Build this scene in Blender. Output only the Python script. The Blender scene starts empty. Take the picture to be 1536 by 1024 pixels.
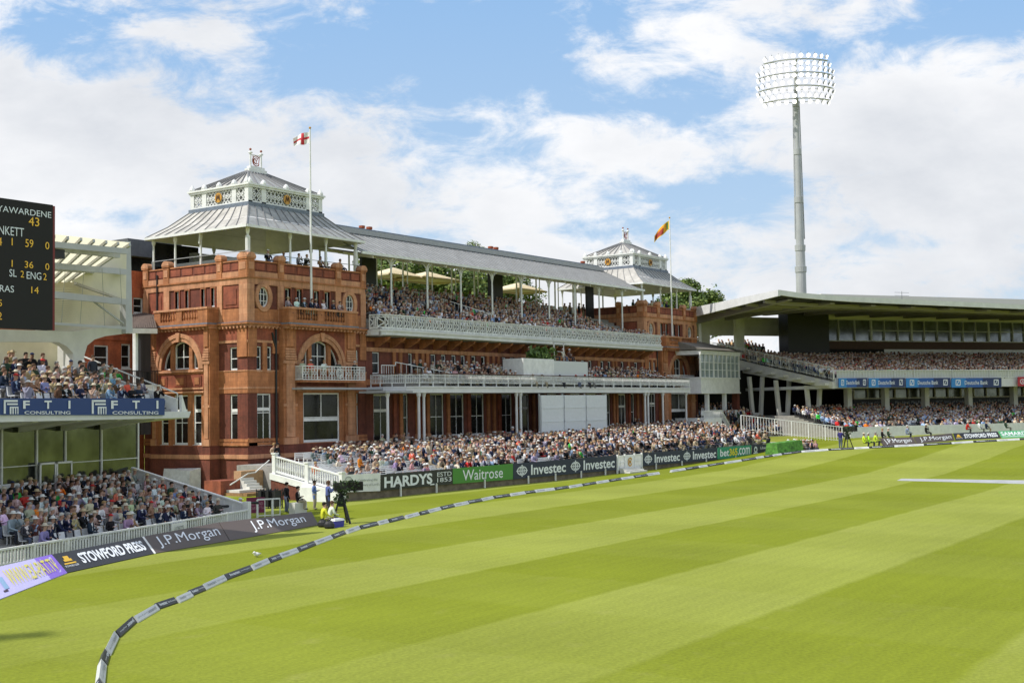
import bpy, bmesh, math, random
from mathutils import Vector, Matrix
random.seed(7)
S = bpy.context.scene
COL = S.collection
R = math.radians
# ------------------------------------------------------------------ camera
CAMP = Vector((-69.952, -75.127, 6.2))
YAW, PITCH, ROLL, FPX = 0.956715304, 0.0522385, -0.01628982, 1891.89
_f = Vector((math.sin(YAW), math.cos(YAW), 0)); _r = Vector((math.cos(YAW), -math.sin(YAW), 0)); _u = Vector((0, 0, 1))
_f2 = _f*math.cos(PITCH)+_u*math.sin(PITCH); _u2 = -_f*math.sin(PITCH)+_u*math.cos(PITCH)
CR = _r*math.cos(ROLL)+_u2*math.sin(ROLL); CU = -_r*math.sin(ROLL)+_u2*math.cos(ROLL); CF = _f2
def ray(x, y): return CF+CR*((x-768)/FPX)-CU*((y-512)/FPX)
def un(px, py, x=None, y=None, z=None):
    "survey: where the sight line through a photo point meets a known world plane"
    d = ray(px, py)
    t = (x-CAMP.x)/d.x if x is not None else (y-CAMP.y)/d.y if y is not None else (z-CAMP.z)/d.z
    return CAMP+d*t
def unp(px, py, p0, n):
    d = ray(px, py); return CAMP+d*((p0-CAMP).dot(n)/d.dot(n))
def ground(x):
    K = [(-1e9, 0), (18, 0), (35, .2), (50, .8), (60, 1.35), (72, 1.85), (90, 2.1), (1e9, 2.1)]
    for (a, za), (b, zb) in zip(K, K[1:]):
        if x <= b:
            return za if zb == za else za+(zb-za)*(x-a)/(b-a)
def ung(px, py):
    z = 0
    for _ in range(60):
        p = un(px, py, z=z); z = z*.6+ground(p.x)*.4
    p.z = ground(p.x); return p
cam = bpy.data.cameras.new('camera'); co = bpy.data.objects.new('camera', cam); COL.objects.link(co)
m = Matrix((CR, CU, -CF)).transposed().to_4x4(); m.translation = CAMP; co.matrix_world = m
cam.sensor_width = 36; cam.lens = 36*FPX/1536; cam.clip_start = .5; cam.clip_end = 8000
S.camera = co
# ------------------------------------------------------------------ materials
def mat(name, col=(.8, .8, .8), rough=.6, metal=0, noise=0, nscale=3, spec=None, bump=0, bscale=20, stretch=None, emit=0):
    m = bpy.data.materials.new(name); m.use_nodes = True; nt = m.node_tree; b = nt.nodes['Principled BSDF']
    b.inputs['Base Color'].default_value = (*col, 1); b.inputs['Roughness'].default_value = rough; b.inputs['Metallic'].default_value = metal
    if spec is not None: b.inputs['Specular IOR Level'].default_value = spec
    tc = nt.nodes.new('ShaderNodeTexCoord'); vec = tc.outputs['Object']
    if stretch:
        mp = nt.nodes.new('ShaderNodeMapping'); mp.inputs['Scale'].default_value = stretch; nt.links.new(vec, mp.inputs['Vector']); vec = mp.outputs[0]
    if noise:
        n = nt.nodes.new('ShaderNodeTexNoise'); n.inputs['Scale'].default_value = nscale; n.inputs['Detail'].default_value = 6; n.inputs['Roughness'].default_value = .65
        nt.links.new(vec, n.inputs['Vector'])
        mx = nt.nodes.new('ShaderNodeMix'); mx.data_type = 'RGBA'
        mx.inputs[6].default_value = (*[c*(1-noise) for c in col], 1); mx.inputs[7].default_value = (*[min(1, c*(1+noise)) for c in col], 1)
        mr = nt.nodes.new('ShaderNodeMapRange'); mr.inputs[1].default_value = .3; mr.inputs[2].default_value = .7
        nt.links.new(n.outputs['Fac'], mr.inputs[0]); nt.links.new(mr.outputs[0], mx.inputs[0]); nt.links.new(mx.outputs[2], b.inputs['Base Color'])
    if bump:
        n = nt.nodes.new('ShaderNodeTexNoise'); n.inputs['Scale'].default_value = bscale; nt.links.new(vec, n.inputs['Vector'])
        bp = nt.nodes.new('ShaderNodeBump'); bp.inputs['Strength'].default_value = bump; bp.inputs['Distance'].default_value = .05
        nt.links.new(n.outputs['Fac'], bp.inputs['Height']); nt.links.new(bp.outputs[0], b.inputs['Normal'])
    if emit:
        b.inputs['Emission Color'].default_value = (*col, 1); b.inputs['Emission Strength'].default_value = emit
    return m
def brickmat(name, c1, c2, mortar, bw=.23, rh=.075, noise=.35):
    m = bpy.data.materials.new(name); m.use_nodes = True; nt = m.node_tree; b = nt.nodes['Principled BSDF']; L = nt.links.new
    tc = nt.nodes.new('ShaderNodeTexCoord'); sp = nt.nodes.new('ShaderNodeSeparateXYZ'); L(tc.outputs['Object'], sp.inputs[0])
    ad = nt.nodes.new('ShaderNodeMath'); ad.operation = 'ADD'; L(sp.outputs[0], ad.inputs[0]); L(sp.outputs[1], ad.inputs[1])
    cb = nt.nodes.new('ShaderNodeCombineXYZ'); L(ad.outputs[0], cb.inputs[0]); L(sp.outputs[2], cb.inputs[1])
    br = nt.nodes.new('ShaderNodeTexBrick'); br.inputs['Scale'].default_value = 1; br.inputs['Brick Width'].default_value = bw; br.inputs['Row Height'].default_value = rh
    br.inputs['Mortar Size'].default_value = rh*(.09 if rh < .1 else .04); br.inputs['Color1'].default_value = (*c1, 1); br.inputs['Color2'].default_value = (*c2, 1); br.inputs['Mortar'].default_value = (*mortar, 1)
    L(cb.outputs[0], br.inputs['Vector'])
    n = nt.nodes.new('ShaderNodeTexNoise'); n.inputs['Scale'].default_value = .9; n.inputs['Detail'].default_value = 8; n.inputs['Roughness'].default_value = .7; L(tc.outputs['Object'], n.inputs['Vector'])
    mr = nt.nodes.new('ShaderNodeMapRange'); mr.inputs[1].default_value = .3; mr.inputs[2].default_value = .7; mr.inputs[3].default_value = 1-noise; mr.inputs[4].default_value = 1+noise; L(n.outputs['Fac'], mr.inputs[0])
    mx = nt.nodes.new('ShaderNodeMix'); mx.data_type = 'RGBA'; mx.blend_type = 'MULTIPLY'; mx.inputs[0].default_value = 1
    L(br.outputs['Color'], mx.inputs[6]); L(mr.outputs[0], mx.inputs[7]); b.inputs['Roughness'].default_value = .85
    # soot and rain streaks: noise stretched downwards, plus block to block variation
    mp = nt.nodes.new('ShaderNodeMapping'); mp.inputs['Scale'].default_value = (2.2, 2.2, .28); L(tc.outputs['Object'], mp.inputs[0])
    n2 = nt.nodes.new('ShaderNodeTexNoise'); n2.inputs['Scale'].default_value = 1.0; n2.inputs['Detail'].default_value = 7; n2.inputs['Roughness'].default_value = .7; L(mp.outputs[0], n2.inputs['Vector'])
    m2 = nt.nodes.new('ShaderNodeMapRange'); m2.inputs[1].default_value = .36; m2.inputs[2].default_value = .60; m2.inputs[3].default_value = .70; m2.inputs[4].default_value = 1.06; L(n2.outputs['Fac'], m2.inputs[0])
    mx2 = nt.nodes.new('ShaderNodeMix'); mx2.data_type = 'RGBA'; mx2.blend_type = 'MULTIPLY'; mx2.inputs[0].default_value = 1; L(mx.outputs[2], mx2.inputs[6]); L(m2.outputs[0], mx2.inputs[7]); L(mx2.outputs[2], b.inputs['Base Color'])
    n3 = nt.nodes.new('ShaderNodeTexNoise'); n3.inputs['Scale'].default_value = 9; n3.inputs['Detail'].default_value = 5; L(tc.outputs['Object'], n3.inputs['Vector'])
    bp = nt.nodes.new('ShaderNodeBump'); bp.inputs['Strength'].default_value = .5; bp.inputs['Distance'].default_value = .04; L(n3.outputs['Fac'], bp.inputs['Height']); L(bp.outputs[0], b.inputs['Normal'])
    return m
M = {}
M['brick'] = brickmat('red_brick', (.185, .044, .024), (.14, .034, .02), (.15, .066, .044), noise=.35)
M['terra'] = brickmat('terracotta', (.455, .182, .074), (.39, .15, .058), (.33, .13, .055), .62, .31, .26)
M['terrab'] = brickmat('pale_terracotta', (.56, .28, .155), (.50, .24, .125), (.46, .2, .1), .8, .5, .22)
M['terrad'] = brickmat('red_terracotta_panel', (.29, .08, .04), (.25, .066, .034), (.27, .08, .04), .6, .3, .4)
M['white'] = mat('white_paint', (.74, .745, .73), .5, noise=.13, nscale=1.6)
M['iron'] = mat('white_cast_iron', (.64, .65, .63), .55, noise=.28, nscale=3)
M['fascia'] = mat('pale_grey_green_paint', (.66, .665, .66), .5, noise=.10, nscale=1)
M['soffit'] = mat('pale_boarding', (.80, .77, .76), .7, noise=.08, nscale=1.5)
M['zinc'] = mat('zinc_sheet', (.30, .305, .30), .55, noise=.28, nscale=1.1)
M['zinc_lit'] = mat('sunlit_zinc_sheet', (.44, .42, .385), .5, noise=.25, nscale=.8)  # lighter copy of the zinc, sunlight on left slopes put into the colour
M['seam'] = mat('roof_seam', (.21, .21, .215), .5)
M['lead'] = mat('lead', (.15, .18, .23), .55, noise=.3)
M['glass'] = mat('dark_glazing', (.014, .014, .013), .12, spec=.3, noise=.95, nscale=.9)
M['glass2'] = mat('reflective_glazing', (.13, .14, .125), .10, metal=.75, noise=.5, nscale=.6)
M['glassc'] = mat('pale_screen_glass', (.45, .6, .58), .2, spec=.6)
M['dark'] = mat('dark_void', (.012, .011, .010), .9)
M['darkbrown'] = mat('brown_cladding', (.09, .045, .03), .7, noise=.2)
M['gold'] = mat('gilt', (.55, .28, .04), .4)
M['black'] = mat('black_paint', (.015, .015, .017), .5)
M['grey'] = mat('grey_metal', (.33, .34, .35), .5, noise=.1)
M['galv'] = mat('galvanised_steel', (.43, .44, .44), .42, metal=.25, noise=.12, nscale=.4)
M['concrete'] = mat('painted_concrete', (.62, .61, .56), .8, noise=.1, nscale=.8)
M['cream'] = mat('cream_render', (.68, .63, .50), .8, noise=.08, nscale=.8)
M['tile'] = mat('clay_roof_tile', (.12, .09, .075), .9, noise=.4, nscale=5)
M['slate'] = mat('slate_roof', (.10, .105, .12), .8, noise=.2)
M['stone'] = mat('stone_wall', (.16, .13, .09), .9, noise=.4, nscale=2)
M['terrace'] = mat('terrace_concrete', (.3, .29, .27), .9, noise=.2)
M['seatg'] = mat('grey_plastic_seat', (.22, .22, .23), .5)
M['seatw'] = mat('white_plastic_seat', (.62, .63, .64), .5)
M['lamp'] = mat('lit_lamp', (1, .97, .9), .3, emit=2.4)
def plainmat(n, c=None, r=.5, **k):
    if n not in M: M[n] = mat(n, c, r, **k)
    return M[n]
# canopy film lets light through
m = mat('translucent_canopy_film', (.80, .74, .50), .6); M['film'] = m; nt = m.node_tree
tr = nt.nodes.new('ShaderNodeBsdfTranslucent'); tr.inputs[0].default_value = (.85, .8, .6, 1); ms = nt.nodes.new('ShaderNodeMixShader'); ms.inputs[0].default_value = .6
nt.links.new(nt.nodes['Principled BSDF'].outputs[0], ms.inputs[1]); nt.links.new(tr.outputs[0], ms.inputs[2]); nt.links.new(ms.outputs[0], nt.nodes['Material Output'].inputs[0])
# ------------------------------------------------------------------ mesh builder
class MB:
    def __init__(s, fn=None): s.v = []; s.f = []; s.m = []; s.fn = fn
    def add(s, vs, fs, mi=0):
        o = len(s.v); s.v += [Vector(p) for p in vs]; s.f += [[i+o for i in f] for f in fs]; s.m += [mi]*len(fs)
    def box(s, x0, x1, y0, y1, z0, z1, mi=0):
        s.add([(x, y, z) for x in (x0, x1) for y in (y0, y1) for z in (z0, z1)], [(0, 1, 3, 2), (4, 6, 7, 5), (0, 4, 5, 1), (2, 3, 7, 6), (0, 2, 6, 4), (1, 5, 7, 3)], mi)
    def hull8(s, P, mi=0):   # bottom 4, top 4
        s.add(P, [(3, 2, 1, 0), (4, 5, 6, 7), (0, 1, 5, 4), (1, 2, 6, 5), (2, 3, 7, 6), (3, 0, 4, 7)], mi)
    def bar(s, p, q, w=.05, h=None, mi=0, up=(0, 0, 1)):
        p = Vector(p); q = Vector(q); h = h or w; d = (q-p).normalized(); up = Vector(up)
        if abs(d.dot(up)) > .98: up = Vector((1, 0, 0))
        a = d.cross(up).normalized()*w/2; b = a.cross(d).normalized()*h/2
        s.hull8([p-a-b, p+a-b, p+a+b, p-a+b, q-a-b, q+a-b, q+a+b, q-a+b], mi)
    def cyl(s, p, q, r0, r1=None, n=8, mi=0, caps=True):
        p = Vector(p); q = Vector(q); r1 = r0 if r1 is None else r1; d = (q-p).normalized(); up = Vector((0, 0, 1)) if abs(d.z) < .95 else Vector((1, 0, 0))
        a = d.cross(up).normalized(); b = a.cross(d); P = []
        for c, r in ((p, r0), (q, r1)):
            for i in range(n): t = 2*math.pi*i/n; P.append(c+a*math.cos(t)*r+b*math.sin(t)*r)
        F = [(i, (i+1) % n, n+(i+1) % n, n+i) for i in range(n)]
        if caps: F += [list(range(n))[::-1], list(range(n, 2*n))]
        s.add(P, F, mi)
    def lathe(s, c, prof, n=8, mi=0):
        P = []; c = Vector(c)
        for r, z in prof:
            for i in range(n): t = 2*math.pi*i/n; P.append(c+Vector((math.cos(t)*r, math.sin(t)*r, z)))
        F = [(k*n+i, k*n+(i+1) % n, (k+1)*n+(i+1) % n, (k+1)*n+i) for k in range(len(prof)-1) for i in range(n)]
        F += [list(range(n))[::-1], [(len(prof)-1)*n+i for i in range(n)]]
        s.add(P, F, mi)
    def ball(s, c, r, n=8, mi=0, sz=1):
        s.lathe(Vector(c)-Vector((0, 0, 0)), [(max(.001, r*math.sin(math.pi*k/6)), -r*sz*math.cos(math.pi*k/6)) for k in range(7)], n, mi)
    def ngon(s, pts, off, mi=0):   # polygon pushed through by off
        off = Vector(off); n = len(pts); P = [Vector(p) for p in pts]; P += [p+off for p in P]
        s.add(P, [list(range(n)), list(range(n, 2*n))[::-1]]+[(i, i+n, (i+1) % n+n, (i+1) % n) for i in range(n)], mi)
    def quad(s, a, b, c, d, mi=0): s.add([a, b, c, d], [(0, 1, 2, 3)], mi)
    def build(s, name, mats, parent=None, smooth=False, recalc=True):
        me = bpy.data.meshes.new(name)
        vs = [s.fn(p) for p in s.v] if s.fn else s.v
        par = getattr(parent, 'base', None)
        me.from_pydata([tuple(v) for v in vs], [], s.f)
        for k in (mats if isinstance(mats, (list, tuple)) else [mats]): me.materials.append(M[k] if isinstance(k, str) else k)
        me.polygons.foreach_set('material_index', s.m)
        if recalc:
            bm = bmesh.new(); bm.from_mesh(me); bmesh.ops.recalc_face_normals(bm, faces=bm.faces); bm.to_mesh(me); bm.free()
        if smooth: me.polygons.foreach_set('use_smooth', [True]*len(me.polygons))
        o = bpy.data.objects.new(name, me); COL.objects.link(o)
        if parent is not None: setparent(o, parent)
        return o
def wloc(o):
    m = Matrix.Identity(4)
    while o is not None: m = o.matrix_basis @ m; o = o.parent
    return m
def setparent(o, p):      # mesh data is in world coordinates: undo the parent's transform
    o.parent = p; o.matrix_basis = wloc(p).inverted() @ o.matrix_basis
def thing(name, label, cat, loc=(0, 0, 0), group=None):
    o = bpy.data.objects.new(name, None); COL.objects.link(o); o.location = loc; o.empty_display_size = .5
    return tag(o, label, cat, group)
def tag(o, label, cat, group=None):
    o['label'] = label; o['category'] = cat
    if group: o['group'] = group
    return o
def struct(o): o['kind'] = 'structure'; return o
# ------------------------------------------------------------------ lettering
_tc = {}
def textmesh(txt, bold=0.0, flat=True):
    key = (txt, bold)
    if key in _tc: return _tc[key]
    cu = bpy.data.curves.new('t', 'FONT'); cu.body = txt; cu.offset = bold; cu.resolution_u = 3; cu.align_x = 'LEFT'
    o = bpy.data.objects.new('t', cu); COL.objects.link(o); dg = bpy.context.evaluated_depsgraph_get(); dg.update()
    me = bpy.data.meshes.new_from_object(o.evaluated_get(dg))
    vs = [v.co.copy() for v in me.vertices]; fs = [list(p.vertices) for p in me.polygons]
    bpy.data.objects.remove(o); bpy.data.curves.remove(cu); bpy.data.meshes.remove(me)
    x0 = min(v.x for v in vs); x1 = max(v.x for v in vs); y0 = min(v.y for v in vs); y1 = max(v.y for v in vs)
    r = ([((v.x-x0)/(x1-x0), (v.y-y0)/(y1-y0)) for v in vs], fs); _tc[key] = r; return r
class Plate:
    "a board face given by its four corners (bottom-left, bottom-right, top-right, top-left)"
    def __init__(s, a, b, c, d, off=.012):
        s.c = [Vector(p) for p in (a, b, c, d)]; n = (s.c[1]-s.c[0]).cross(s.c[3]-s.c[0]).normalized()
        if n.dot(CAMP-s.c[0]) < 0: n = -n
        s.n = n; s.off = off
    def at(s, u, v, k=1): a, b, c, d = s.c; return (a*(1-u)+b*u)*(1-v)+(d*(1-u)+c*u)*v+s.n*s.off*k
    def text(s, mb, txt, u0, v0, u1, v1, mi=0, bold=.0, k=1, shear=0):
        vs, fs = textmesh(txt, bold)
        mb.add([s.at(u0+(u1-u0)*x+shear*y, v0+(v1-v0)*y, k) for x, y in vs], fs, mi)
    def rect(s, mb, u0, v0, u1, v1, mi=0, k=1): mb.add([s.at(u0, v0, k), s.at(u1, v0, k), s.at(u1, v1, k), s.at(u0, v1, k)], [(0, 1, 2, 3)], mi)
    def poly(s, mb, pts, mi=0, k=1): mb.add([s.at(u, v, k) for u, v in pts], [list(range(len(pts)))], mi)
    def ring(s, mb, cu, cv, ru, rv, w, mi=0, k=1, a0=0, a1=360, n=20):
        P = []
        for i in range(n+1):
            t = R(a0+(a1-a0)*i/n); P += [s.at(cu+math.cos(t)*ru, cv+math.sin(t)*rv, k), s.at(cu+math.cos(t)*ru*(1-w), cv+math.sin(t)*rv*(1-w), k)]
        mb.add(P, [(2*i, 2*i+2, 2*i+3, 2*i+1) for i in range(n)], mi)
    def body(s, mb, th=.06, mi=0, nu=12, nv=3):
        t = s.n*th; P = []
        for k in (0, 1):
            for j in range(nv+1):
                for i in range(nu+1): P.append(s.at(i/nu, j/nv, 0)-t*k)
        m_ = (nu+1)*(nv+1); F = []
        for j in range(nv):
            for i in range(nu): q = j*(nu+1)+i; F += [(q, q+1, q+nu+2, q+nu+1), (q+m_, q+nu+1+m_, q+nu+2+m_, q+1+m_)]
        rim = [i for i in range(nu+1)]+[j*(nu+1)+nu for j in range(1, nv+1)]+[nv*(nu+1)+i for i in range(nu-1, -1, -1)]+[j*(nu+1) for j in range(nv-1, 0, -1)]
        for a, b in zip(rim, rim[1:]+rim[:1]): F.append((a, a+m_, b+m_, b))
        mb.add(P, F, mi)
# ------------------------------------------------------------------ daylight
SUNV = Vector((-.54, .33, .78)).normalized()
sl = bpy.data.lights.new('sun', 'SUN'); sl.energy = 4.3; sl.angle = R(.53); sl.color = (1, .955, .88)
so = bpy.data.objects.new('sun', sl); COL.objects.link(so); so.rotation_euler = SUNV.to_track_quat('Z', 'Y').to_euler()
W = bpy.data.worlds.new('World'); S.world = W; W.use_nodes = True; nt = W.node_tree; L = nt.links.new; N = nt.nodes.new
bg = nt.nodes['Background']; bg.inputs[1].default_value = .1
sky = N('ShaderNodeTexSky'); sky.sky_type = 'NISHITA'; sky.sun_disc = False
sky.sun_elevation = math.asin(SUNV.z); sky.sun_rotation = math.atan2(SUNV.x, SUNV.y); sky.air_density = 1.0; sky.dust_density = .6; sky.ozone_density = 1.4
tc = N('ShaderNodeTexCoord')
def dot(v):
    n = N('ShaderNodeVectorMath'); n.operation = 'DOT_PRODUCT'; L(tc.outputs['Generated'], n.inputs[0]); n.inputs[1].default_value = v; return n.outputs['Value']
def mth(op, a, b=None, c=None, clamp=False):
    n = N('ShaderNodeMath'); n.operation = op; n.use_clamp = clamp
    for i, q in enumerate((a, b, c)):
        if q is None: continue
        if isinstance(q, (int, float)): n.inputs[i].default_value = q
        else: L(q, n.inputs[i])
    return n.outputs[0]
fwd = mth('MAXIMUM', mth('ABSOLUTE', dot(_f)), .15)
H = mth('DIVIDE', dot(_r), fwd); V = mth('DIVIDE', dot((0, 0, 1)), fwd)
cb = N('ShaderNodeCombineXYZ'); L(H, cb.inputs[0]); L(mth('MULTIPLY', V, 1.9), cb.inputs[1])
def noise(sc, det, rough, dist=0, off=0):
    mp = N('ShaderNodeMapping'); L(cb.outputs[0], mp.inputs[0]); mp.inputs['Location'].default_value = (off, off*.7, off*.3); mp.inputs['Rotation'].default_value = (0, 0, R(-14))
    n = N('ShaderNodeTexNoise'); n.inputs['Scale'].default_value = sc; n.inputs['Detail'].default_value = det; n.inputs['Roughness'].default_value = rough; n.inputs['Distortion'].default_value = dist
    L(mp.outputs[0], n.inputs['Vector']); return n.outputs['Fac']
n1 = noise(6.5, 12, .62, .5, 3.1); n2 = noise(17, 10, .65, .4, 7.7); n3 = noise(4, 9, .55, 0, 1.3)
dens = mth('ADD', mth('ADD', mth('MULTIPLY', n1, .95), mth('MULTIPLY', n2, .85)), -.35)
def patch(px, py, rx, ry, amt, rot=0):
    global dens
    hx = mth('SUBTRACT', H, (px-768)/FPX); vy = mth('SUBTRACT', V, (606-py)/FPX)
    c, s = math.cos(R(rot)), math.sin(R(rot))
    a = mth('DIVIDE', mth('ADD', mth('MULTIPLY', hx, c), mth('MULTIPLY', vy, s)), rx/FPX); b = mth('DIVIDE', mth('SUBTRACT', mth('MULTIPLY', vy, c), mth('MULTIPLY', hx, s)), ry/FPX)
    g = mth('EXPONENT', mth('MULTIPLY', mth('ADD', mth('MULTIPLY', a, a), mth('MULTIPLY', b, b)), -1.0))
    dens = mth('ADD', dens, mth('MULTIPLY', g, amt))
for q in ((640, 55, 230, 75, -.40), (960, 150, 170, 55, -.30, -12), (760, 215, 150, 40, -.22, -20), (1075, 285, 110, 40, -.24), (990, 300, 120, 40, -.14), (40, 25, 110, 45, -.28), (150, 95, 60, 30, -.1), (190, 315, 110, 22, -.16),
          (620, 350, 130, 22, -.2, -8), (1500, 25, 120, 50, -.26), (1330, 60, 120, 35, -.14), (460, 95, 140, 25, -.1), (880, 30, 120, 30, -.1), (350, 250, 420, 110, .20, -12), (60, 180, 200, 110, .16), (1370, 230, 230, 120, .24), (290, 40, 130, 50, .14), (1000, 60, 180, 40, .10, 6), (930, 225, 80, 45, .14), (700, 420, 900, 60, .10)): patch(*q)
den = N('ShaderNodeMapRange'); den.interpolation_type = 'SMOOTHSTEP'; L(dens, den.inputs[0]); den.inputs[1].default_value = .35; den.inputs[2].default_value = .66
ramp = N('ShaderNodeValToRGB'); L(mth('ADD', n3, mth('MULTIPLY', dens, .12)), ramp.inputs[0])
e = ramp.color_ramp.elements; e[0].position = .44; e[0].color = (10.2, 10.2, 10.3, 1); e[1].position = .74; e[1].color = (7.3, 7.55, 8.0, 1)
sm = N('ShaderNodeMix'); sm.data_type = 'RGBA'; sm.blend_type = 'MIX'
ds = N('ShaderNodeMix'); ds.data_type = 'RGBA'; ds.inputs[0].default_value = .75; L(sky.outputs[0], ds.inputs[6])
bl = N('ShaderNodeValToRGB'); L(mth('MULTIPLY', V, 2.6), bl.inputs[0]); e = bl.color_ramp.elements
e[0].color = (6.4, 8.0, 9.6, 1); e[1].color = (3.2, 5.9, 9.9, 1); L(bl.outputs[0], ds.inputs[7])
L(mth('MULTIPLY', den.outputs[0], .96), sm.inputs[0]); L(ds.outputs[2], sm.inputs[6]); L(ramp.outputs[0], sm.inputs[7]); L(sm.outputs[2], bg.inputs[0])
S.view_settings.view_transform = 'Standard'; S.view_settings.look = 'None'; S.view_settings.exposure = 0
S.cycles.max_bounces = 6; S.cycles.diffuse_bounces = 3; S.cycles.transparent_max_bounces = 6
# ------------------------------------------------------------------ ground
def grassmat(name, stripes=True):
    m = bpy.data.materials.new(name); m.use_nodes = True; nt = m.node_tree; b = nt.nodes['Principled BSDF']; L = nt.links.new; N = nt.nodes.new
    tc = N('ShaderNodeTexCoord'); sp = N('ShaderNodeSeparateXYZ'); L(tc.outputs['Object'], sp.inputs[0])
    def mt(op, a, b=None, clamp=False):
        n = N('ShaderNodeMath'); n.operation = op; n.use_clamp = clamp
        for i, q in enumerate((a, b)):
            if q is None: continue
            if isinstance(q, (int, float)): n.inputs[i].default_value = q
            else: L(q, n.inputs[i])
        return n.outputs[0]
    def nz(sc, det=5, st=None):
        n = N('ShaderNodeTexNoise'); n.inputs['Scale'].default_value = sc; n.inputs['Detail'].default_value = det
        if st:
            mp = N('ShaderNodeMapping'); mp.inputs['Scale'].default_value = st; L(tc.outputs['Object'], mp.inputs[0]); L(mp.outputs[0], n.inputs['Vector'])
        else: L(tc.outputs['Object'], n.inputs['Vector'])
        return n.outputs['Fac']
    y = mt('SUBTRACT', mt('SUBTRACT', sp.outputs[1], mt('MULTIPLY', sp.outputs[0], .028)), mt('MULTIPLY', mt('SUBTRACT', nz(.6, 2), .5), .35))
    # light where frac in (0,.5); edges at y = -38.6 - 6.7 k
    ph = mt('FRACT', mt('DIVIDE', mt('ADD', y, 38.6+134), 13.4))
    lit = mt('SUBTRACT', mt('MULTIPLY', mt('SUBTRACT', ph, .5), 45), 0, True)
    lo = mt('MULTIPLY', mt('SUBTRACT', .995, ph), 45, True); lit = mt('MULTIPLY', lit, lo)
    x = mt('ADD', sp.outputs[0], mt('MULTIPLY', mt('SUBTRACT', nz(.5, 2), .5), .9))
    phx = mt('FRACT', mt('DIVIDE', mt('ADD', x, 200), 13.0)); lx = mt('MULTIPLY', mt('SUBTRACT', phx, .5), 30, True)
    mx = N('ShaderNodeMix'); mx.data_type = 'RGBA'; mx.inputs[6].default_value = (.172, .205, .009, 1); mx.inputs[7].default_value = (.250, .280, .047, 1)
    if stripes: fade = mt('ADD', mt('MULTIPLY', mt('MULTIPLY', mt('ADD', sp.outputs[0], 50), .06, True), .75), .25); L(mt('ADD', mt('MULTIPLY', mt('MULTIPLY', lit, .80), fade), mt('ADD', mt('MULTIPLY', lx, .14), mt('MULTIPLY', mt('SUBTRACT', 1, fade), .3))), mx.inputs[0])
    else: mx.inputs[0].default_value = .3
    fine = nz(9, 8); big = nz(.13, 3); st = nz(1, 6, (.35, 1.6, 1))
    k = mt('ADD', mt('ADD', mt('MULTIPLY', fine, .80), mt('MULTIPLY', big, .45)), mt('MULTIPLY', st, .14)); k = mt('ADD', k, .30); ml_ = mt('SINE', mt('MULTIPLY', mt('ADD', y, mt('MULTIPLY', nz(2, 3), .5)), 9.5)); k = mt('ADD', k, mt('MULTIPLY', ml_, .022)); gr = nz(55, 3); k = mt('ADD', k, mt('MULTIPLY', mt('SUBTRACT', gr, .5), .55))
    ml = N('ShaderNodeMix'); ml.data_type = 'RGBA'; ml.blend_type = 'MULTIPLY'; ml.inputs[0].default_value = 1; L(mx.outputs[2], ml.inputs[6]); L(k, ml.inputs[7])
    worn = N('ShaderNodeMix'); worn.data_type = 'RGBA'; wf = mt('MULTIPLY', mt('SUBTRACT', nz(.9, 6), .60), 2.2, True); L(mt('MULTIPLY', wf, .5), worn.inputs[0])
    L(ml.outputs[2], worn.inputs[6]); worn.inputs[7].default_value = (.31, .29, .10, 1)
    L(worn.outputs[2], b.inputs['Base Color']); b.inputs['Roughness'].default_value = .9; b.inputs['Specular IOR Level'].default_value = .15
    bp = N('ShaderNodeBump'); bp.inputs['Strength'].default_value = .35; bp.inputs['Distance'].default_value = .03; L(nz(30, 4), bp.inputs['Height']); L(bp.outputs[0], b.inputs['Normal'])
    return m
M['grass'] = grassmat('mown_grass'); M['grass2'] = grassmat('rough_grass', False)
mb = MB(); xs = [-4000, -1200, -400, -150, -60, -20, 10, 18, 26, 35, 42, 50, 55, 60, 66, 72, 80, 90, 150, 400, 1200, 4000]; ys = [-4000, -1200, -400, -150, -90, -60, -40, -20, 20, 60, 200, 600, 1500, 4000]
for y in ys:
    for x in xs: mb.v.append(Vector((x, y, ground(x))))
n = len(xs)
for j in range(len(ys)-1):
    for i in range(n-1): mb.f.append([j*n+i, j*n+i+1, (j+1)*n+i+1, (j+1)*n+i]); mb.m.append(0)
struct(mb.build('grass_field', 'grass', recalc=False))
# worn bank of brown turf in front of the terrace corner
# bleached pitch strip in the middle
mb = MB(); a, b_ = Vector((22.6, -43.6, 0)), Vector((26.6, -66, 0)); w = Vector((1.9, .35, 0))
a, b_ = ung(1352, 717.5), ung(1536, 720); a2, b2 = ung(1380, 721.5), ung(1536, 725.5); e1 = (b_-a)
pts = [a, a+e1*3, a2+(b2-a2)*3.4, ung(1345, 720.5)]
for p in pts: p.z = ground(p.x)+.006
mb.quad(*pts); M['pitch'] = mat('pale_rolled_strip', (.36, .37, .38), .9, noise=.15, nscale=1)
struct(mb.build('pitch', 'pitch', recalc=False))
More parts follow.
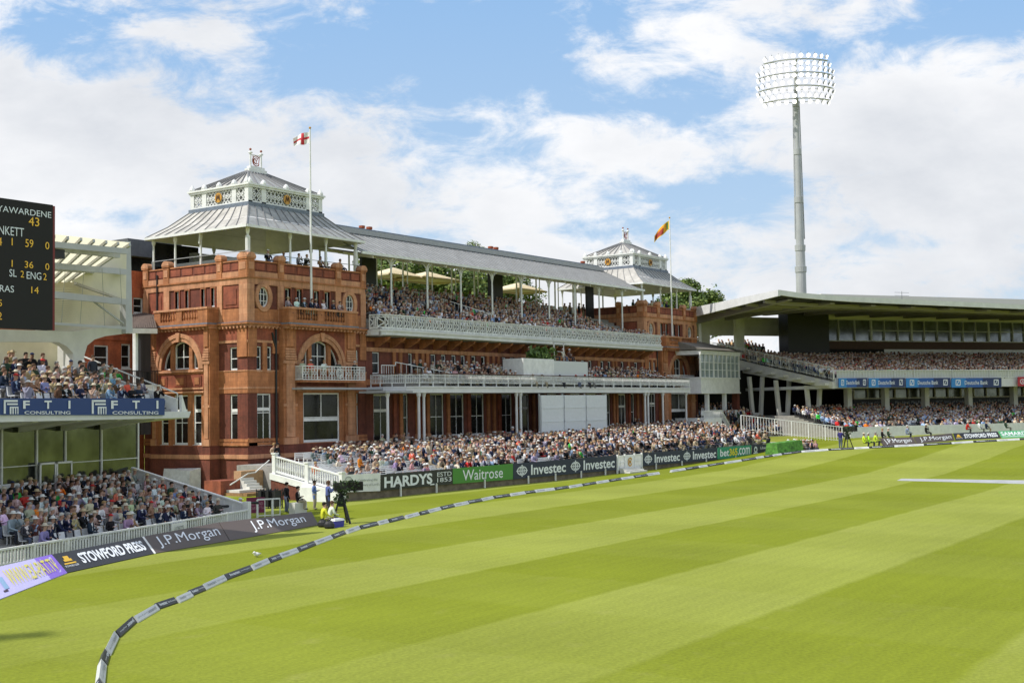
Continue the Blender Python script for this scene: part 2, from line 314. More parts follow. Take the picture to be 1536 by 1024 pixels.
# ------------------------------------------------------------------ pavilion
PAV = thing('pavilion', 'three storey red brick and terracotta pavilion with two corner towers and long white balconies', 'pavilion', (39.3, 6, 0))
TX1 = 14.0; TY1 = 12.7; FX = 64.5
def RF(p): return (p[0], -p[1], p[2])            # front facade frame: along, outward, up
def LF(p): return (-p[1]-.008, p[0]+.008, p[2])            # side facade frame
def FF(p): return (FX+p[0], -p[1], p[2])
def FL(p): return (FX-p[1]-.008, p[0]+.008, p[2])
def wall(mb, a0, a1, z0, z1, o, ops=(), th=.4, mi=0):
    A = sorted({a0, a1, *[q for w in ops for q in w[:2] if a0 < q < a1]}); Z = sorted({z0, z1, *[q for w in ops for q in w[2:4] if z0 < q < z1]})
    for i in range(len(A)-1):
        # merge vertical runs of free cells
        run = None
        for j in range(len(Z)-1):
            c = ((A[i]+A[i+1])/2, (Z[j]+Z[j+1])/2); hole = any(w[0] < c[0] < w[1] and w[2] < c[1] < w[3] for w in ops)
            if not hole and run is None: run = Z[j]
            if hole and run is not None: mb.box(A[i], A[i+1], o-th, o, run, Z[j], mi); run = None
        if run is not None: mb.box(A[i], A[i+1], o-th, o, run, z1, mi)
def window(fn, a0, a1, z0, z1, o, parent=PAV, mull=1, rails=(.5,), fr=.11, depth=.14, name='window', glass='glass', arch=0):
    mb = MB(fn); d0, d1 = o-depth-.1, o-depth+.02
    mb.box(a0, a0+fr, d0, d1, z0, z1); mb.box(a1-fr, a1, d0, d1, z0, z1); mb.box(a0+fr, a1-fr, d0, d1, z0, z0+fr*1.3); mb.box(a0+fr, a1-fr, d0, d1, z1-fr, z1)
    for i in range(mull): c = a0+(a1-a0)*(i+1)/(mull+1); mb.box(c-.03, c+.03, d0, d1-.03, z0+fr, z1-fr)
    for r in rails:
        c = z0+(z1-z0)*abs(r); h = .13 if r < 0 else .035; mb.box(a0+fr, a1-fr, d0, d1-.01, c-h, c+h)
    mb.box(a0-.04, a1+.04, d0+.02, o+.05, z0-.12, z0)
    w = mb.build(name, 'white', parent)
    g = MB(fn); g.box(a0+fr*.5, a1-fr*.5, d0+.02, d0+.05, z0+fr*.5, z1-fr*.5); g.build('pane', glass, w)
    return w
def halfdisc(fn, ac, zc, r, o0, o1, mat_, name, parent, a0=0, a1=180, n=20):
    mb = MB(fn); mb.ngon([(ac+r*math.cos(R(a0+(a1-a0)*i/n)), o0, zc+r*math.sin(R(a0+(a1-a0)*i/n))) for i in range(n+1)], (0, o1-o0, 0)); return mb.build(name, mat_, parent)
def archbay(fn, a0, a1, ac, p, parent=PAV, wins=None, big=True, simple=False):
    "projecting bay: pilasters, ground window(s), spandrel and half-round window"
    zc, ro, ri = 9.75, 2.9, 2.35
    t = MB(fn)
    pil = [(a0, ac-ro-.02), (ac+ro+.02, a1)]
    for q0, q1 in pil:
        t.box(q0, q1, 0, p, 3.5, 13.2, 0)
        m_ = (q0+q1)/2; w_ = (q1-q0)*.32
        t.box(m_-w_, m_+w_, p, p+.10, 4.1, 10.1, 1)                      # raised shaft
        t.box(q0-.05, q1+.05, p, p+.16, 3.5, 4.05, 1); t.box(q0-.05, q1+.05, p, p+.14, 10.1, 10.35, 1)
        for k in range(5): t.box(m_-w_-.14+k*.02, m_+w_+.14-k*.02, p, p+.2-k*.03, 10.4+k*.2, 10.55+k*.2, 1)
        t.box(m_-w_, m_+w_, p, p+.12, 11.5, 13.15, 0)
        t.box(q0-.03, q1+.03, p, p+.09, 6.6, 6.8, 1)
    # brick plinth
    b = MB(fn); b.box(a0-.1, a1+.1, 0, p+.12, -.5, 2.45); b.box(a0-.1, a1+.1, 0, p+.1, 2.8, 3.5); b.build('bay_plinth', 'brick', parent)
    t.box(a0-.14, a1+.14, 0, p+.18, 2.45, 2.8, 1)
    # arch panel: outer rectangle with half-round hole
    n = 24; x0, x1 = ac-ro-.02, ac+ro+.02; zt = 13.2
    arc = [(ac+ri*math.cos(math.pi*i/n), zc+ri*math.sin(math.pi*i/n)) for i in range(n+1)]
    out = []
    for x, z in arc:
        dx, dz = x-ac, z-zc; k = min((ro+.02)/abs(dx) if abs(dx) > 1e-6 else 1e9, (zt-zc)/dz if dz > 1e-6 else 1e9); out.append((ac+dx*k, zc+dz*k))
    for off_, dd in ((0, 0),):
        P = []
        for (x, z), (X, Z_) in zip(arc, out): P += [(x, p, z), (X, p, Z_), (x, p-.6, z), (X, p-.6, Z_)]
        F = []
        for i in range(n):
            q = 4*i; F += [(q, q+4, q+5, q+1), (q+2, q+3, q+7, q+6), (q, q+2, q+6, q+4)]
        t.add(P, F, 2)
        # corners of the rectangle between radial samples
        for sx in (0, n):
            pass
    for sgn in (1, -1):
        i = [k for k in range(n+1) if abs(out[k][1]-zt) < 1e-6]
        c = (ac+sgn*(ro+.02), zt); near = out[i[0]] if sgn == 1 else out[i[-1]]; nb = out[i[0]-1] if sgn == 1 else out[i[-1]+1]
        t.add([(near[0], p, near[1]), (c[0], p, c[1]), (nb[0], p, nb[1])], [(0, 1, 2)], 2)
    # moulded arch ring, two steps, with keystone
    for r0, r1, pr in ((ri-.04, ri+.28, .05), (ri+.28, ro+.05, .13)):
        P = []
        for i in range(n+1):
            c_, s_ = math.cos(math.pi*i/n), math.sin(math.pi*i/n)
            P += [(ac+r0*c_, p-.05, zc+r0*s_), (ac+r0*c_, p+pr, zc+r0*s_), (ac+r1*c_, p+pr, zc+r1*s_), (ac+r1*c_, p-.05, zc+r1*s_)]
        F = [(4*i+k, 4*i+4+k, 4*i+4+(k+1) % 4, 4*i+(k+1) % 4) for i in range(n) for k in range(4)]
        t.add(P, F, 1)
    t.ngon([(ac-.14, p+.1, zc+ri-.1), (ac+.14, p+.1, zc+ri-.1), (ac+.24, p+.1, zc+ro+.1), (ac-.24, p+.1, zc+ro+.1)], (0, .14, 0), 1)
    # mullions inside
    for s_ in (-1, 1):
        m0 = ac+s_*1.16; h = math.sqrt(ri*ri-1.4*1.4); t.box(m0-.2, m0+.2, p-.62, p-.18, zc, zc+h+.25, 0)
    t.box(x0, x1, 0, p-.05, 9.35, zc, 0); t.box(x0, x1, p-.05, p+.06, 9.5, 9.68, 1)
    t.box(x0, x1, 0, p-.1, 7.9, 9.35, 2)
    for k in range(3):
        c = [ac-2.1, ac, ac+2.1][k]; w_ = [.45, .75, .45][k]; t.box(c-w_, c+w_, p-.1, p-.03, 8.35, 9.2, 2); t.lathe((0, 0, 0), [(0.001, 0), (.001, .001)], 3) if 0 else None
        t.box(c-w_*.6, c+w_*.6, p-.03, p+.03, 8.5, 9.05, 0)
    t.box(x0, x1, p-.12, p+.07, 8.08, 8.25, 1); t.box(x0, x1, p-.12, p+.05, 7.8, 7.95, 1)
    t.box(x0, x1, 0, p, 3.2, 3.57, 0)
    t.build('terracotta_bay', ['terra', 'terrab', 'terrad'], parent)
    # half round window
    f = MB(fn); d = p-.5
    cw = .96
    hh = math.sqrt(ri*ri-cw*cw)
    f.box(ac-cw, ac-cw+.1, d, d+.1, zc, zc+hh-.15); f.box(ac+cw-.1, ac+cw, d, d+.1, zc, zc+hh-.15); f.box(ac-cw+.1, ac+cw-.1, d, d+.1, zc, zc+.13); f.box(ac-.035, ac+.035, d, d+.07, zc+.13, zc+ri-.25); f.box(ac-cw+.1, ac+cw-.1, d, d+.06, zc+1.0, zc+1.07)
    n2 = 8; P = []
    for i in range(n2+1):
        x = -cw+2*cw*i/n2; z = zc+hh-.15+.30*(1-(x/cw)**2); P += [(ac+x, d, z-.1), (ac+x, d+.1, z-.1), (ac+x, d+.1, z+.02), (ac+x, d, z+.02)]
    f.add(P, [(4*i+k, 4*i+4+k, 4*i+4+(k+1) % 4, 4*i+(k+1) % 4) for i in range(n2) for k in range(4)])
    for s_ in (-1, 1):
        P = []; x_in = 1.38
        f.box(*sorted((ac+s_*x_in, ac+s_*(x_in+.09))), d, d+.1, zc, zc+math.sqrt(ri*ri-x_in**2)-.03); f.box(*sorted((ac+s_*(x_in+.09), ac+s_*(ri-.02))), d, d+.1, zc, zc+.12)
        a_ = math.acos(x_in/ri)
        for i in range(9):
            t_ = a_*i/8; P += [(ac+s_*(ri-.12)*math.cos(t_), d, zc+(ri-.12)*math.sin(t_)), (ac+s_*(ri-.12)*math.cos(t_), d+.1, zc+(ri-.12)*math.sin(t_)), (ac+s_*ri*math.cos(t_), d+.1, zc+ri*math.sin(t_)), (ac+s_*ri*math.cos(t_), d, zc+ri*math.sin(t_))]
        f.add(P, [(4*i+k, 4*i+4+k, 4*i+4+(k+1) % 4, 4*i+(k+1) % 4) for i in range(8) for k in range(4)])
    fw_ = f.build('arched_window', 'white', parent)
    halfdisc(fn, ac, zc, ri+.02, p-.6, p-.55, 'glass', 'pane', fw_)
    # ground floor
    if big:
        wx0, wx1 = ac-2.05, ac+2.35
        wb = MB(fn); wall(wb, x0, x1, 3.57, 7.8, p-.12, [(wx0, wx1, 3.6, 7.7)], .5, 0); wb.build('bay_wall', 'terra', parent)
        window(fn, wx0, wx1, 3.6, 7.7, p-.1, parent, 0, (-.455, .50), .14)
        m2 = MB(fn); m2.box((wx0+wx1)/2-.04, (wx0+wx1)/2+.04, p-.3, p-.2, 5.7, 7.6); m2.build('glazing_bar', 'white', parent)
    else:
        ws = [(ac-2.85, ac-2.3), (ac-.85, ac+.85), (ac+2.3, ac+2.85)]
        ws = [(ac-1.5, ac-.78), (ac-.05, ac+1.65), (ac+2.4, ac+2.85)] if False else [(ac-2.5, ac-1.55), (ac-.85, ac+.85), (ac+1.55, ac+2.5)]
        wb = MB(fn); wall(wb, x0, x1, 3.57, 7.8, p-.12, [(w0, w1, 3.6, 7.65) for w0, w1 in ws], .5, 0); wb.build('bay_wall', 'terra', parent)
        for w0, w1 in ws: window(fn, w0, w1, 3.6, 7.65, p-.1, parent, 1 if w1-w0 > 1.2 else 0, (-.68, .44), .12)
def balus(mb, fn_len, a0, a1, o, z0, z1, segs, th=.3, ends=True):
    "terracotta balustrade along a: solid piers with turned balusters between"
    mb.box(a0, a1, o-th, o, z0, z0+.28, 0); mb.box(a0-.04, a1+.04, o-th-.04, o+.05, z1-.17, z1, 1)
    cur = a0
    for b0, b1 in segs:
        mb.box(cur, b0, o-th+.02, o-.02, z0+.28, z1-.17, 0); cur = b1
        n = max(3, int((b1-b0)/.30))
        for i in range(n):
            c = b0+(b1-b0)*(i+.5)/n
            mb.lathe((c, o-th/2, 0), [(.07, z0+.28), (.05, z0+.36), (.11, z0+.5), (.09, z0+.62), (.045, z0+.85), (.07, z1-.2), (.07, z1-.17)], 6, 0)
    mb.box(cur, a1, o-th+.02, o-.02, z0+.28, z1-.17, 0)
def upper(fn, W_, piers, ovals, wins, panels, pb, bal, parent=PAV):
    "top storey of a tower face"
    b = MB(fn); ops = [(w0, w1, 14.9, 16.35) for w0, w1 in wins]+[(c-.75, c+.75, 14.5, 16.3) for c in ovals]
    wall(b, .3, W_-.3, 13.4, 16.45, -.08, ops, .35, 0)
    b.box(.3, W_-.3, -.4, -.05, 17.5, 18.28, 0); b.build('upper_brick_wall', 'terrad' if fn is RF and False else 'brick', parent)
    t = MB(fn)
    t.box(-.02, W_+.02, -.42, .02, 16.45, 16.95, 1); t.box(-.1, W_+.1, -.42, .12, 16.95, 17.07, 0); t.box(-.02, W_+.02, -.42, .04, 17.07, 17.5, 1)
    t.box(0, W_, -.45, .04, 18.28, 18.4, 0)
    for p0, p1 in piers:
        t.box(p0, p1, -.4, .06, 13.4, 16.45, 1); t.box(p0, p1, -.42, .1, 17.07, 18.45, 0); t.box(p0-.08, p1+.08, -.46, .16, 18.45, 18.58, 0)
        t.ngon([(p0-.12+(p1-p0+.24)*(.5-.5*math.cos(math.pi*i/8)), -.44, 18.58+.42*math.sin(math.pi*i/8)) for i in range(9)], (0, .62, 0), 1)
        t.box(p0+.12, p1-.12, .1, .14, 17.62, 18.2, 1)
    for i in range(len(piers)-1):    # sunk panels in the parapet
        g0, g1 = piers[i][1], piers[i+1][0]; n = 2 if g1-g0 < 4 else 4
        for k in range(n):
            c0 = g0+(g1-g0)*k/n; c1 = g0+(g1-g0)*(k+1)/n; t.box(c0+.12, c1-.12, -.05, -.01, 17.62, 18.18, 2)
    for w0, w1 in wins: t.box(w0-.1, w1+.1, -.3, .0, 16.35, 16.45, 0); t.box(w0-.1, w0, -.3, .02, 14.6, 16.35, 2); t.box(w1, w1+.1, -.3, .02, 14.6, 16.35, 2)
    for a0, a1 in panels:
        t.box(a0, a1, -.08, -.02, 14.6, 16.35, 2); t.box(a0+.25, a1-.25, -.02, .03, 14.85, 16.1, 2)
    t.box(0, W_, -.3, .03, 13.3, 14.5, 0)
    for c in ovals:   # oval frame of terracotta
        P = []; n = 24
        for i in range(n):
            s_, q = math.sin(2*math.pi*i/n), math.cos(2*math.pi*i/n)
            P += [(c+.58*q, -.3, 15.45+.82*s_), (c+.58*q, .10, 15.45+.82*s_), (c+.95*q, .10, 15.45+1.18*s_), (c+.95*q, -.3, 15.45+1.18*s_)]
        t.add(P, [(4*i+k, 4*((i+1) % n)+k, 4*((i+1) % n)+(k+1) % 4, 4*i+(k+1) % 4) for i in range(n) for k in range(4)], 1)
    t.build('upper_terracotta', ['terra', 'terrab', 'terrad'], parent)
    for w0, w1 in wins: window(fn, w0, w1, 14.9, 16.35, -.12, parent, 0, (), .09)
    for c in ovals:
        f = MB(fn); P = []; n = 24
        for i in range(n):
            s_, q = math.sin(2*math.pi*i/n), math.cos(2*math.pi*i/n); P += [(c+.5*q, -.2, 15.45+.73*s_), (c+.5*q, -.08, 15.45+.73*s_), (c+.6*q, -.08, 15.45+.84*s_), (c+.6*q, -.2, 15.45+.84*s_)]
        f.add(P, [(4*i+k, 4*((i+1) % n)+k, 4*((i+1) % n)+(k+1) % 4, 4*i+(k+1) % 4) for i in range(n) for k in range(4)])
        for q in (-.18, .18): f.box(c+q-.025, c+q+.025, -.18, -.11, 14.75, 16.15)
        for q in (15.15, 15.7): f.box(c-.5, c+.5, -.18, -.12, q-.025, q+.025)
        w = f.build('oval_window', 'white', parent); g = MB(fn); g.ngon([(c+.56*math.cos(2*math.pi*i/n), -.22, 15.45+.8*math.sin(2*math.pi*i/n)) for i in range(n)], (0, .03, 0)); g.build('pane', 'glass', w)
    # cornice slab with dentils, lead flashing and balcony
    a0, a1, segs = bal
    c = MB(fn)
    c.box(-.35, a0, -.1, .38, 13.2, 13.36, 0); c.box(a1, W_+.35, -.1, .38, 13.2, 13.36, 0); c.box(a0-.1, a1+.1, -.1, pb+.12, 13.12, 13.3, 0); c.box(a0-.05, a1+.05, -.1, pb-.15, 12.95, 13.12, 1)
    c.box(-.2, a0, -.1, .2, 13.02, 13.2, 1); c.box(a1, W_+.2, -.1, .2, 13.02, 13.2, 1)
    k = -.1
    while k < W_+.1:
        q = pb-.15 if a0 < k < a1 else .2
        c.box(k, k+.16, q-.02, q+.13, 12.9, 13.06, 1); k += .42
    balus(c, None, a0, a1, pb, 13.42, 14.72, segs)
    for e_ in (a0, a1-.3): c.box(e_, e_+.3, .06, pb-.3, 13.42, 14.55, 0); c.box(e_-.04, e_+.34, .06, pb-.34, 14.55, 14.72, 1)
    c.build('balustrade', ['terra', 'terrab'], parent)
    l = MB(fn); l.box(a0-.06, a1+.06, 0, pb+.06, 13.3, 13.42); l.box(-.3, a0-.06, 0, .3, 13.36, 13.42); l.box(a1+.06, W_+.3, 0, .3, 13.36, 13.42); l.build('lead_flashing', 'lead', parent)
def lowerwall(fn, W_, ops, cornerbrick, p_int, parent=PAV):
    b = MB(fn); wall(b, .02, W_-.02, -.5, 13.2, -.02, ops, .4, 0); b.build('brick_wall', 'brick', parent)
    ts = [MB(fn) for _ in p_int]
    def strip(z0, z1, pr, mi):
        for t, (s0, s1) in zip(ts, p_int): t.box(s0, s1, -.02, pr, z0, z1, mi)
    strip(2.45, 2.8, .10, 1); strip(3.5, 3.75, .1, 0); strip(3.8, 4.05, .06, 0); strip(8.05, 8.2, .06, 1); strip(7.7, 8.05, .03, 0); strip(11.75, 11.95, .06, 1); strip(11.95, 13.2, .03, 2); strip(8.2, 9.45, .03, 0); strip(9.45, 9.55, .08, 1)
    for (q0, q1, z0, z1) in cornerbrick:
        t = MB(fn); t.box(q0, q1, -.02, .1, z0, z1, 0); t.build('terracotta_block', 'terra', parent)
    for t in ts: t.build('terracotta_bands', ['terra', 'terrab', 'terrad'], parent)
# near tower, front face
ops = [(1.02, 2.55, 3.6, 7.65), (.98, 1.5, 9.55, 11.45), (2.08, 2.62, 9.55, 11.45), (12.45, 13.0, 3.65, 7.65), (12.5, 13.05, 9.8, 11.45)]
def tower_front(fn):
    lowerwall(fn, TX1, ops, [(0, .92, 10.6, 13.2), (13.2, 14, 10.6, 13.2), (1.55, 2.03, 9.5, 11.75), (2.67, 3.35, 10.9, 11.75), (0, .92, 3.5, 4.1)], [(-.06, 3.35), (12.1, 14.06)])
    window(fn, 1.02, 2.55, 3.6, 7.65, 0, mull=1, rails=(-.69, .62)); window(fn, .98, 1.5, 9.55, 11.45, 0, mull=0, rails=(.55,), fr=.08); window(fn, 2.08, 2.62, 9.55, 11.45, 0, mull=0, rails=(.55,), fr=.08)
    window(fn, 12.45, 13.0, 3.65, 7.65, 0, mull=0, rails=(-.66,), fr=.09); window(fn, 12.5, 13.05, 9.8, 11.45, 0, mull=0, rails=(), fr=.09)
    archbay(fn, 3.35, 12.1, 7.75, .6)
    upper(fn, TX1, [(-.06, .72), (3.34, 4.0), (10.2, 10.87), (13.4, 14.06)], [1.72, 11.95], [(4.15, 4.82), (5.5, 6.15), (7.55, 8.2), (8.85, 9.5)], [], 1.2, (3.42, 11.7, [(4.29, 6.76), (7.52, 10.07)]))
tower_front(RF)
tower_front(FF)
LW = 12.7
def tower_side(fn):
    o2 = [(1.2, 2.08, 3.6, 7.6), (1.2, 2.08, 9.55, 11.4)]
    lowerwall(fn, LW, o2, [(0, 1.1, 10.6, 13.2), (11, 12.7, 10.6, 13.2)], [(-.06, 3.3), (10.6, 12.7)])
    window(fn, 1.2, 2.08, 3.6, 7.6, 0, mull=0, rails=(-.68, .62)); window(fn, 1.2, 2.08, 9.55, 11.4, 0, mull=0, rails=(.5,))
    archbay(fn, 3.3, 10.4, 6.95, 1.0, big=False)
    upper(fn, LW, [(-.06, .9), (2.9, 3.5), (9.4, 10.1), (12.1, 12.76)], [], [(3.8, 4.25), (5.0, 5.45), (6.98, 7.42), (8.2, 8.68)], [(1.0, 2.8), (10.2, 12.0)], 1.3, (3.26, 9.78, [(4.4, 6.35), (7.02, 9.0)]))
tower_side(LF)
upper(FL, LW, [(-.06, .9), (3.2, 3.8)], [], [], [(1.0, 2.8)], .3, (3.9, 12.6, []))
mb = MB(); mb.box(TX1-.4, TX1, .05, TY1, -.5, 18.3); mb.box(FX+.45, FX+.85, .05, TY1, -.5, 18.2); mb.box(.42, TX1-.4, TY1-.4, TY1, -.5, 18.3); mb.box(FX+.85, FX+14, TY1-.4, TY1, -.5, 18.3); mb.box(FX+13.6, FX+14, .45, TY1-.4, -.5, 18.3); mb.build('brick_wall', 'brick', PAV)
# interior floors block the view through glass
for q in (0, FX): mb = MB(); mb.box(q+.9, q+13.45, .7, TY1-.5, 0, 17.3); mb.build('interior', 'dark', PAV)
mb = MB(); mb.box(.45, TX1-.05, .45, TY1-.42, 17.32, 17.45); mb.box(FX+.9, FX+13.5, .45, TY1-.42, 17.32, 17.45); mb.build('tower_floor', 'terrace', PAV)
# down pipes
mb = MB(); mb.cyl((3.0, -.12, .5), (3.0, -.12, 13), .09); mb.cyl((2.95, -.12, 11.4), (2.6, -.1, 12.6), .08); mb.cyl((-.1, 10.9, 13), (-.1, 10.9, 17.9), .07); mb.cyl((FX+3.0, -.12, 9), (FX+3.0, -.12, 13), .08)
mb.build('drain_pipe', 'black', PAV)
# iron balcony in front of the half round window
def iron_balcony(fn, a0, a1, p):
    mb = MB(fn); z0, z1 = 8.75, 9.92; o = p+.95
    mb.box(a0, a1, p, o, 8.55, 8.72, 1)
    mb.box(a0, a1, o-.05, o, z1-.07, z1); mb.box(a0, a1, o-.05, o, z0, z0+.07); mb.box(a0, a1, o-.045, o-.01, z1-.3, z1-.26); mb.box(a0, a1, o-.045, o-.01, z0+.2, z0+.24)
    n = 22
    for i in range(n+1):
        x = a0+(a1-a0)*i/n; w = .035 if i % 5 == 0 else .014; mb.box(x-w, x+w, o-.04-w*.5, o-.01+w*.3, z0, z1)
    for i in range(n):
        x0, x1 = a0+(a1-a0)*i/n, a0+(a1-a0)*(i+1)/n
        if i % 3 != 2: mb.bar((x0, o-.02, z0+.3), (x1, o-.02, z1-.35), .03); mb.bar((x1, o-.02, z0+.3), (x0, o-.02, z1-.35), .03)
    c = a0+(a1-a0)*.58
    for rr in (.28, .42):
        P = [(c+rr*math.cos(2*math.pi*i/16), o, (z0+z1)/2+rr*math.sin(2*math.pi*i/16)) for i in range(17)]
        for q in range(16): mb.bar(P[q], P[q+1], .06, .05)
    for x in (a0, a1): mb.box(x-.03, x+.03, p, o, z1-.07, z1); mb.box(x-.03, x+.03, p, o, z0, z0+.07); [mb.box(x-.015, x+.015, p+.12*k, p+.12*k+.03, z0, z1) for k in range(1, 8)]
    mb.build('iron_balcony', ['white', 'terra'], PAV)
iron_balcony(RF, 4.6, 12.2, .6); iron_balcony(FF, 4.6, 10.0, .6)
# ---- middle range
GW = [(19.0, 19.8), (23.02, 25.12), (26.11, 28.29), (29.45, 31.6), (34.62, 36.46), (43.0, 44.9), (47.6, 49.7), (51.0, 53.1), (54.3, 56.2), (60.9, 61.8)]
UW = [(14.9, 15.9), (19.9, 20.5), (23.2, 24.0), (24.8, 25.55), (26.4, 27.15), (27.85, 28.6), (29.6, 30.35), (31.2, 31.9), (34.8, 35.5), (36.2, 36.9), (42.2, 42.9), (43.7, 44.4), (46.9, 47.6), (48.4, 49.1), (50.0, 50.7), (51.6, 52.3), (54.2, 54.9), (55.8, 56.5), (58.8, 59.5), (62.0, 62.8)]
DR = [(15.0, 17.2), (37.4, 39.6), (58.0, 59.8)]
ops = [(a, b, 3.57, 7.62) for a, b in GW]+[(a, b, 9.4, 11.35) for a, b in UW]+[(a, b, 1.9, 7.6) for a, b in DR]
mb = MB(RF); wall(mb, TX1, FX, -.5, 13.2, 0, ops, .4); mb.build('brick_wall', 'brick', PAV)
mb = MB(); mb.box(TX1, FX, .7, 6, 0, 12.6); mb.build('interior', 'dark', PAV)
t = MB(RF)
def clipstrip(z0, z1, pr, mi, opsl):
    segs = [(TX1+.05, FX-.05)]
    for a, b, q0, q1 in opsl:
        if q0 < z1 and q1 > z0:
            ns = []
            for s0, s1 in segs:
                if b <= s0 or a >= s1: ns.append((s0, s1))
                else:
                    if a > s0: ns.append((s0, a))
                    if b < s1: ns.append((b, s1))
            segs = ns
    for s0, s1 in segs: t.box(s0, s1, 0, pr, z0, z1, mi)
clipstrip(2.5, 2.8, .08, 1, ops); clipstrip(3.2, 3.5, .1, 0, ops); clipstrip(8.4, 8.9, .06, 0, ops); clipstrip(11.4, 11.75, .09, 1, []); clipstrip(12.3, 12.62, .12, 0, [])
pil = [17.6, 18.5, 20.8, 21.7, 22.4, 25.5, 28.75, 32.0, 33.0, 33.9, 37.0, 40.1, 41.2, 42.2, 45.4, 46.5, 47.0, 50.2, 53.5, 56.7, 57.4, 60.3, 62.3, 63.6]
for i, x in enumerate(pil):
    t.box(x, x+.42, 0, .14, 3.5, 8.3, 0 if i % 3 else 2); t.box(x-.06, x+.48, 0, .2, 3.5, 3.9, 1)
    if not any(a < x+.45 and b > x for a, b in UW): t.box(x, x+.42, 0, .12, 8.9, 11.4, 0)
for k in range(24):     # sloping brackets under the upper balcony
    x = 15.2+k*2.1; t.ngon([(x, 0, 11.75), (x, 0, 12.65), (x, 1.75, 12.65), (x, 1.6, 12.45), (x, .5, 11.9)], (.26, 0, 0), 0)
t.build('terracotta_pilasters', ['terra', 'terrab', 'terrad'], PAV)
for a, b in GW: window(RF, a, b, 3.57, 7.62, 0, mull=1 if b-a > 1.2 else 0, rails=(.46,))
for a, b in UW: window(RF, a, b, 9.4, 11.35, 0, mull=0, rails=(.5,), fr=.09)
for a, b in DR:
    w = window(RF, a, b, 1.9, 7.6, 0, mull=1, rails=(-.74,), name='door', fr=.16)
# upper balcony (front terrace)
def ironrail(path, z0, z1, name='upper_railing'):
    mb = MB(); d = 0
    for (x0, y0), (x1, y1) in zip(path, path[1:]):
        A = Vector((x0, y0, 0)); B = Vector((x1, y1, 0)); Ln = (B-A).length; T = (B-A)/Ln; h = z1-z0
        mb.bar(A+Vector((0, 0, z1-.05)), B+Vector((0, 0, z1-.05)), .12, .1); mb.bar(A+Vector((0, 0, z0+.1)), B+Vector((0, 0, z0+.1)), .06, .2); mb.bar(A+Vector((0, 0, z0+h*.80)), B+Vector((0, 0, z0+h*.80)), .05, .07)
        n = max(1, int(Ln/.34))
        for i in range(n):
            p = A+T*(Ln*i/n); q = A+T*(Ln*(i+1)/n); mid = (p+q)/2
            mb.bar(p+Vector((0, 0, z0)), p+Vector((0, 0, z1)), .09 if i % 6 == 0 else .045, .05)
            # leafy cast panel: s-curve made of three slanting plates
            if i % 3 != 1: mb.bar(p+Vector((0, 0, z0+.2)), q+Vector((0, 0, z0+h*.45)), .04, .11); mb.bar(q+Vector((0, 0, z0+h*.45)), p+Vector((0, 0, z0+h*.75)), .04, .10)
            else: mb.bar(mid+Vector((0, 0, z0+.2)), mid+Vector((0, 0, z0+h*.75)), .2, .05)
            mb.bar(p+Vector((0, 0, z0+h*.80)), mid+Vector((0, 0, z1-.06)), .04, .05); mb.bar(mid+Vector((0, 0, z1-.06)), q+Vector((0, 0, z0+h*.80)), .04, .05)
    return mb.build(name, 'iron', PAV)
UBY = -2.0
upath = [(13.9, -.6), (14.1, -1.35), (14.6, -1.8), (15.3, UBY)]+[(15.3+(65.1-15.3)*i/8, UBY) for i in range(1, 9)]
ironrail(upath, 13.32, 14.62)
mb = MB()
for (x0, y0), (x1, y1) in zip(upath, upath[1:]): mb.hull8([(x0, y0-.15, 12.78), (x1, y1-.15, 12.78), (x1, .3, 12.78), (x0, .3, 12.78), (x0, y0-.15, 13.12), (x1, y1-.15, 13.12), (x1, .3, 13.12), (x0, .3, 13.12)])
for (x0, y0), (x1, y1) in zip(upath, upath[1:]): mb.hull8([(x0, y0-.26, 13.12), (x1, y1-.26, 13.12), (x1, y1+.3, 13.12), (x0, y0+.3, 13.12), (x0, y0-.26, 13.28), (x1, y1-.26, 13.28), (x1, y1+.3, 13.28), (x0, y0+.3, 13.28)])
mb.build('upper_balcony_slab', 'fascia', PAV)
# upper terrace steps
UT = [(-1.3+.82*i, 13.45+.42*i) for i in range(9)]
mb = MB()
for i, (y, z) in enumerate(UT): mb.box(TX1+.1, FX-.1, y-.35, 6.6, 12.7 if i == 0 else UT[i-1][1], z)
mb.box(TX1+.1, FX-.1, 6.6, 11.8, 12.7, 16.9); mb.build('terrace_steps', 'terrace', PAV)
# middle balcony
MY = -5.0
mpath = [(14.05, -.55), (14.1, -1.6), (14.4, -2.7), (15.0, -3.7), (16.0, -4.5), (17.4, -4.9), (19, MY)]+[(19+(66.4-19)*i/8, MY) for i in range(1, 9)]+[(66.4, -.7)]
mb = MB()
for (x0, y0), (x1, y1) in zip(mpath[:-1], mpath[1:-1]):
    mb.hull8([(x0, y0-.12, 7.62), (x1, y1-.12, 7.62), (x1, .05, 7.62), (x0, .05, 7.62), (x0, y0-.12, 8.08), (x1, y1-.12, 8.08), (x1, .05, 8.08), (x0, .05, 8.08)])
    mb.hull8([(x0, y0-.2, 8.08), (x1, y1-.2, 8.08), (x1, y1+.3, 8.08), (x0, y0+.3, 8.08), (x0, y0-.2, 8.2), (x1, y1-.2, 8.2), (x1, y1+.3, 8.2), (x0, y0+.3, 8.2)])
mb.build('middle_balcony_slab', 'fascia', PAV)
MT = [(-4.2+.85*i, 8.25+.33*i) for i in range(4)]
mb = MB()
for i, (y, z) in enumerate(MT): mb.box(16.2, FX-.3, y-.4, -.05, 8.1 if i == 0 else MT[i-1][1], z)
mb.build('balcony_steps', 'terrace', PAV)
mb = MB()
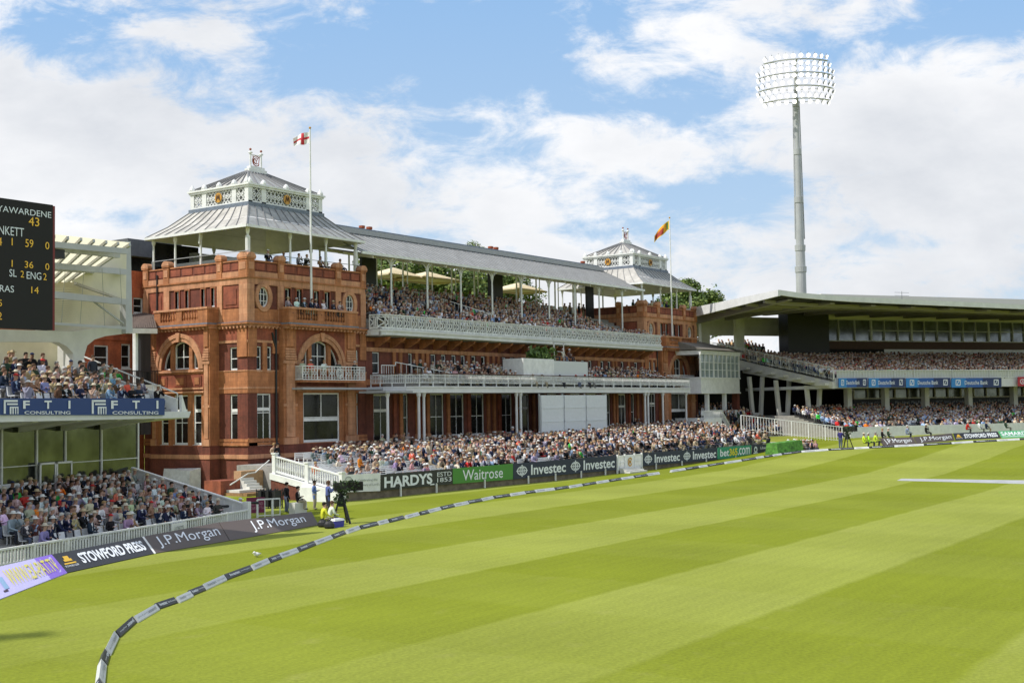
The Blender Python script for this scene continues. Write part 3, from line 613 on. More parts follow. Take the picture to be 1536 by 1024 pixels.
for (x0, y0), (x1, y1) in zip(mpath, mpath[1:]):
    A = Vector((x0, y0, 0)); B = Vector((x1, y1, 0)); Ln = (B-A).length; T = (B-A)/Ln; Z = lambda z: Vector((0, 0, z))
    mb.bar(A+Z(9.33), B+Z(9.33), .14, .08, 1); mb.bar(A+Z(9.2), B+Z(9.2), .05, .06); mb.bar(A+Z(8.52), B+Z(8.52), .05, .07); mb.bar(A+Z(8.9), B+Z(8.9), .045, .05)
    n = max(1, int(Ln/.16))
    for i in range(n):
        p = A+T*(Ln*i/n); mb.bar(p+Z(8.5), p+Z(9.25), .055, .03)
        if i % 12 == 0: mb.bar(p+Z(8.18), p+Z(9.3), .08, .08)
mb.build('middle_railing', ['iron', 'darkbrown'], PAV)
# balcony columns
for x, y in [(9.9+1.25, MY+.05), (16.05, -4.35), (16.75, -4.35), (30.3, -4.85), (31.0, -4.85), (55.7, -4.85), (56.4, -4.85), (59.9, -4.85), (66.2, -4.6)]:
    if x < 12: x, y = 11.7, -4.5
    mb = MB(); mb.lathe((x, y, 0), [(.2, 1.2), (.2, 1.5), (.13, 1.6), (.12, 7.2), (.2, 7.4), (.22, 7.62)], 10); mb.build('balcony_column', 'fascia', PAV)
# stone eaves slab that continues left of the balcony
mb = MB(); mb.box(4.2, 14.2, -1.9, -.6, 7.95, 8.12); mb.hull8([(11, -4.9, 7.62), (14.6, -4.9, 7.62), (14.6, -1.9, 7.62), (11, -1.9, 7.62), (11, -4.9, 7.8), (14.6, -4.9, 7.8), (14.6, -1.9, 7.8), (11, -1.9, 7.8)]); mb.build('flat_canopy', 'grey', PAV)
# ---- roofs
def seams(mb, a, b, c, d, n, mi=1, w=.06, h=.1):
    a, b, c, d = map(Vector, (a, b, c, d)); nm = (b-a).cross(d-a).normalized(); nm = nm if nm.z > 0 else -nm
    for i in range(n+1):
        p = a.lerp(b, i/n); q = d.lerp(c, i/n); mb.bar(p+nm*h*.5, q+nm*h*.5, w, h, mi, nm)
def tower_roof(ox, mirror=False):
    E0, E1, EY0, EY1, ez = ox-.15, ox+13.9, -.15, 12.4, 21.15
    B0, B1, C0, C1, bz = ox+2.7, ox+11.5, 2.7, 9.9, 23.45
    if mirror: B0, B1 = ox+2.4, ox+11.3
    mb = MB(); Q = [((E0, EY0), (E1, EY0), (B1, C0), (B0, C0)), ((E0, EY1), (E0, EY0), (B0, C0), (B0, C1)), ((E1, EY0), (E1, EY1), (B1, C1), (B1, C0)), ((E1, EY1), (E0, EY1), (B0, C1), (B1, C1))]
    for k, (a, b, c, d) in enumerate(Q):
        a, b = Vector((*a, ez)), Vector((*b, ez)); c, d = Vector((*c, bz)), Vector((*d, bz)); am, bm_ = a.lerp(d, .5)-Vector((0, 0, .18)), b.lerp(c, .5)-Vector((0, 0, .18))
        mi = 2 if k == 1 else 0  # sunward slope takes the lighter copy
        mb.quad(a, b, bm_, am, mi); mb.quad(am, bm_, c, d, mi); seams(mb, a, b, bm_, am, 12 if k in (0, 3) else 10, 1, .05, .07); seams(mb, am, bm_, c, d, 12 if k in (0, 3) else 10, 1, .05, .07)
    mb.box(B0-.12, B1+.12, C0-.12, C1+.12, bz-.12, bz+.22, 3)
    mb.build('tower_roof', ['zinc', 'seam', 'zinc_lit', 'lead'], PAV)
    s = MB()
    for a, b, c, d in Q: s.quad((a[0]*.99+.01*(ox+7), a[1]*.99+.06, ez-.1), (b[0]*.99+.01*(ox+7), b[1]*.99+.06, ez-.1), (c[0], c[1], bz-.2), (d[0], d[1], bz-.2))
    s.quad((B0, C0, bz-.2), (B1, C0, bz-.2), (B1, C1, bz-.2), (B0, C1, bz-.2))
    for i in range(9): s.bar((E0+.2, 1+i*1.3, ez-.05), (B0, 2.8+i*.85, bz-.35), .08, .14); s.bar((E0+1.2+i*1.45, EY0+.2, ez-.05), (B0+.2+i*1.03, C0, bz-.35), .08, .14)
    s.build('tower_ceiling', 'soffit', PAV)
    g = MB()
    for p, q in (((E0, EY0), (E1, EY0)), ((E0, EY0), (E0, EY1)), ((E1, EY0), (E1, EY1)), ((E0, EY1), (E1, EY1))): g.bar((*p, ez-.06), (*q, ez-.06), .16, .2)
    g.cyl((ox+.2, 5.8, 21), (ox+.3, 6.0, 20.2), .09); g.build('gutter', 'white', PAV)
    posts = [(ox+.5, .45), (ox+5.3, .5), (ox+9.6, .5), (ox+13.4, .5), (ox+.45, 6.0), (ox+.45, 9.2), (ox+.45, 12), (ox+13.4, 6), (ox+13.4, 11.8), (ox+7, 11.8)]
    for i, (x, y) in enumerate(posts):
        c = MB(); c.lathe((x, y, 0), [(.15, 17.4), (.15, 18.4), (.1, 18.5), (.09, 20.5), (.17, 20.75), (.17, 21.05)], 8)
        if i in (0, 3): c.lathe((x, y, 0), [(.16, 19), (.2, 19.1), (.2, 20.3), (.16, 20.4)], 8)
        c.build('tower_post', 'white', PAV)
    # lantern
    l = MB(); z0, z1 = bz+.22, 24.95
    l.box(B0, B1, C0, C1, z0, z0+.14); l.box(B0-.1, B1+.1, C0-.1, C1+.1, z1, z1+.16); l.box(B0-.2, B1+.2, C0-.2, C1+.2, z1+.16, z1+.3)
    def side(f, Ln):
        cuts = [(0, .4), (1.35, 1.75), (Ln/2-1.75, Ln/2-1.55), (Ln/2+1.55, Ln/2+1.75), (Ln-1.75, Ln-1.35), (Ln-.4, Ln)]
        cuts = [(0, .45), (1.5, 2.0), (Ln-2.0, Ln-1.5), (Ln-.45, Ln)]
        for a, b in cuts: l.fn = None; P = [f(u_, v_, w_) for u_ in (a, b) for v_ in (0, .18) for w_ in (z0, z1)]; l.add(P, [(0, 1, 3, 2), (4, 6, 7, 5), (0, 4, 5, 1), (2, 3, 7, 6), (0, 2, 6, 4), (1, 5, 7, 3)])
        gaps = [(.45, 1.5), (2.0, Ln-2.0), (Ln-1.5, Ln-.45)]
        for a, b in gaps:
            n = max(2, round((b-a)/.42)); st = (b-a)/n
            for i in range(n):
                for q0, q1 in (((i, 0), (i+1, .5)), ((i, .5), (i+1, 0)), ((i, .5), (i+1, 1)), ((i, 1), (i+1, .5))):
                    l.bar(f(a+q0[0]*st, .1, z0+.14+(z1-z0-.14)*q0[1]), f(a+q1[0]*st, .1, z0+.14+(z1-z0-.14)*q1[1]), .06, .07)
                cc = f(a+(i+.5)*st, .1, z0+.14+(z1-z0-.14)*.5)
                l.ball(cc, .11, 5)
        for q in [0.2, 1.75, Ln/2, Ln-1.75, Ln-.2]:   # acroteria
            c = Vector(f(q, .05, z1+.3)); l.lathe(c, [(.24, 0), (.26, .14), (.2, .3), (.1, .42), (.03, .56 if q in (.2, Ln-.2) else .46)], 8)
    WB = B1-B0; WC = C1-C0
    side(lambda a, o, z: (B0+a, C0+o, z), WB); side(lambda a, o, z: (B0-.008+o, C0+.008+a, z), WC); side(lambda a, o, z: (B1+.008-o, C0+.008+a, z), WC); side(lambda a, o, z: (B0+a, C1-.01-o, z), WB)
    lo = l.build('lantern', 'white', PAV)
    i_ = MB(); i_.box(B0+.9, B1-.9, C0+.9, C1-.9, z0, z1); i_.build('lantern_core', 'grey', lo)
    for f, Ln in ((lambda a, o, z: Vector((B0+a, C0-o, z)), WB), (lambda a, o, z: Vector((B0-o, C0+a, z)), WC)):
        g = MB(); c = f(Ln/2, .03, (z0+z1)/2+.05); e1 = f(1, 0, 0)-f(0, 0, 0); e2 = Vector((0, 0, 1)); out = (f(0, 1, 0)-f(0, 0, 0))
        g.ngon([c+e1*math.cos(2*math.pi*i/20)*.42+e2*math.sin(2*math.pi*i/20)*.42 for i in range(20)], out*.06, 0)
        for sgn in (-1, 1): g.bar(c+out*.08+e1*sgn*.22-e2*.26, c+out*.08+e1*sgn*.12+e2*.26, .07, .04, 1); g.bar(c+out*.08+e1*sgn*.12+e2*.26, c+out*.08-e2*.12, .06, .04, 1)
        g.build('gilt_roundel', ['gold', 'darkbrown'], lo)
    # top roof
    mb = MB(); ap = [(ox+6.0, 6.3), (ox+8.2, 6.3)]; az = 27.15; zb = z1+.3
    P = {k: Vector((*v, zb)) for k, v in dict(a=(B0, C0), b=(B1, C0), c=(B1, C1), d=(B0, C1)).items()}; A1, A2 = Vector((*ap[0], az)), Vector((*ap[1], az))
    mb.quad(P['a'], P['b'], A2, A1, 0); mb.quad(P['d'], P['c'], A2, A1, 0); mb.add([P['a'], P['d'], A1], [(0, 1, 2)], 2); mb.add([P['b'], P['c'], A2], [(0, 1, 2)], 0)
    seams(mb, P['a'], P['b'], A2, A1, 9); seams(mb, P['a'], P['d'], A1, A1, 8); mb.build('lantern_roof', ['zinc', 'seam', 'zinc_lit'], PAV)
    # crest: two posts with a pierced monogram panel
    f = MB(); X0, X1, y = ox+6.32, ox+7.58, 6.3
    f.box(ox+5.9, ox+8.0, y-.3, y+.3, az-.15, az+.22); f.box(ox+6.1, ox+7.8, y-.22, y+.22, az+.22, az+.45)
    for x in (X0, X1): f.lathe((x, y, az+.42), [(.1, 0), (.08, .12), (.08, 1.15), (.2, 1.2), (.18, 1.3), (.05, 1.38), (.03, 1.45)], 8)
    f.box(X0, X1, y-.03, y+.03, az+.45, az+.52); f.box(X0, X1, y-.03, y+.03, az+1.46, az+1.53)
    fo = f.build('finial', 'white', PAV)
    g = MB(); c = Vector(((X0+X1)/2, y-.05, az+.99))
    for rr, a0, a1 in ((.43, 40, 320), (.27, 50, 310)):
        for i in range(16):
            t0, t1 = R(a0+(a1-a0)*i/16), R(a0+(a1-a0)*(i+1)/16); g.bar(c+Vector((math.cos(t0)*rr, 0, math.sin(t0)*rr)), c+Vector((math.cos(t1)*rr, 0, math.sin(t1)*rr)), .06, .06)
    for s_ in (-1, 1): g.bar(c+Vector((s_*.38, 0, .45)), c+Vector((s_*.26, 0, -.42)), .05); g.bar(c+Vector((s_*.15, 0, .18)), c, .05)
    g.bar(c, c+Vector((0, 0, -.22)), .05)
    for x in (X0, X1): g.ball((x, y, az+1.95), .11, 8)
    g.build('monogram', plainmat('rust_red', (.30, .07, .03)), fo)
tower_roof(0); tower_roof(FX, True)
# long roof of the middle range
X0, X1 = 13.6, FX+.2; ey, ez, ry, rz = 0, 20.2, 6.5, 23.3
mb = MB(); mb.quad((X0, ey, ez), (X1, ey, ez), (X1, ry, rz), (X0, ry, rz)); mb.quad((X0, ry, rz), (X1, ry, rz), (X1, 9.6, 22.1), (X0, 9.6, 22.1)); seams(mb, (X0, ey, ez), (X1, ey, ez), (X1, ry, rz), (X0, ry, rz), 64, 1, .045, .06)
mb.box(X0, X1, ry-.9, ry+.2, rz-.35, rz+.12, 2); mb.box(X0, X1, ry-.25, ry+.5, rz+.12, rz+.38, 3); mb.build('main_roof', ['zinc', 'seam', 'grey', 'lead'], PAV)
mb = MB(); mb.quad((X0, ey+.1, ez-.12), (X1, ey+.1, ez-.12), (X1, 5, ez+.9), (X0, 5, ez+.9)); mb.quad((X0, 5, ez+.9), (X1, 5, ez+.9), (X1, 9.5, 21.75), (X0, 9.5, 21.75))
for k in range(19): x = 15.4+k*2.66; mb.bar((x, .2, ez-.25), (x, 5, ez+.75), .16, .22); mb.bar((x, 5, ez+.75), (x, 9.4, 21.6), .14, .2)
for y, z in ((2.2, .1), (4.2, .5), (8, 1.25)): mb.bar((X0, y, ez+z), (X1, y, ez+z), .14, .2)
mb.build('roof_ceiling', 'soffit', PAV)
mb = MB(); mb.bar((X0, -.05, ez-.02), (X1, -.05, ez-.02), .2, .24); mb.build('gutter', 'white', PAV)
for k in range(9):
    x = 18.3+5.26*k
    if x > 63: break
    c = MB(); c.lathe((x, .6, 0), [(.16, 14.2), (.1, 14.6), (.085, 19.2), (.15, 19.35), (.15, 20)], 8)
    for s_ in (-1, 1):
        P = [Vector((x+s_*(.08+.75*(1-math.cos(R(90*i/5)))), .6, 19.1+.9*math.sin(R(90*i/5)))) for i in range(6)]
        for a, b in zip(P, P[1:]): c.bar(a, b, .07, .07)
    for i in range(5): c.bar((x, .55-.7*(i/5), 19.3+.8*(i/5)**.5), (x, .55-.7*((i+1)/5), 19.3+.8*((i+1)/5)**.5), .06)
    c.build('roof_column', 'white', PAV)
for k in range(13):
    x = 15.6+4.0*k
    c = MB(); c.lathe((x, 7.0, 0), [(.13, 16.9), (.1, 17.2), (.09, 21.0), (.14, 21.3)], 6); c.lathe((x+.7, 7.0, 0), [(.07, 16.9), (.06, 21.2)], 6); c.build('rear_column', 'white', PAV)
mb = MB()
for a in range(14): x = 15.6+4*a; mb.box(x+.8, x+3.9, 9.58, 9.61, 16.9, 18.55)
mb.build('wind_screen', 'glassc', PAV)
for a, b in ((542, 563), (734, 753), (880, 889)):
    p, q = un(a, 422 if a < 700 else 449, y=6.2), un(b, 391 if a < 700 else 417, y=6.2); z = 16.8
    mb = MB(); mb.box(p.x, q.x, 6.1, 6.4, z, 21.0); mb.build('black_panel', 'black', PAV)
for px_ in (540, 551, 733, 741, 871):
    p = un(px_+3, 352 if px_ < 600 else 380, y=8); mb = MB(); mb.lathe((p.x, 8, 0), [(.26, 22.4), (.26, 24.05), (.31, 24.1), (.31, 24.3), (.2, 24.32)], 8); mb.build('chimney_pot', plainmat('pot_clay', (.32, .075, .03), .8), PAV)
# sloping rail beside the far end steps and stair rails in the terrace
def slope_rail(p, q, h=1.0, n=14, name='stair_rail', mt='white', par=PAV, w=.05):
    p, q = Vector(p), Vector(q); mb = MB(); up = Vector((0, 0, h)); mb.bar(p+up, q+up, w*1.3); mb.bar(p+up*.12, q+up*.12, w)
    for i in range(n+1): a = p.lerp(q, i/n); mb.bar(a, a+up, w*(1.4 if i in (0, n) else .7))
    return mb.build(name, mt, par)
slope_rail((50.3, 5.6, 16.8), (59.5, -1.2, 13.4), 1.1, 26); slope_rail((29.3, 4.6, 16.5), (33.6, .4, 14.6), 1.1, 16); slope_rail((46, 4.8, 16.5), (48, 2.8, 15.5), 1.1, 8)
slope_rail((16.9, -1.0, 9.3), (20.5, -4.4, 8.3), 1.15, 10); slope_rail((15.0, -1.0, 9.0), (16.9, -1.0, 9.0), 1.15, 6); slope_rail((57.0, -1.0, 9.3), (61.5, -4.4, 8.3), 1.15, 12); slope_rail((15, .4, 14.0), (15, -1.2, 13.4), 1.0, 6)
slope_rail((.3, .25, 17.4), (.3, 12, 17.4), 1.75, 1, w=.04, mt='grey'); slope_rail((.3, .25, 17.4), (13.6, .25, 17.4), 1.6, 1, w=.04, mt='grey')
# counters on the near tower terrace
mb = MB(); mb.box(1.6, 2.2, 2.2, 11.4, 17.45, 18.95); mb.build('servery_counter', plainmat('pale_counter', (.42, .44, .40), .6), PAV)
mb = MB(); mb.box(4.5, 9.5, 11.6, 12.2, 17.45, 20.3); mb.build('roof_room', 'grey', PAV)
mb = MB(); [mb.box(.5+2.6*i, 3.0+2.6*i, 12.25, 12.29, 17.45, 20.9) for i in range(2)]; mb.build('rear_screen', 'glass', PAV)
# ------------------------------------------------------------------ stand on the left
LO = Vector((-20.9, -22.3, 0)); LA = R(17); LU = Vector((-math.cos(LA), -math.sin(LA), 0)); LV = Vector((-math.sin(LA), math.cos(LA), 0))
def ls(s, t, z): return LO+LU*s+LV*t+Vector((0, 0, z))
def LSF(p): return ls(p[0], p[1], p[2])
def at_t(px_, py_, t): return unp(px_, py_, LO+LV*t, LV)
def lsz(px_, py_, t): p = at_t(px_, py_, t)-LO; return p.dot(LU), p.z
LST = thing('spectator_stand', 'white two tier spectator stand left of the pavilion with a glazed lower back wall', 'stand', ls(6, 5, 0))
SL = 30
LR = [(.75+.82*i, .05+.225*i) for i in range(8)]
mb = MB(LSF)
for i, (t, z) in enumerate(LR): mb.box(.15, SL, t-.25, 7.3, -.4 if i == 0 else LR[i-1][1], z)
mb.build('lower_tier_steps', 'terrace', LST)
mb = MB(LSF); mb.box(.16, SL, 7.31, 7.5, 1.0, 2.75); mb.build('white_back_wall', 'white', LST)
# sloping white side parapet
mb = MB(LSF); mb.hull8([(-.02, 0, -.3), (.12, 0, -.3), (.12, 7.4, -.3), (-.02, 7.4, -.3), (-.02, 0, 1.02), (.12, 0, 1.02), (.12, 7.4, 3.06), (-.02, 7.4, 3.06)])
mb.bar((.05, 0, 1.06), (.05, 7.4, 3.1), .26, .08)
for i in range(14): t = .3+i*.52; mb.box(.12, .15, t, t+.05, .05+t*.27, .98+t*.27)
mb.box(-.14, .22, -.2, .12, -.2, 1.22); mb.build('side_parapet', 'white', LST)
# glazed wall
p0 = 7.55
xs_ = [lsz(x, 680, p0)[0] for x in (207, 152, 98, 55)]; xs_ += [xs_[-1]+2.6*k for k in range(1, 6)]
mb = MB(LSF)
for x in xs_: mb.box(x-.05, x+.05, p0-.05, p0+.12, 2.7, 5.95)
mb.box(xs_[0], SL, p0-.04, p0+.1, 2.68, 2.8); mb.box(xs_[0], SL, p0-.04, p0+.1, 5.86, 5.98)
for a, b in zip(xs_, xs_[1:]): mb.box(b+.05, a-.05, p0-.03, p0+.02, 3.62, 3.66)
gw = mb.build('glazed_wall', 'white', LST); g = MB(LSF); g.box(xs_[0], SL, p0+.03, p0+.06, 2.75, 5.9); g.build('pane', 'glass2', gw)
mb = MB(LSF); mb.box(xs_[0]+.1, SL, p0+1.6, p0+1.7, 2, 5.9); mb.build('inner_wall', 'darkbrown', LST)
dx0, dx1 = xs_[3]+.05, xs_[2]-.05
mb = MB(LSF)
for a, b in ((dx0, (dx0+dx1)/2-.02), ((dx0+dx1)/2+.02, dx1)):
    mb.box(a, a+.1, p0-.34, p0-.26, 1.7, 3.75); mb.box(b-.1, b, p0-.34, p0-.26, 1.7, 3.75); mb.box(a+.1, b-.1, p0-.34, p0-.26, 3.65, 3.75); mb.box(a+.1, b-.1, p0-.34, p0-.26, 1.7, 1.85); mb.box(a+.1, b-.1, p0-.34, p0-.26, 2.6, 2.67)
d = mb.build('door', 'white', LST); g = MB(LSF); g.box(dx0+.1, dx1-.1, p0-.31, p0-.29, 1.8, 3.7); g.build('pane', 'glass2', d); h = MB(LSF); c = (dx0+dx1)/2; h.box(c-.12, c-.09, p0-.42, p0-.38, 2.6, 3.1); h.box(c+.09, c+.12, p0-.42, p0-.38, 2.6, 3.1); h.build('handle', 'galv', d)
# upper tier slab with tapering soffit
ST = 3.6
mb = MB(LSF); mb.hull8([(.1, ST, 5.92), (SL, ST, 5.92), (SL, 7.5, 5.62), (.1, 7.5, 5.62), (-.1, ST, 6.28), (SL, ST, 6.28), (SL, 10.5, 6.28), (-.1, 10.5, 6.28)])
for k in range(7): mb.hull8([(2.6+k*3.3, ST+.3, 5.86), (3.0+k*3.3, ST+.3, 5.86), (3.0+k*3.3, 7.4, 5.35), (2.6+k*3.3, 7.4, 5.35), (2.6+k*3.3, ST+.3, 5.93), (3.0+k*3.3, ST+.3, 5.93), (3.0+k*3.3, 7.4, 5.93), (2.6+k*3.3, 7.4, 5.93)])
mb.build('upper_tier_slab', 'fascia', LST)
UR = [(4.5+.8*i, 6.42+.32*i) for i in range(6)]
mb = MB(LSF)
for i, (t, z) in enumerate(UR): mb.box(1.0, SL, t-.3, 11, 6.285 if i == 0 else UR[i-1][1], z)
mb.build('upper_tier_steps', 'terrace', LST)
# side parapet and rail of the upper tier
e_s = lsz(243, 597, 3.9)[0]
mb = MB(LSF); mb.hull8([(.75, 3.9, 6.28), (.88, 3.9, 6.28), (.88, 10.3, 6.28), (.75, 10.3, 6.28), (.75, 3.9, 7.0), (.88, 3.9, 7.0), (.88, 10.3, 8.9), (.75, 10.3, 8.9)])
mb.bar((.8, 3.9, 7.3), (.8, 10.3, 9.6), .07); [mb.bar((.8, 3.9+q, 6.9+q*.3), (.8, 3.9+q, 7.3+q*.36), .05) for q in (0, 1.6, 3.2, 4.8, 6.4)]
mb.hull8([(.25, 3.65, 6.28), (.75, 3.65, 6.28), (.75, 3.8, 6.28), (.25, 3.8, 6.28), (.7, 3.65, 7.2), (.78, 3.65, 7.2), (.78, 3.8, 7.2), (.7, 3.8, 7.2)]); mb.build('upper_side_rail', 'white', LST)
# frame of the upper storey: beam with haunches, columns, rear wall
bt = 8.9
def poly_t(pts, t, th, name, mt, par=LST, kids=None):
    mb = MB(); n = LV*th; mb.ngon([at_t(x, y, t) for x, y in pts], n); return mb.build(name, mt, par)
arc = [(128, 560), (126, 535), (131, 518), (142, 509), (158, 504), (190, 500)]
poly_t([(-60, 492), (113, 497), (193, 486), (197, 500)]+arc[::-1]+[(108, 560), (110, 530), (100, 519), (88, 513), (-60, 512)], bt, .5, 'beam_and_column', 'concrete')
poly_t([(187, 362), (196, 362), (199, 498), (189, 500)], bt-.3, .4, 'tall_post', 'galv')
poly_t([(-80, 511), (88, 512), (88, 560), (-80, 562)], bt+2.6, .3, 'rear_wall', 'cream')
poly_t([(95, 515), (109, 515), (109, 562), (95, 562)], bt+1.5, .4, 'rear_column', 'concrete')
poly_t([(60, 425), (113, 423), (184, 448), (188, 494), (60, 505)], bt+.7, .3, 'upper_side_wall', 'cream')
mb = MB()
for k in range(16): y = 433+k*3.4; a, b = at_t(78, y, bt+.4), at_t(117, y-.3, bt+.4); mb.bar(a, b, .05, .09, 0)
mb.build('louvres', 'cream', LST)
# translucent canopy on white frame
def cq(px_, py_, t): return at_t(px_, py_, t)
A, B, C, D = cq(60, 349, 4.2), cq(195, 364, 4.6), cq(108, 424, 10.5), cq(20, 420, 10.5)
mb = MB(); mb.quad(A, B, C, D); mb.build('canopy_film', 'film', LST)
mb = MB()
for i in range(8): f = i/7; mb.bar(A.lerp(B, f)-Vector((0, 0, .1)), D.lerp(C, f)-Vector((0, 0, .1)), .12, .16)
mb.bar(A.lerp(D, .17)-Vector((0, 0, .2)), B.lerp(C, .2)-Vector((0, 0, .2)), .3, .35); mb.bar(A.lerp(D, .62)-Vector((0, 0, .2)), B.lerp(C, .62)-Vector((0, 0, .2)), .12, .2)
mb.bar(cq(186, 371, 8.4), cq(109, 422, 10), .16, .2); mb.bar(cq(113, 424, bt+.3), cq(186, 449, bt), .2, .25); mb.bar(cq(60, 397, 6), cq(188, 408, 8), .25, .32); mb.bar(cq(60, 440, 6), cq(188, 453, 8), .25, .34); mb.bar(cq(135, 448, 7.5), cq(185, 485, 8.5), .09)
mb.bar(cq(60, 484, 7), cq(188, 492, 8.4), .12, .14); [mb.bar(cq(x, 402, 7), cq(x-6+10*(x > 140), 488, 8), .025) for x in (98, 126, 153, 180)]
mb.bar(cq(60, 365, 4.6), cq(190, 377, 4.8), .22, .3)
mb.build('canopy_frame', 'galv', LST)
poly_t([(109, 421), (176, 381), (190, 376), (189, 452), (186, 449)], bt-.6, .04, 'side_screen', 'cream')
mb = MB(); c = cq(84, 381, 5); mb.box(c.x-.3, c.x+.3, c.y-.3, c.y+.3, c.z-.22, c.z+.22); tag(mb.build('floodlight', 'black'), 'small black floodlight on the canopy beam beside the scoreboard', 'lamp')
def lsq(s, z): return ls(s, -.38, z)
# front picket fence of the lower tier
def picket(p, q, h, name='picket_fence'):
    p, q = Vector(p), Vector(q); L_ = (q-p).length; n = int(L_/.2); T = (q-p)/L_; mb = MB()
    for i in range(n): a = p+T*(L_*(i+.2)/n); b = p+T*(L_*(i+.75)/n); mb.bar((a+b)/2+Vector((0, 0, .05)), (a+b)/2+Vector((0, 0, h-.03)), (b-a).length, .03, 0, T.cross(Vector((0, 0, 1))))
    mb.bar(p+Vector((0, 0, h)), q+Vector((0, 0, h)), .14, .08); mb.bar(p+Vector((0, 0, .15)), q+Vector((0, 0, .15)), .06, .08)
    for i in range(int(L_/2.2)+1): a = p+T*min(L_, i*2.2); mb.bar(a, a+Vector((0, 0, h+.06)), .12)
    return mb.build(name, 'white')
pf = picket(ls(.3, -.25, .02), ls(25, -.25, .02), .76); tag(pf, 'long white picket fence along the front of the left stand', 'fence')
P = Plate(lsq(7.9, .12), lsq(6.6, .12), lsq(6.6, .72), lsq(7.9, .72), .02)
T = thing('sign', 'small pale panel lettered LORDS fixed on the white picket fence', 'sign', P.c[0]); mb = MB(); P.body(mb, .04); mb.build('panel', 'white', T); tm = MB(); P.text(tm, "LORD'S", .2, .35, .8, .75); tm.build('lettering', plainmat('grey_letter', (.25, .26, .26)), T, recalc=False)
# scoreboard: black panel in front of the upper storey
SB = [un(-150, 498, y=-23.0), un(79, 495, y=-23.0)]; d_top = un(79, 307.5, y=-23.0)
x1 = SB[1].x; z0, z1 = SB[1].z, d_top.z; x0 = x1-9.5
SBD = thing('scoreboard', 'large black electronic scoreboard showing batting scores in white and yellow', 'scoreboard', (x1-4, -22.8, z0))
mb = MB(); mb.box(x0, x1, -23.0, -22.5, z0, z1); mb.build('panel', mat('matt_black_screen', (.010, .009, .010), .75), SBD)
P = Plate((x0, -23, z0), (x1, -23, z0), (x1, -23, z1), (x0, -23, z1), .03)
M['wtxt'] = mat('white_lettering', (.75, .78, .82), .6); M['ytxt'] = mat('yellow_led_lettering', (.75, .45, .04), .5, emit=.12); M['wled'] = mat('white_led_lettering', (.6, .66, .7), .5, emit=.12)
def uvat(px_, py_): q = un(px_, py_, y=-23.03); return (q.x-x0)/(x1-x0), (q.z-z0)/(z1-z0)
tm = MB()
for txt, xa, ya, xb, yb, mi in (('JAYAWARDENE', -18, 312, 77, 324, 0), ('43', 43, 339, 59, 326, 1), ('PLUNKETT', -24, 352, 36, 339, 0), ('4', -4, 368, 3, 356, 1), ('1', 17.5, 368, 19, 357, 1), ('59', 38, 371, 50, 359, 1), ('0', 68, 374, 74, 363, 1), ('1', 17.5, 400, 19, 390, 1), ('36', 37, 402, 50, 392, 1), ('0', 68, 405, 74, 395, 1),
                                ('SL', 14, 415, 25, 404, 0), ('2', 31, 416, 36, 406, 1), ('ENG', 40, 419, 62, 408, 0), ('2', 65, 420, 70, 410, 1), ('EXTRAS', -25, 437, 21, 427, 0), ('14', 47, 440, 58, 430, 1), ('45', -9, 459, 3, 449, 1), ('12', -8, 479, 3, 468, 1)):
    if ya < yb: ya, yb = yb, ya
    u0, v0 = uvat(xa, ya); u1, v1 = uvat(xb, yb)
    _, v0 = uvat((xa+xb)/2, ya); _, v1 = uvat((xa+xb)/2, yb); P.text(tm, txt, u0, v0, u1, v1, mi, .0)
tm.build('lettering', ['wled', 'ytxt'], SBD, recalc=False)
mb = MB(); mb.bar((x1+.02, -22.75, z0), (x1+.02, -22.75, z1), .05, .5); mb.build('frame', plainmat('red_edge', (.2, .02, .02)), SBD)
for q in (3, 6.5): mb = MB(); mb.bar((x1-q, -22.5, z0+1.5), (x1-q, -19, z0+1.5), .2); mb.build('bracket', 'galv', SBD)
# banner on the upper tier
a, b = at_t(-160, 622, 3.5), at_t(247, 622.5, 3.5); c, d_ = at_t(247, 597, 3.5), at_t(-160, 597, 3.5)
P = Plate(a, b, c, d_, .03); BN = thing('banner', 'long royal blue sponsor banner along the edge of the left stand upper tier', 'banner', b)
mb = MB(); P.body(mb, .03); mb.build('cloth', plainmat('royal_blue_banner', (.018, .05, .19), .6), BN)
tm = MB()
def upx(x): # photo x to u on the banner
    q = at_t(x, 610, 3.5); return (q-P.c[0]).dot((P.c[1]-P.c[0]).normalized())/(P.c[1]-P.c[0]).length
for ox in (5, 137, -127):
    U = lambda x: upx(ox+x)
    for (w0, w1, v0, v1) in ((0, 3, .08, .86), (0, 21, .78, .9), (5, 21, .6, .7), (9, 22, .42, .5), (9, 11.5, .06, .42), (13, 15, .06, .42), (17, 18.6, .06, .42), (20.5, 22, .06, .42)): P.rect(tm, U(w0), v0, U(w1), v1, 0)
    for ch, a_, b_ in (('F', 29, 39), ('T', 61, 72), ('I', 97, 100)): P.text(tm, ch, U(a_), .38, U(b_), .86, 0, .03)
    P.text(tm, 'CONSULTING', U(31), .05, U(100), .24, 0, .015)
tm.build('lettering', 'wtxt', BN, recalc=False)
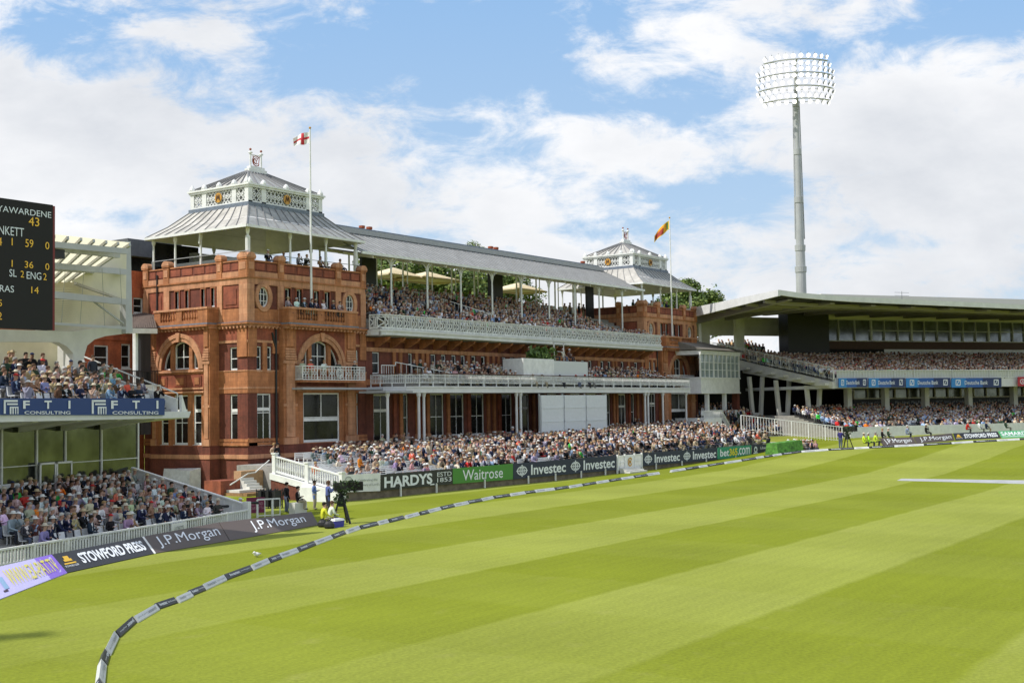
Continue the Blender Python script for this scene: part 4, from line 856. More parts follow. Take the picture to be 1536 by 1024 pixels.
# ---- side wing of red brick with tiled roof between stand and pavilion
WING = thing('side_wing', 'low red brick building with white windows and dark iron veranda between stand and pavilion', 'building', (-8, 16, 0))
mb = MB(); ops = [(-9.6, -7.9, 9.0, 11.6), (-6.0, -4.9, 9.0, 11.6)]
def WF(p): return (p[0], 13.2-p[1], p[2])
pA, pB = un(141, 552, y=13.2), un(163, 518, y=13.2); qA, qB = un(182, 552, y=13.2), un(196, 516, y=13.2); uA, uB = un(200, 470, y=13.2), un(215, 447, y=13.2)
ops = [(pA.x, pB.x, pA.z, pB.z), (qA.x, qB.x, qA.z, qB.z), (uA.x, uB.x, uA.z, uB.z)]
mb = MB(WF); wall(mb, -16, .4, -.4, 18.4, 0, ops, .4); mb.box(-16, -.3, 0, .12, 12.4, 12.7); mb.build('brick_wall', brickmat('orange_brick', (.46, .11, .04), (.38, .085, .03), (.3, .12, .06)), WING)
mb = MB(WF); mb.box(-16, -.3, -2.5, -1, 0, 18); mb.build('interior', 'dark', WING)
for a, b, c, d_ in ops: window(WF, a, b, c, d_, 0, WING, 1 if b-a > 1.5 else 0, (.48,), .12)
# dark upper storey behind
p0_, p1_ = un(190, 357, y=15), un(224, 365, y=15)
mb = MB(); mb.box(p0_.x+.2, 5, 15.5, 20, 17.4, 20.2); mb.build('attic', 'glass2', WING)
mb = MB(); rx, rz_ = p0_.x+.1, p0_.z; mb.hull8([(rx, 14.6, 19.9), (6, 14.6, 19.9), (6, 22, 19.9), (rx, 22, 19.9), (rx+.02, 15.0, rz_), (6, 15.0, rz_), (6, 20, rz_), (rx+.02, 20, rz_)]); mb.build('roof', 'slate', WING)
# tiled lean-to roof and gutter, columns and iron rail
A, B, C, D = un(196, 492, y=7.5), un(234, 492, y=7.5), un(228, 468, y=12.6), un(196, 472, y=12.6)
mb = MB(); mb.quad(A, B, C, D)
for i in range(12): mb.bar(A.lerp(B, i/11), D.lerp(C, i/11), .12, .1)
for j in range(1, 8): mb.bar(A.lerp(D, j/8), B.lerp(C, j/8), .05, .05)
mb.build('tiled_roof', 'tile', WING)
mb = MB(); mb.bar(A-Vector((1.2, 0, .25)), B-Vector((0, 0, .25)), .35, .4); mb.build('gutter', 'white', WING)
mb = MB(); zf = un(200, 577, y=8).z
for x in (204,): p = un(x, 540, y=8.2); mb.cyl((p.x, p.y, zf), (p.x, p.y, A.z-.3), .26)
mb.build('column', 'white', WING)
mb = MB()
for x, w in ((214, .16), (221, .34)): p = un(x, 540, y=7.6); mb.box(p.x-w, p.x+w, 7.6, 8.0, zf-4, A.z-.3)
mb.build('dark_post', 'black', WING)
mb = MB(); a, b = un(128, 577, y=7.4), un(236, 577, y=7.4); a.z = b.z = zf; mb.bar(a+Vector((0, 0, 1.1)), b+Vector((0, 0, 1.1)), .07); mb.bar(a+Vector((0, 0, .1)), b+Vector((0, 0, .1)), .05)
for i in range(46): p = a.lerp(b, i/45); mb.bar(p, p+Vector((0, 0, 1.1)), .045 if i % 8 else .12)
mb.build('iron_railing', 'black', WING)
mb = MB(); mb.box(a.x-3, b.x+.2, 7.2, 13, zf-.3, zf); mb.build('veranda_floor', 'concrete', WING); mb = MB(); mb.box(a.x-3, b.x+.2, 7.1, 7.3, zf-1.6, zf-.3); mb.build('veranda_edge', 'white', WING)
# ------------------------------------------------------------------ curved stand on the right
RA = R(24); _fh = Vector((math.sin(YAW), math.cos(YAW), 0)); _rh = _r
WS = _rh*math.cos(RA)+_fh*math.sin(RA); WB_ = -_rh*math.sin(RA)+_fh*math.cos(RA)
KW = 1.114
WO = Vector((CAMP.x, CAMP.y, 0))+_rh*36*KW+_fh*140*KW
def ws(s, b, z): return WO+WS*s*KW+WB_*b*KW+Vector((0, 0, 6.2+(z-6.2)*KW))
def WSF(p): return ws(p[0], p[1], p[2])
def at_b(px_, py_, b): return unp(px_, py_, WO+WB_*b*KW, WB_)
def wsz(px_, py_, b): p = at_b(px_, py_, b)-WO; return p.dot(WS)/KW, (p.z-6.2)/KW+6.2
RST = thing('grandstand', 'large white two tier stand under a curved cantilever roof on the right', 'stand', ws(15, 8, 2))
SE = 60
# roof
z_f = lambda s: wsz(1168, 440, -3)[1]+(-.0*s)
sf0 = wsz(1168, 440, -3)[0]
mb = MB(WSF); N_ = 14
def zr(s): return 18.05-.55*min(1, max(0, (s-sf0)/10))**.6-.015*max(0, s)
def RB(s): return 16.3 if s < sf0+1.5 else 16.3+min(7.7, (s-sf0-1.5)*6)
def zk(s): k = min(1, max(0, (s-sf0-2)/11)); return 17.1+1.75*k
def zu(s): f = 21/(RB(s)+3); return (zr(s)-.5)*(1-f)+(zk(s)-.3)*f
S_ = [sf0+(SE-sf0)*(i/N_)**1.3 for i in range(N_+1)]
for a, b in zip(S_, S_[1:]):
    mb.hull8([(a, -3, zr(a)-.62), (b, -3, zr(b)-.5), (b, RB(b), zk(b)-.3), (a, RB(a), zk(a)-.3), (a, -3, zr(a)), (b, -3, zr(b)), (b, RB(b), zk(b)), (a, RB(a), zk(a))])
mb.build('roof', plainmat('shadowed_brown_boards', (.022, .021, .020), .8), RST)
mb = MB(WSF)
for a, b in zip(S_, S_[1:]): mb.hull8([(a, -3.3, zr(a)-.45), (b, -3.3, zr(b)-.45), (b, -3.01, zr(b)-.45), (a, -3.01, zr(a)-.45), (a, -3.3, zr(a)+.1), (b, -3.3, zr(b)+.1), (b, -3.01, zr(b)+.1), (a, -3.01, zr(a)+.1)])
mb.hull8([(sf0-.3, -3.3, zr(sf0)-.55), (sf0, -3.3, zr(sf0)-.55), (sf0, 16.4, 16.3), (sf0-.3, 16.4, 16.3), (sf0-.3, -3.3, zr(sf0)+.1), (sf0, -3.3, zr(sf0)+.1), (sf0, 16.4, 17.5), (sf0-.3, 16.4, 17.5)])
mb.build('roof_fascia', 'fascia', RST)
mb = MB(WSF)
for k in range(10):
    s = sf0+1.5+k*5.6; mb.hull8([(s, -2.5, zr(s)-.75), (s+.6, -2.5, zr(s)-.75), (s+.6, 18, zu(s)-1.0), (s, 18, zu(s)-1.0), (s, -2.5, zr(s)-.6), (s+.6, -2.5, zr(s)-.6), (s+.6, 18, zu(s)+.05), (s, 18, zu(s)+.05)])
for j in range(0): t = 1+j*3.8; mb.hull8([(sf0, t, zr(0)-.62-.025*(t+3)-.25), (SE, t, zr(SE)-.62-.025*(t+3)-.25), (SE, t+.3, zr(SE)-.62-.025*(t+3)-.25), (sf0, t+.3, zr(0)-.62-.025*(t+3)-.25), (sf0, t, zr(0)-.6-.025*(t+3)), (SE, t, zr(SE)-.6-.025*(t+3)), (SE, t+.3, zr(SE)-.6-.025*(t+3)), (sf0, t+.3, zr(0)-.6-.025*(t+3))])
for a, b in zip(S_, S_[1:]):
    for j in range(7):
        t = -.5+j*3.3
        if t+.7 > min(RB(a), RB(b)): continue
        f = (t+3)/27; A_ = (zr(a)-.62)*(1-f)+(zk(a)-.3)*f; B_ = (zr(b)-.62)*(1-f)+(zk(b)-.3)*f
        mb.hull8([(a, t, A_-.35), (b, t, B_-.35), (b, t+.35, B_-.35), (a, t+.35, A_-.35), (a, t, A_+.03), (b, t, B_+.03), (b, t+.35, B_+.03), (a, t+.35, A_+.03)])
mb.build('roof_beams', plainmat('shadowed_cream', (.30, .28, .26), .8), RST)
# hospitality boxes at the back
BB = 18.5
s0 = wsz(1233, 500, BB)[0]; zt, zb_ = wsz(1300, 479, BB)[1], wsz(1300, 512, BB)[1]
mb = MB(WSF); mb.box(s0, SE, BB, BB+.3, zt, zt+3.2); mb.build('upper_wall', plainmat('light_lifted_cream', (.88, .84, .72), .8), RST)  # cream raised to stand in for light missing under the roof
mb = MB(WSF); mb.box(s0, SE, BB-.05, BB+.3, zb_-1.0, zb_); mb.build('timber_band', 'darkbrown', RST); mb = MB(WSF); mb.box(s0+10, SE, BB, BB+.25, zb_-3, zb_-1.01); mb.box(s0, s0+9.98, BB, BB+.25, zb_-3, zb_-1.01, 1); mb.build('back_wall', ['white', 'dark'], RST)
mb = MB(WSF); k = 0; s = s0
while s < SE:
    w = .42 if k % 3 == 0 else .14; mb.box(s, s+w*.6, BB-.1, BB+.15, zb_, zt); s += 2.25 if k >= 3 else 2.6; k += 1
mb.box(s0, SE, BB-.1, BB+.15, zb_, zb_+.12); mb.box(s0, SE, BB-.1, BB+.15, zt-.12, zt); mb.box(s0+7.5, SE, BB-.08, BB+.1, (zb_+zt)/2-.05, (zb_+zt)/2+.05)
f = mb.build('box_windows', 'fascia', RST); g = MB(WSF); g.box(s0, SE, BB+.16, BB+.2, zb_, zt); g.build('pane', mat('box_glazing', (.22, .24, .25), .10, metal=.45, noise=.55, nscale=.4), f)
sb = wsz(1171, 480, BB)[0]; mb = MB(WSF); mb.box(sb, s0-.05, BB-1.5, BB+.5, 11.5, zt+2.6); mb.build('black_block', 'black', RST)
mb = MB(WSF); mb.box(sf0+4, sb+4.5, 22.2, 22.5, 14.9, 17.3); mb.build('rear_beam', 'concrete', RST)
for x in (1058, 1110): p = wsz(x, 480, 19)[0]; mb = MB(WSF); mb.box(p-.6, p+.6, 19, 19.6, 9, 17.1); mb.build('rear_column', 'concrete', RST)
# upper tier, raked
UD0, UDZ = 0, 8.95
NR = 22
def udz(b): return UDZ-.35+(.152*b if b < 19 else .152*19+.26*(b-19))
mb = MB(WSF)
for i in range(NR):
    b = .4+i*.84; mb.box(-.6-b*.0, SE, b, b+.84+.01, udz(b)-.8, udz(b))
mb.build('upper_tier_steps', 'terrace', RST)
# the raked end wing that climbs to the back left
def eL(b): return -.3
mb = MB(WSF)
for i in range(32):
    b = .4+i*.84; mb.box(eL(b)-.0, -.61 if b < 19 else sb, b, b+.86, udz(b)-.5, udz(b)-.004)
mb.build('end_wing_steps', 'terrace', RST)
mb = MB(WSF); mb.hull8([(eL(0)-.35, 0, 7.7), (eL(0), 0, 7.7), (eL(28), 28, udz(28)-2.4), (eL(28)-.35, 28, udz(28)-2.4), (eL(0)-.35, 0, UDZ-.5), (eL(0), 0, UDZ-.5), (eL(28), 28, udz(28)-.5), (eL(28)-.35, 28, udz(28)-.5)])
for i in range(10): b = .6+i*2.5; mb.hull8([(eL(b)-.9, b, udz(b)-.62), (eL(b), b, udz(b)-.62), (eL(b+1.6), b+1.6, udz(b)-.62), (eL(b+1.6)-.9, b+1.6, udz(b)-.62), (eL(b)-.9, b, udz(b)-.35), (eL(b), b, udz(b)-.35), (eL(b+1.6), b+1.6, udz(b)-.35), (eL(b+1.6)-.9, b+1.6, udz(b)-.35)])
mb.build('raker_beam', 'concrete', RST)
def rail2(pts, h, n, name, par=RST, mt='white', post=6, w=.05):
    mb = MB(); up = Vector((0, 0, h))
    for p, q in zip(pts, pts[1:]):
        mb.bar(p+up, q+up, w*1.6); mb.bar(p+up*.1, q+up*.1, w)
        m_ = max(1, int((q-p).length/n))
        for i in range(m_+1): a = p.lerp(q, i/m_); mb.bar(a, a+up, w*(1.8 if i % post == 0 else .75))
    return mb.build(name, mt, par)
rail2([ws(eL(0)-.2, 0, UDZ-.3), ws(eL(27)-.2, 27, udz(27)-.3)], 1.5, .3, 'end_wing_railing')
rail2([ws(eL(0)-.2, -.1, UDZ-.2), ws(SE, -.1, UDZ-.2)], 1.05, .45, 'front_railing', post=7)
mb = MB(WSF); mb.box(eL(0), SE, -.02, .4, 7.75, UDZ-.1); mb.box(eL(0), SE, .4, 18, 7.75, 8.1); mb.build('upper_tier_slab', 'fascia', RST)
mb = MB(WSF); mb.box(0, SE, 0.02, .06, UDZ-.1, UDZ+.75); mb.build('glass_balustrade', mat('milky_glass', (.55, .56, .52), .4), RST)
# V columns
for x, b in ((1136, 13.2), (1176, 9.8), (1222, 5.0)):
    s, _ = wsz(x, 600, b); zt_ = udz(b)-1.2; mb = MB(WSF)
    for sg in (-1, 1): mb.hull8([(s+sg*.32-.2, b, 1.5), (s+sg*.32+.2, b, 1.5), (s+sg*.32+.2, b+.4, 1.5), (s+sg*.32-.2, b+.4, 1.5), (s+sg*.95-.2, b, zt_), (s+sg*.95+.2, b, zt_), (s+sg*.95+.2, b+.4, zt_), (s+sg*.95-.2, b+.4, zt_)])
    mb.box(s-.6, s+.6, b+.05, b+.35, 4.6, 5.1); mb.build('splayed_column', 'concrete', RST)
for x in (1275, 1331, 1391, 1456, 1524, 1600):
    s, _ = wsz(x, 600, 4); mb = MB(WSF); mb.box(s-.32, s+.32, 4, 4.7, 1.5, 7.78); mb.build('column', 'concrete', RST)
# lower level: back glazing, dark sign band, front seats
sl0 = wsz(1280, 600, 9)[0]
z_a, z_b = wsz(1400, 609, 9)[1], wsz(1400, 597, 9)[1]
mb = MB(WSF); mb.box(sl0, SE, 9, 9.3, z_a, z_b); mb.build('sign_band', 'black', RST)
tm = MB()
cs = [1284, 1333, 1393, 1458, 1526, 1596]
for i in range(4):
    (sa, _), (sb_, _) = wsz(cs[i]+4, 603, 9), wsz(cs[i+1]-6, 603, 9); P = Plate(ws(sa, 8.98, z_a), ws(sb_, 8.98, z_a), ws(sb_, 8.98, z_b), ws(sa, 8.98, z_b), .03); P.text(tm, ['MCC Spirit of Cricket', 'Play Hard, Play Fair'][i % 2], .1, .3, .95, .72, 0, .01, shear=.01)
tm.build('lettering', plainmat('dim_white_text', (.3, .32, .34)), RST, recalc=False)
mb = MB(WSF)
for i in range(24): s = sl0+i*2.1; mb.box(s, s+.1, 8.9, 9.1, z_b, 7.7)
mb.box(sl0, SE, 8.9, 9.1, z_a-.25, z_a-.02); mb.box(sl0, SE, 8.9, 9.1, z_b+.02, z_b+.14); f = mb.build('concourse_windows', 'cream', RST); g = MB(WSF); g.box(sl0, SE, 9.12, 9.16, z_b, 7.7); g.build('pane', 'glass2', f)
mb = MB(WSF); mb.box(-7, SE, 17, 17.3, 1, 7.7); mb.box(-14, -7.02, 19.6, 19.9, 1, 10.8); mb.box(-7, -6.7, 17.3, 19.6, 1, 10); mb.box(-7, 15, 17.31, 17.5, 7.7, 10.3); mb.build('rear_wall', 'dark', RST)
mb = MB(WSF); mb.box(eL(26)-8, sl0+1, 26, 26.3, 1, 12.5); mb.build('rear_wall', 'darkbrown', RST)
sw0 = wsz(1274, 655, -4.2)[0]
LT = [(-3.7+.85*i, 2.75+.18*i) for i in range(12)]
mb = MB(WSF)
for i, (b, z) in enumerate(LT): mb.box(sw0+.02, SE, b-.3, 16 if i == 11 else LT[i+1][0]-.3, 1.2, z)
mb.build('lower_tier_steps', 'terrace', RST)
LW_ = [(7+.85*i, 2.5+.24*i) for i in range(12)]; mb = MB(WSF)
for i, (b, z) in enumerate(LW_): mb.box(-13, sw0, b-.3, 19 if i == 11 else LW_[i+1][0]-.3, 1.0, z)
mb.box(-13, sw0, -4.2, 6.7, 1.0, 2.15); mb.build('lower_wing_steps', 'concrete', RST)
mb = MB(WSF); sw = wsz(1274, 655, -4.2)[0]; mb.box(sw, SE, -4.4, -4.1, 1.6, 3.5); mb.build('front_wall', 'white', RST)
# antenna on the roof
p = at_b(1353, 449, 4); mb = MB(); mb.bar(p-Vector((0, 0, .3)), p+Vector((0, 0, 1.1)), .06); [mb.bar(p+WS*-1.2+Vector((0, 0, h)), p+WS*1.2+Vector((0, 0, h)), .04) for h in (.5, .9)]; tag(mb.build('antenna', 'grey'), 'thin metal aerial standing on the right stand roof', 'aerial')
# railing in front of the lower tier (two stretches) 
r1 = [at_b(1110, 648, -2), at_b(1275, 664, -7.4)]; z1_ = at_b(1110, 625, -2).z-r1[0].z
a = at_b(1112, 645, -3); b = at_b(1272, 664, -7.6)
w = rail2([a, b], 1.75, .32, 'crowd_barrier', None, post=6); tag(w, 'white upright-bar crowd barrier before the lower tier of the right stand', 'barrier')
# blue banners
for i, (xa, xb) in enumerate(((1258, 1302), (1303, 1358), (1359, 1426), (1427, 1503))):
    P = Plate(at_b(xa, 581, -.5), at_b(xb-.8, 580.5, -.5), at_b(xb-.8, 566.5, -.5), at_b(xa, 567, -.5), .03)
    nm = ['first', 'second', 'third', 'fourth'][i]
    T = thing('banner', f'blue bank banner on the right stand balcony, {nm} from the left', 'banner', P.c[0], 'blue banners on the right stand balcony')
    mb = MB(); P.body(mb, .08); k = mb.build('panel', 'dark', T); k.data.materials.clear()
    gm = M.get('bluegrad')
    if not gm: gm = M['bluegrad'] = mat('bright_blue_banner', (.02, .10, .36), .5)
    k.data.materials.append(gm); q = MB(); P.rect(q, .62, 0, 1, 1, 0, .5); q.build('dark_end', plainmat('navy_banner', (.012, .03, .12)), T, recalc=False)
    P.rect; q = MB(); P.rect(q, 0, 0, .28, 1, 0, .5); q.build('light_end', plainmat('sky_blue_banner', (.03, .22, .55)), T, recalc=False)
    tm = MB(); P.text(tm, 'Deutsche Bank', .26, .30, .72, .72, 0, .01)
    for u in (.08, .84):
        for r_ in ((0, .2, .10, .3), (0, .74, .10, .84), (0, .2, .016, .84), (.084, .2, .10, .84)): P.rect(tm, u+r_[0], r_[1], u+r_[2], r_[3], 0)
        P.poly(tm, [(u+.02, .3), (u+.035, .3), (u+.08, .74), (u+.065, .74)], 0)
    tm.build('lettering', 'wtxt', T, recalc=False)
P = Plate(at_b(1527, 579, -.5), at_b(1600, 579, -.5), at_b(1600, 565, -.5), at_b(1527, 565, -.5)); T = thing('banner', 'red banner at the far right end of the stand balcony', 'banner', P.c[0]); mb = MB(); P.body(mb, .08); mb.build('panel', plainmat('crimson_banner', (.42, .015, .03)), T); tm = MB(); P.ring(tm, .09, .5, .05, .28, .25, 0); P.text(tm, 'A', .07, .35, .12, .65); tm.build('lettering', 'wtxt', T, recalc=False)
# ---- annex at the far end of the pavilion: white balcony house with grey hipped roof
AN = thing('balcony_house', 'white wooden balcony house with grey hipped roof at the far end of the pavilion', 'building', (82, -3, 3))
AY = -4.0
def ap(px_, py_): return un(px_, py_, y=AY)
xa, xb = ap(1051, 560).x, ap(1109, 560).x
z = lambda y: ap(1085, y).z
mb = MB(); mb.box(xa, xb, AY, 6, z(589), z(568)); mb.box(xa-.1, xb+.1, AY-.12, 6, z(568), z(566)); mb.box(xa-.1, xb+.1, AY-.12, 6, z(590), z(588)); mb.box(xa-.1, xb+.1, AY-.12, 6, z(533), z(527))
mb.build('white_boarding', 'white', AN)
mb = MB(); n = 9
for i in range(n+1): x = xa+(xb-xa)*i/n; w = .14 if i % 3 == 0 else .05; mb.box(x-w, x+w, AY-.02, AY+.1, z(566), z(533))
for h in (.33, .66): zz = z(566)+(z(533)-z(566))*h; mb.box(xa, xb, AY, AY+.06, zz-.035, zz+.035)
f = mb.build('veranda_windows', 'white', AN); g = MB(); g.box(xa, xb, AY+.12, AY+.16, z(566), z(533)); g.build('pane', mat('pale_window_glass', (.25, .3, .3), .1, spec=.8), f)
k = MB(); [k.box(xa+i*.3, xa+i*.3+.14, AY-.14, AY-.11, z(530), z(528)) for i in range(int((xb-xa)/.3))]; k.build('dentil_trim', 'fascia', AN)
zr1 = z(526); mb = MB(); mb.hull8([(xa-.3, AY-.6, zr1), (xb+.9, AY-.6, zr1), (xb+.9, 8, zr1), (xa-.3, 8, zr1), (xa-.2, 3.2, zr1+2.4), (xa+4.5, 3.2, zr1+2.4), (xa+4.5, 4, zr1+2.4), (xa-1.4, 4, zr1+2.4)]); mb.build('roof', plainmat('grey_brown_roof', (.17, .155, .135), .85, noise=.2), AN)
mb = MB(); mb.box(xa-.3, xb+.2, 2.5, 3, 2, z(590)); mb.build('rear_wall', 'darkbrown', AN)
for x in (1064, 1090): p = ap(x, 600).x; mb = MB(); mb.box(p-.22, p+.22, AY+.1, AY+.55, z(648), z(590)); mb.build('post', 'white', AN)
mb = MB(); p = un(1108, 600, y=AY+.4).x; mb.box(p-.35, p+.35, AY+.4, AY+1.2, z(650), z(590)); mb.build('brick_pier', 'brick', AN)
mb = MB(); mb.box(xa, xb, AY, AY+.1, z(622), z(615)); [mb.box(xa+(xb-xa)*i/30, xa+(xb-xa)*i/30+.07, AY, AY+.06, z(640), z(622)) for i in range(31)]; mb.box(xa, xb, AY+.1, 4, z(645), z(622)-.3); mb.build('white_balustrade', 'white', AN)
mb = MB(); q0, q1 = un(1056, 616, y=AY-2.6), un(1083, 643, y=AY-2.6); mb.box(q0.x, q1.x, AY-2.6, AY-.3, q1.z-1, q0.z-.9); [mb.bar((q0.x+i*.2, AY-2.6, q0.z-1), (q0.x+i*.2, AY-2.6, q0.z), .06) for i in range(int((q1.x-q0.x)/.2))]; mb.bar((q0.x, AY-2.6, q0.z), (q1.x, AY-2.6, q0.z), .1)
mb.bar((q1.x, AY-2.6, q0.z), (q1.x+2.2, AY-2.6, q0.z-1.9), .1); [mb.bar((q1.x+i*.22, AY-2.6, q0.z-1-i*.19), (q1.x+i*.22, AY-2.6, q0.z-i*.19), .05) for i in range(10)]; mb.build('entrance_steps', 'white', AN)
# ---- floodlight mast
MD = 200
def at_d(px_, py_, D): return unp(px_, py_, CAMP+_f*D, _f)
pb, pt = at_d(1201, 447, MD), at_d(1193.5, 88, MD); mx_, my_ = (pb.x+pt.x)/2, (pb.y+pt.y)/2
FL_ = thing('floodlight_mast', 'tall grey telescopic mast carrying a curved bank of lit floodlights', 'floodlight', (mx_, my_, 2))
zz = [at_d(1199, y, MD).z for y in (447, 400, 368, 296, 224, 152)]
for i, (r0, r1, a, b) in enumerate(((.82, .80, 2, zz[1]), (.76, .72, zz[1], zz[2]), (.64, .59, zz[2], zz[3]), (.53, .49, zz[3], zz[4]), (.43, .41, zz[4], zz[5]))):
    mb = MB(); mb.cyl((mx_, my_, a), (mx_, my_, b), r0, r1, 16); mb.cyl((mx_, my_, b-.9), (mx_, my_, b), r1+.1, r1+.14, 16); mb.build('mast_section', 'galv', FL_, smooth=False)
for sx in (-1, 1): mb = MB(); mb.bar((mx_+_rh.x*sx*.75, my_+_rh.y*sx*.75, zz[2]+1), (mx_+_rh.x*sx*.5, my_+_rh.y*sx*.5, zz[5]), .12); mb.build('cable_duct', 'galv', FL_)
# curved racks face the playing field
mc = Vector((mx_, my_, 0)); face = Vector((22-mx_, -50-my_, 0)).normalized(); sd = face.cross(Vector((0, 0, 1)))
if sd.dot(_rh) < 0: sd = -sd
def rack(a, rr): return sd*(rr*math.sin(a))+face*(rr*math.cos(a)-rr*.55)
rows = [(y_+9, n_, h_) for y_, n_, h_ in [(82, 10, 4.6), (93, 12, 5.2), (101.5, 14, 6.1), (111, 14, 6.0), (121, 13, 6.2), (131.5, 13, 6.1), (141, 12, 5.4), (150, 10, 4.8)]]
mpx = MD/FPX
lampm = None; nl = 0
for (y, n, hw) in rows:
    zc = at_d(1195, y, MD).z
    for i in range(n):
        a = -hw/6.4+2*hw/6.4*i/(n-1); c = mc+rack(a, 7.1)+Vector((0, 0, zc)); dirv = (sd*math.sin(a*1.45+.12)+face*math.cos(a*1.45+.12)+Vector((0, 0, -.50))).normalized()
        if lampm is None:
            mb = MB(); mb.cyl((0, 0, -.12), (0, 0, .24), .2, .36, 10, 0); mb.cyl((0, 0, .241), (0, 0, .27), .345, .345, 10, 1); mb.bar((0, .2, -.1), (0, .5, -.1), .06, .06, 0)
            o = mb.build('lamp', ['grey', 'lamp'], None); lampm = o.data
        else: o = bpy.data.objects.new('lamp', lampm); COL.objects.link(o)
        o.parent = FL_; o.matrix_basis = Matrix.Translation(c-FL_.location) @ dirv.to_track_quat('Z', 'Y').to_matrix().to_4x4(); nl += 1
for y, hw in ((96.5, 5.2), (116, 6.2), (135.5, 6.3), (154.5, 5.4)):
    zc = at_d(1195, y, MD).z; mb = MB(); P = [mc+rack(-hw/6.4+2*hw/6.4*i/12, 6.9)+Vector((0, 0, zc)) for i in range(13)]
    for p, q in zip(P, P[1:]): mb.bar(p, q, .35, .09)
    mb.bar(mc+Vector((0, 0, zc)), P[6], .2)
    mb.bar(mc+Vector((0, 0, zc)), P[1], .08); mb.bar(mc+Vector((0, 0, zc)), P[11], .08); mb.build('lamp_rack', 'galv', FL_)
mb = MB(); mb.cyl(mc+Vector((0, 0, zz[5])), mc+Vector((0, 0, at_d(1195, 92, MD).z)), .3, .22, 8); mb.build('head_post', 'galv', FL_)
# the matching mast outside the frame, whose lamp head shades the grass at the lower left
F2 = FL_.copy(); COL.objects.link(F2); F2['label'] = 'second floodlight mast left of the frame shading the near grass'; F2.location = (-90.1+FL_.location.x-mx_, -13.6+FL_.location.y-my_, 0)
for ch in FL_.children: c = ch.copy(); COL.objects.link(c); c.parent = F2
# ---- flags
def flagpole(x, y, z0, z1, lab, flab, cols, fl, fh_, droop):
    T = thing('flagpole', lab, 'flagpole', (x, y, z0)); mb = MB(); mb.cyl((x, y, z0), (x, y, z1), .11, .06, 8); mb.build('pole', 'white', T); mb = MB(); mb.ball((x, y, z1+.1), .11, 6); mb.build('truck', 'gold', T)
    mb = MB(); nx, nz = 16, 10; dirx = (-_rh*.93+_fh*.25).normalized()
    for j in range(nz+1):
        for i in range(nx+1):
            u, v = i/nx, j/nz; p = Vector((x, y, z1-.25-fh_*(1-v)))+dirx*(.08+fl*u)+_fh*(.22*math.sin(u*8+v*2.2)*u**.5)+Vector((0, 0, -droop*u**1.2-.08*math.sin(u*7)*u+(.28*(v-.5)*fh_*math.sin(u*5))*u)); mb.v.append(p)
    for j in range(nz):
        for i in range(nx): mb.f.append([j*(nx+1)+i, j*(nx+1)+i+1, (j+1)*(nx+1)+i+1, (j+1)*(nx+1)+i]); mb.m.append(cols((i+.5)/nx, (j+.5)/nz))
    F = mb.build('flag', [plainmat('flag_white', (.75, .74, .74), .8), plainmat('flag_red', (.55, .03, .05), .8), plainmat('flag_green', (.08, .2, .05), .8), plainmat('flag_orange', (.75, .28, .02), .8), plainmat('flag_maroon', (.35, .05, .03), .8), plainmat('flag_yellow', (.75, .5, .03), .8)], None, smooth=True, recalc=False)
    tag(F, flab, 'flag')
p = un(467, 452, y=-.6); flagpole(p.x, -.6, 13.5, un(466, 194, y=-.6).z, 'tall white flagpole standing on the near tower balcony', 'white flag with a red cross flying from the near flagpole', lambda u, v: 1 if abs(u-.42) < .10 or abs(v-.5) < .12 else 0, 1.45, .9, .3)
p = un(1008, 487, y=-.6); flagpole(p.x, -.6, 13.5, un(1005.5, 328, y=-.6).z, 'tall white flagpole standing on the far tower balcony', 'orange, green and maroon flag flying from the far flagpole', lambda u, v: 5 if (v < .1 or v > .9 or u < .05 or u > .94 or .34 < u < .4) else (2 if u < .2 else 3 if u < .36 else 4 if v < .75 else 3), 1.9, 1.1, 1.7)
# ------------------------------------------------------------------ trees and parasols behind the terrace
M['leaf1'] = mat('leaf_green', (.075, .13, .022), .7, noise=.4, nscale=.8); M['leaf2'] = mat('leaf_light_green', (.15, .20, .035), .7, noise=.3, nscale=.8); M['bark'] = mat('bark', (.07, .05, .035), .9, noise=.3)
def tree(x, y, z0, zc, rx, rz, label, seed, n=1500):
    rnd = random.Random(seed); T = thing('tree', label, 'tree', (x, y, z0), 'trees behind the pavilion and stand')
    mb = MB(); mb.cyl((x, y, z0), (x, y, zc), .55, .25, 8)
    cl = []
    for i in range(16):
        a = rnd.uniform(0, 2*math.pi); e = rnd.uniform(-.5, 1.3); rr = rnd.uniform(.45, .85); c = Vector((x+rx*rr*math.cos(a)*math.cos(e), y+rx*rr*math.sin(a)*math.cos(e), zc+rz*rr*math.sin(e))); cl.append((c, rnd.uniform(.28, .45)*rx)); mb.bar((x, y, zc-rz*.4), c, .14)
    mb.build('trunk', 'bark', T); mb = MB()
    for i in range(n):
        c, r = rnd.choice(cl); d = Vector((rnd.gauss(0, 1), rnd.gauss(0, 1), rnd.gauss(0, 1))).normalized()*r*rnd.uniform(.55, 1.08); p = c+d; s = rnd.uniform(.16, .34)*rx/5
        a = Vector((rnd.gauss(0, 1), rnd.gauss(0, 1), rnd.gauss(0, .5))).normalized()*s; b = d.normalized().cross(a).normalized()*s*.7 if d.cross(a).length > 1e-4 else Vector((0, 0, s))
        mb.add([p-a, p-b, p+a, p+b], [(0, 1, 2, 3)], 0 if rnd.random() < .55 else 1)
    mb.build('crown', ['leaf1', 'leaf2'], T, recalc=False)
p = un(1024, 470, y=26); tree(p.x, 26, 2, un(1024, 456, y=26).z, 4.6, 3.6, 'dense leafy tree rising between the far tower and the right stand roof', 3, 9000)
p = un(1055, 470, y=30); tree(p.x, 30, 2, un(1055, 460, y=30).z, 4.2, 2.9, 'smaller rounded tree touching the left end of the right stand roof', 4, 6000)
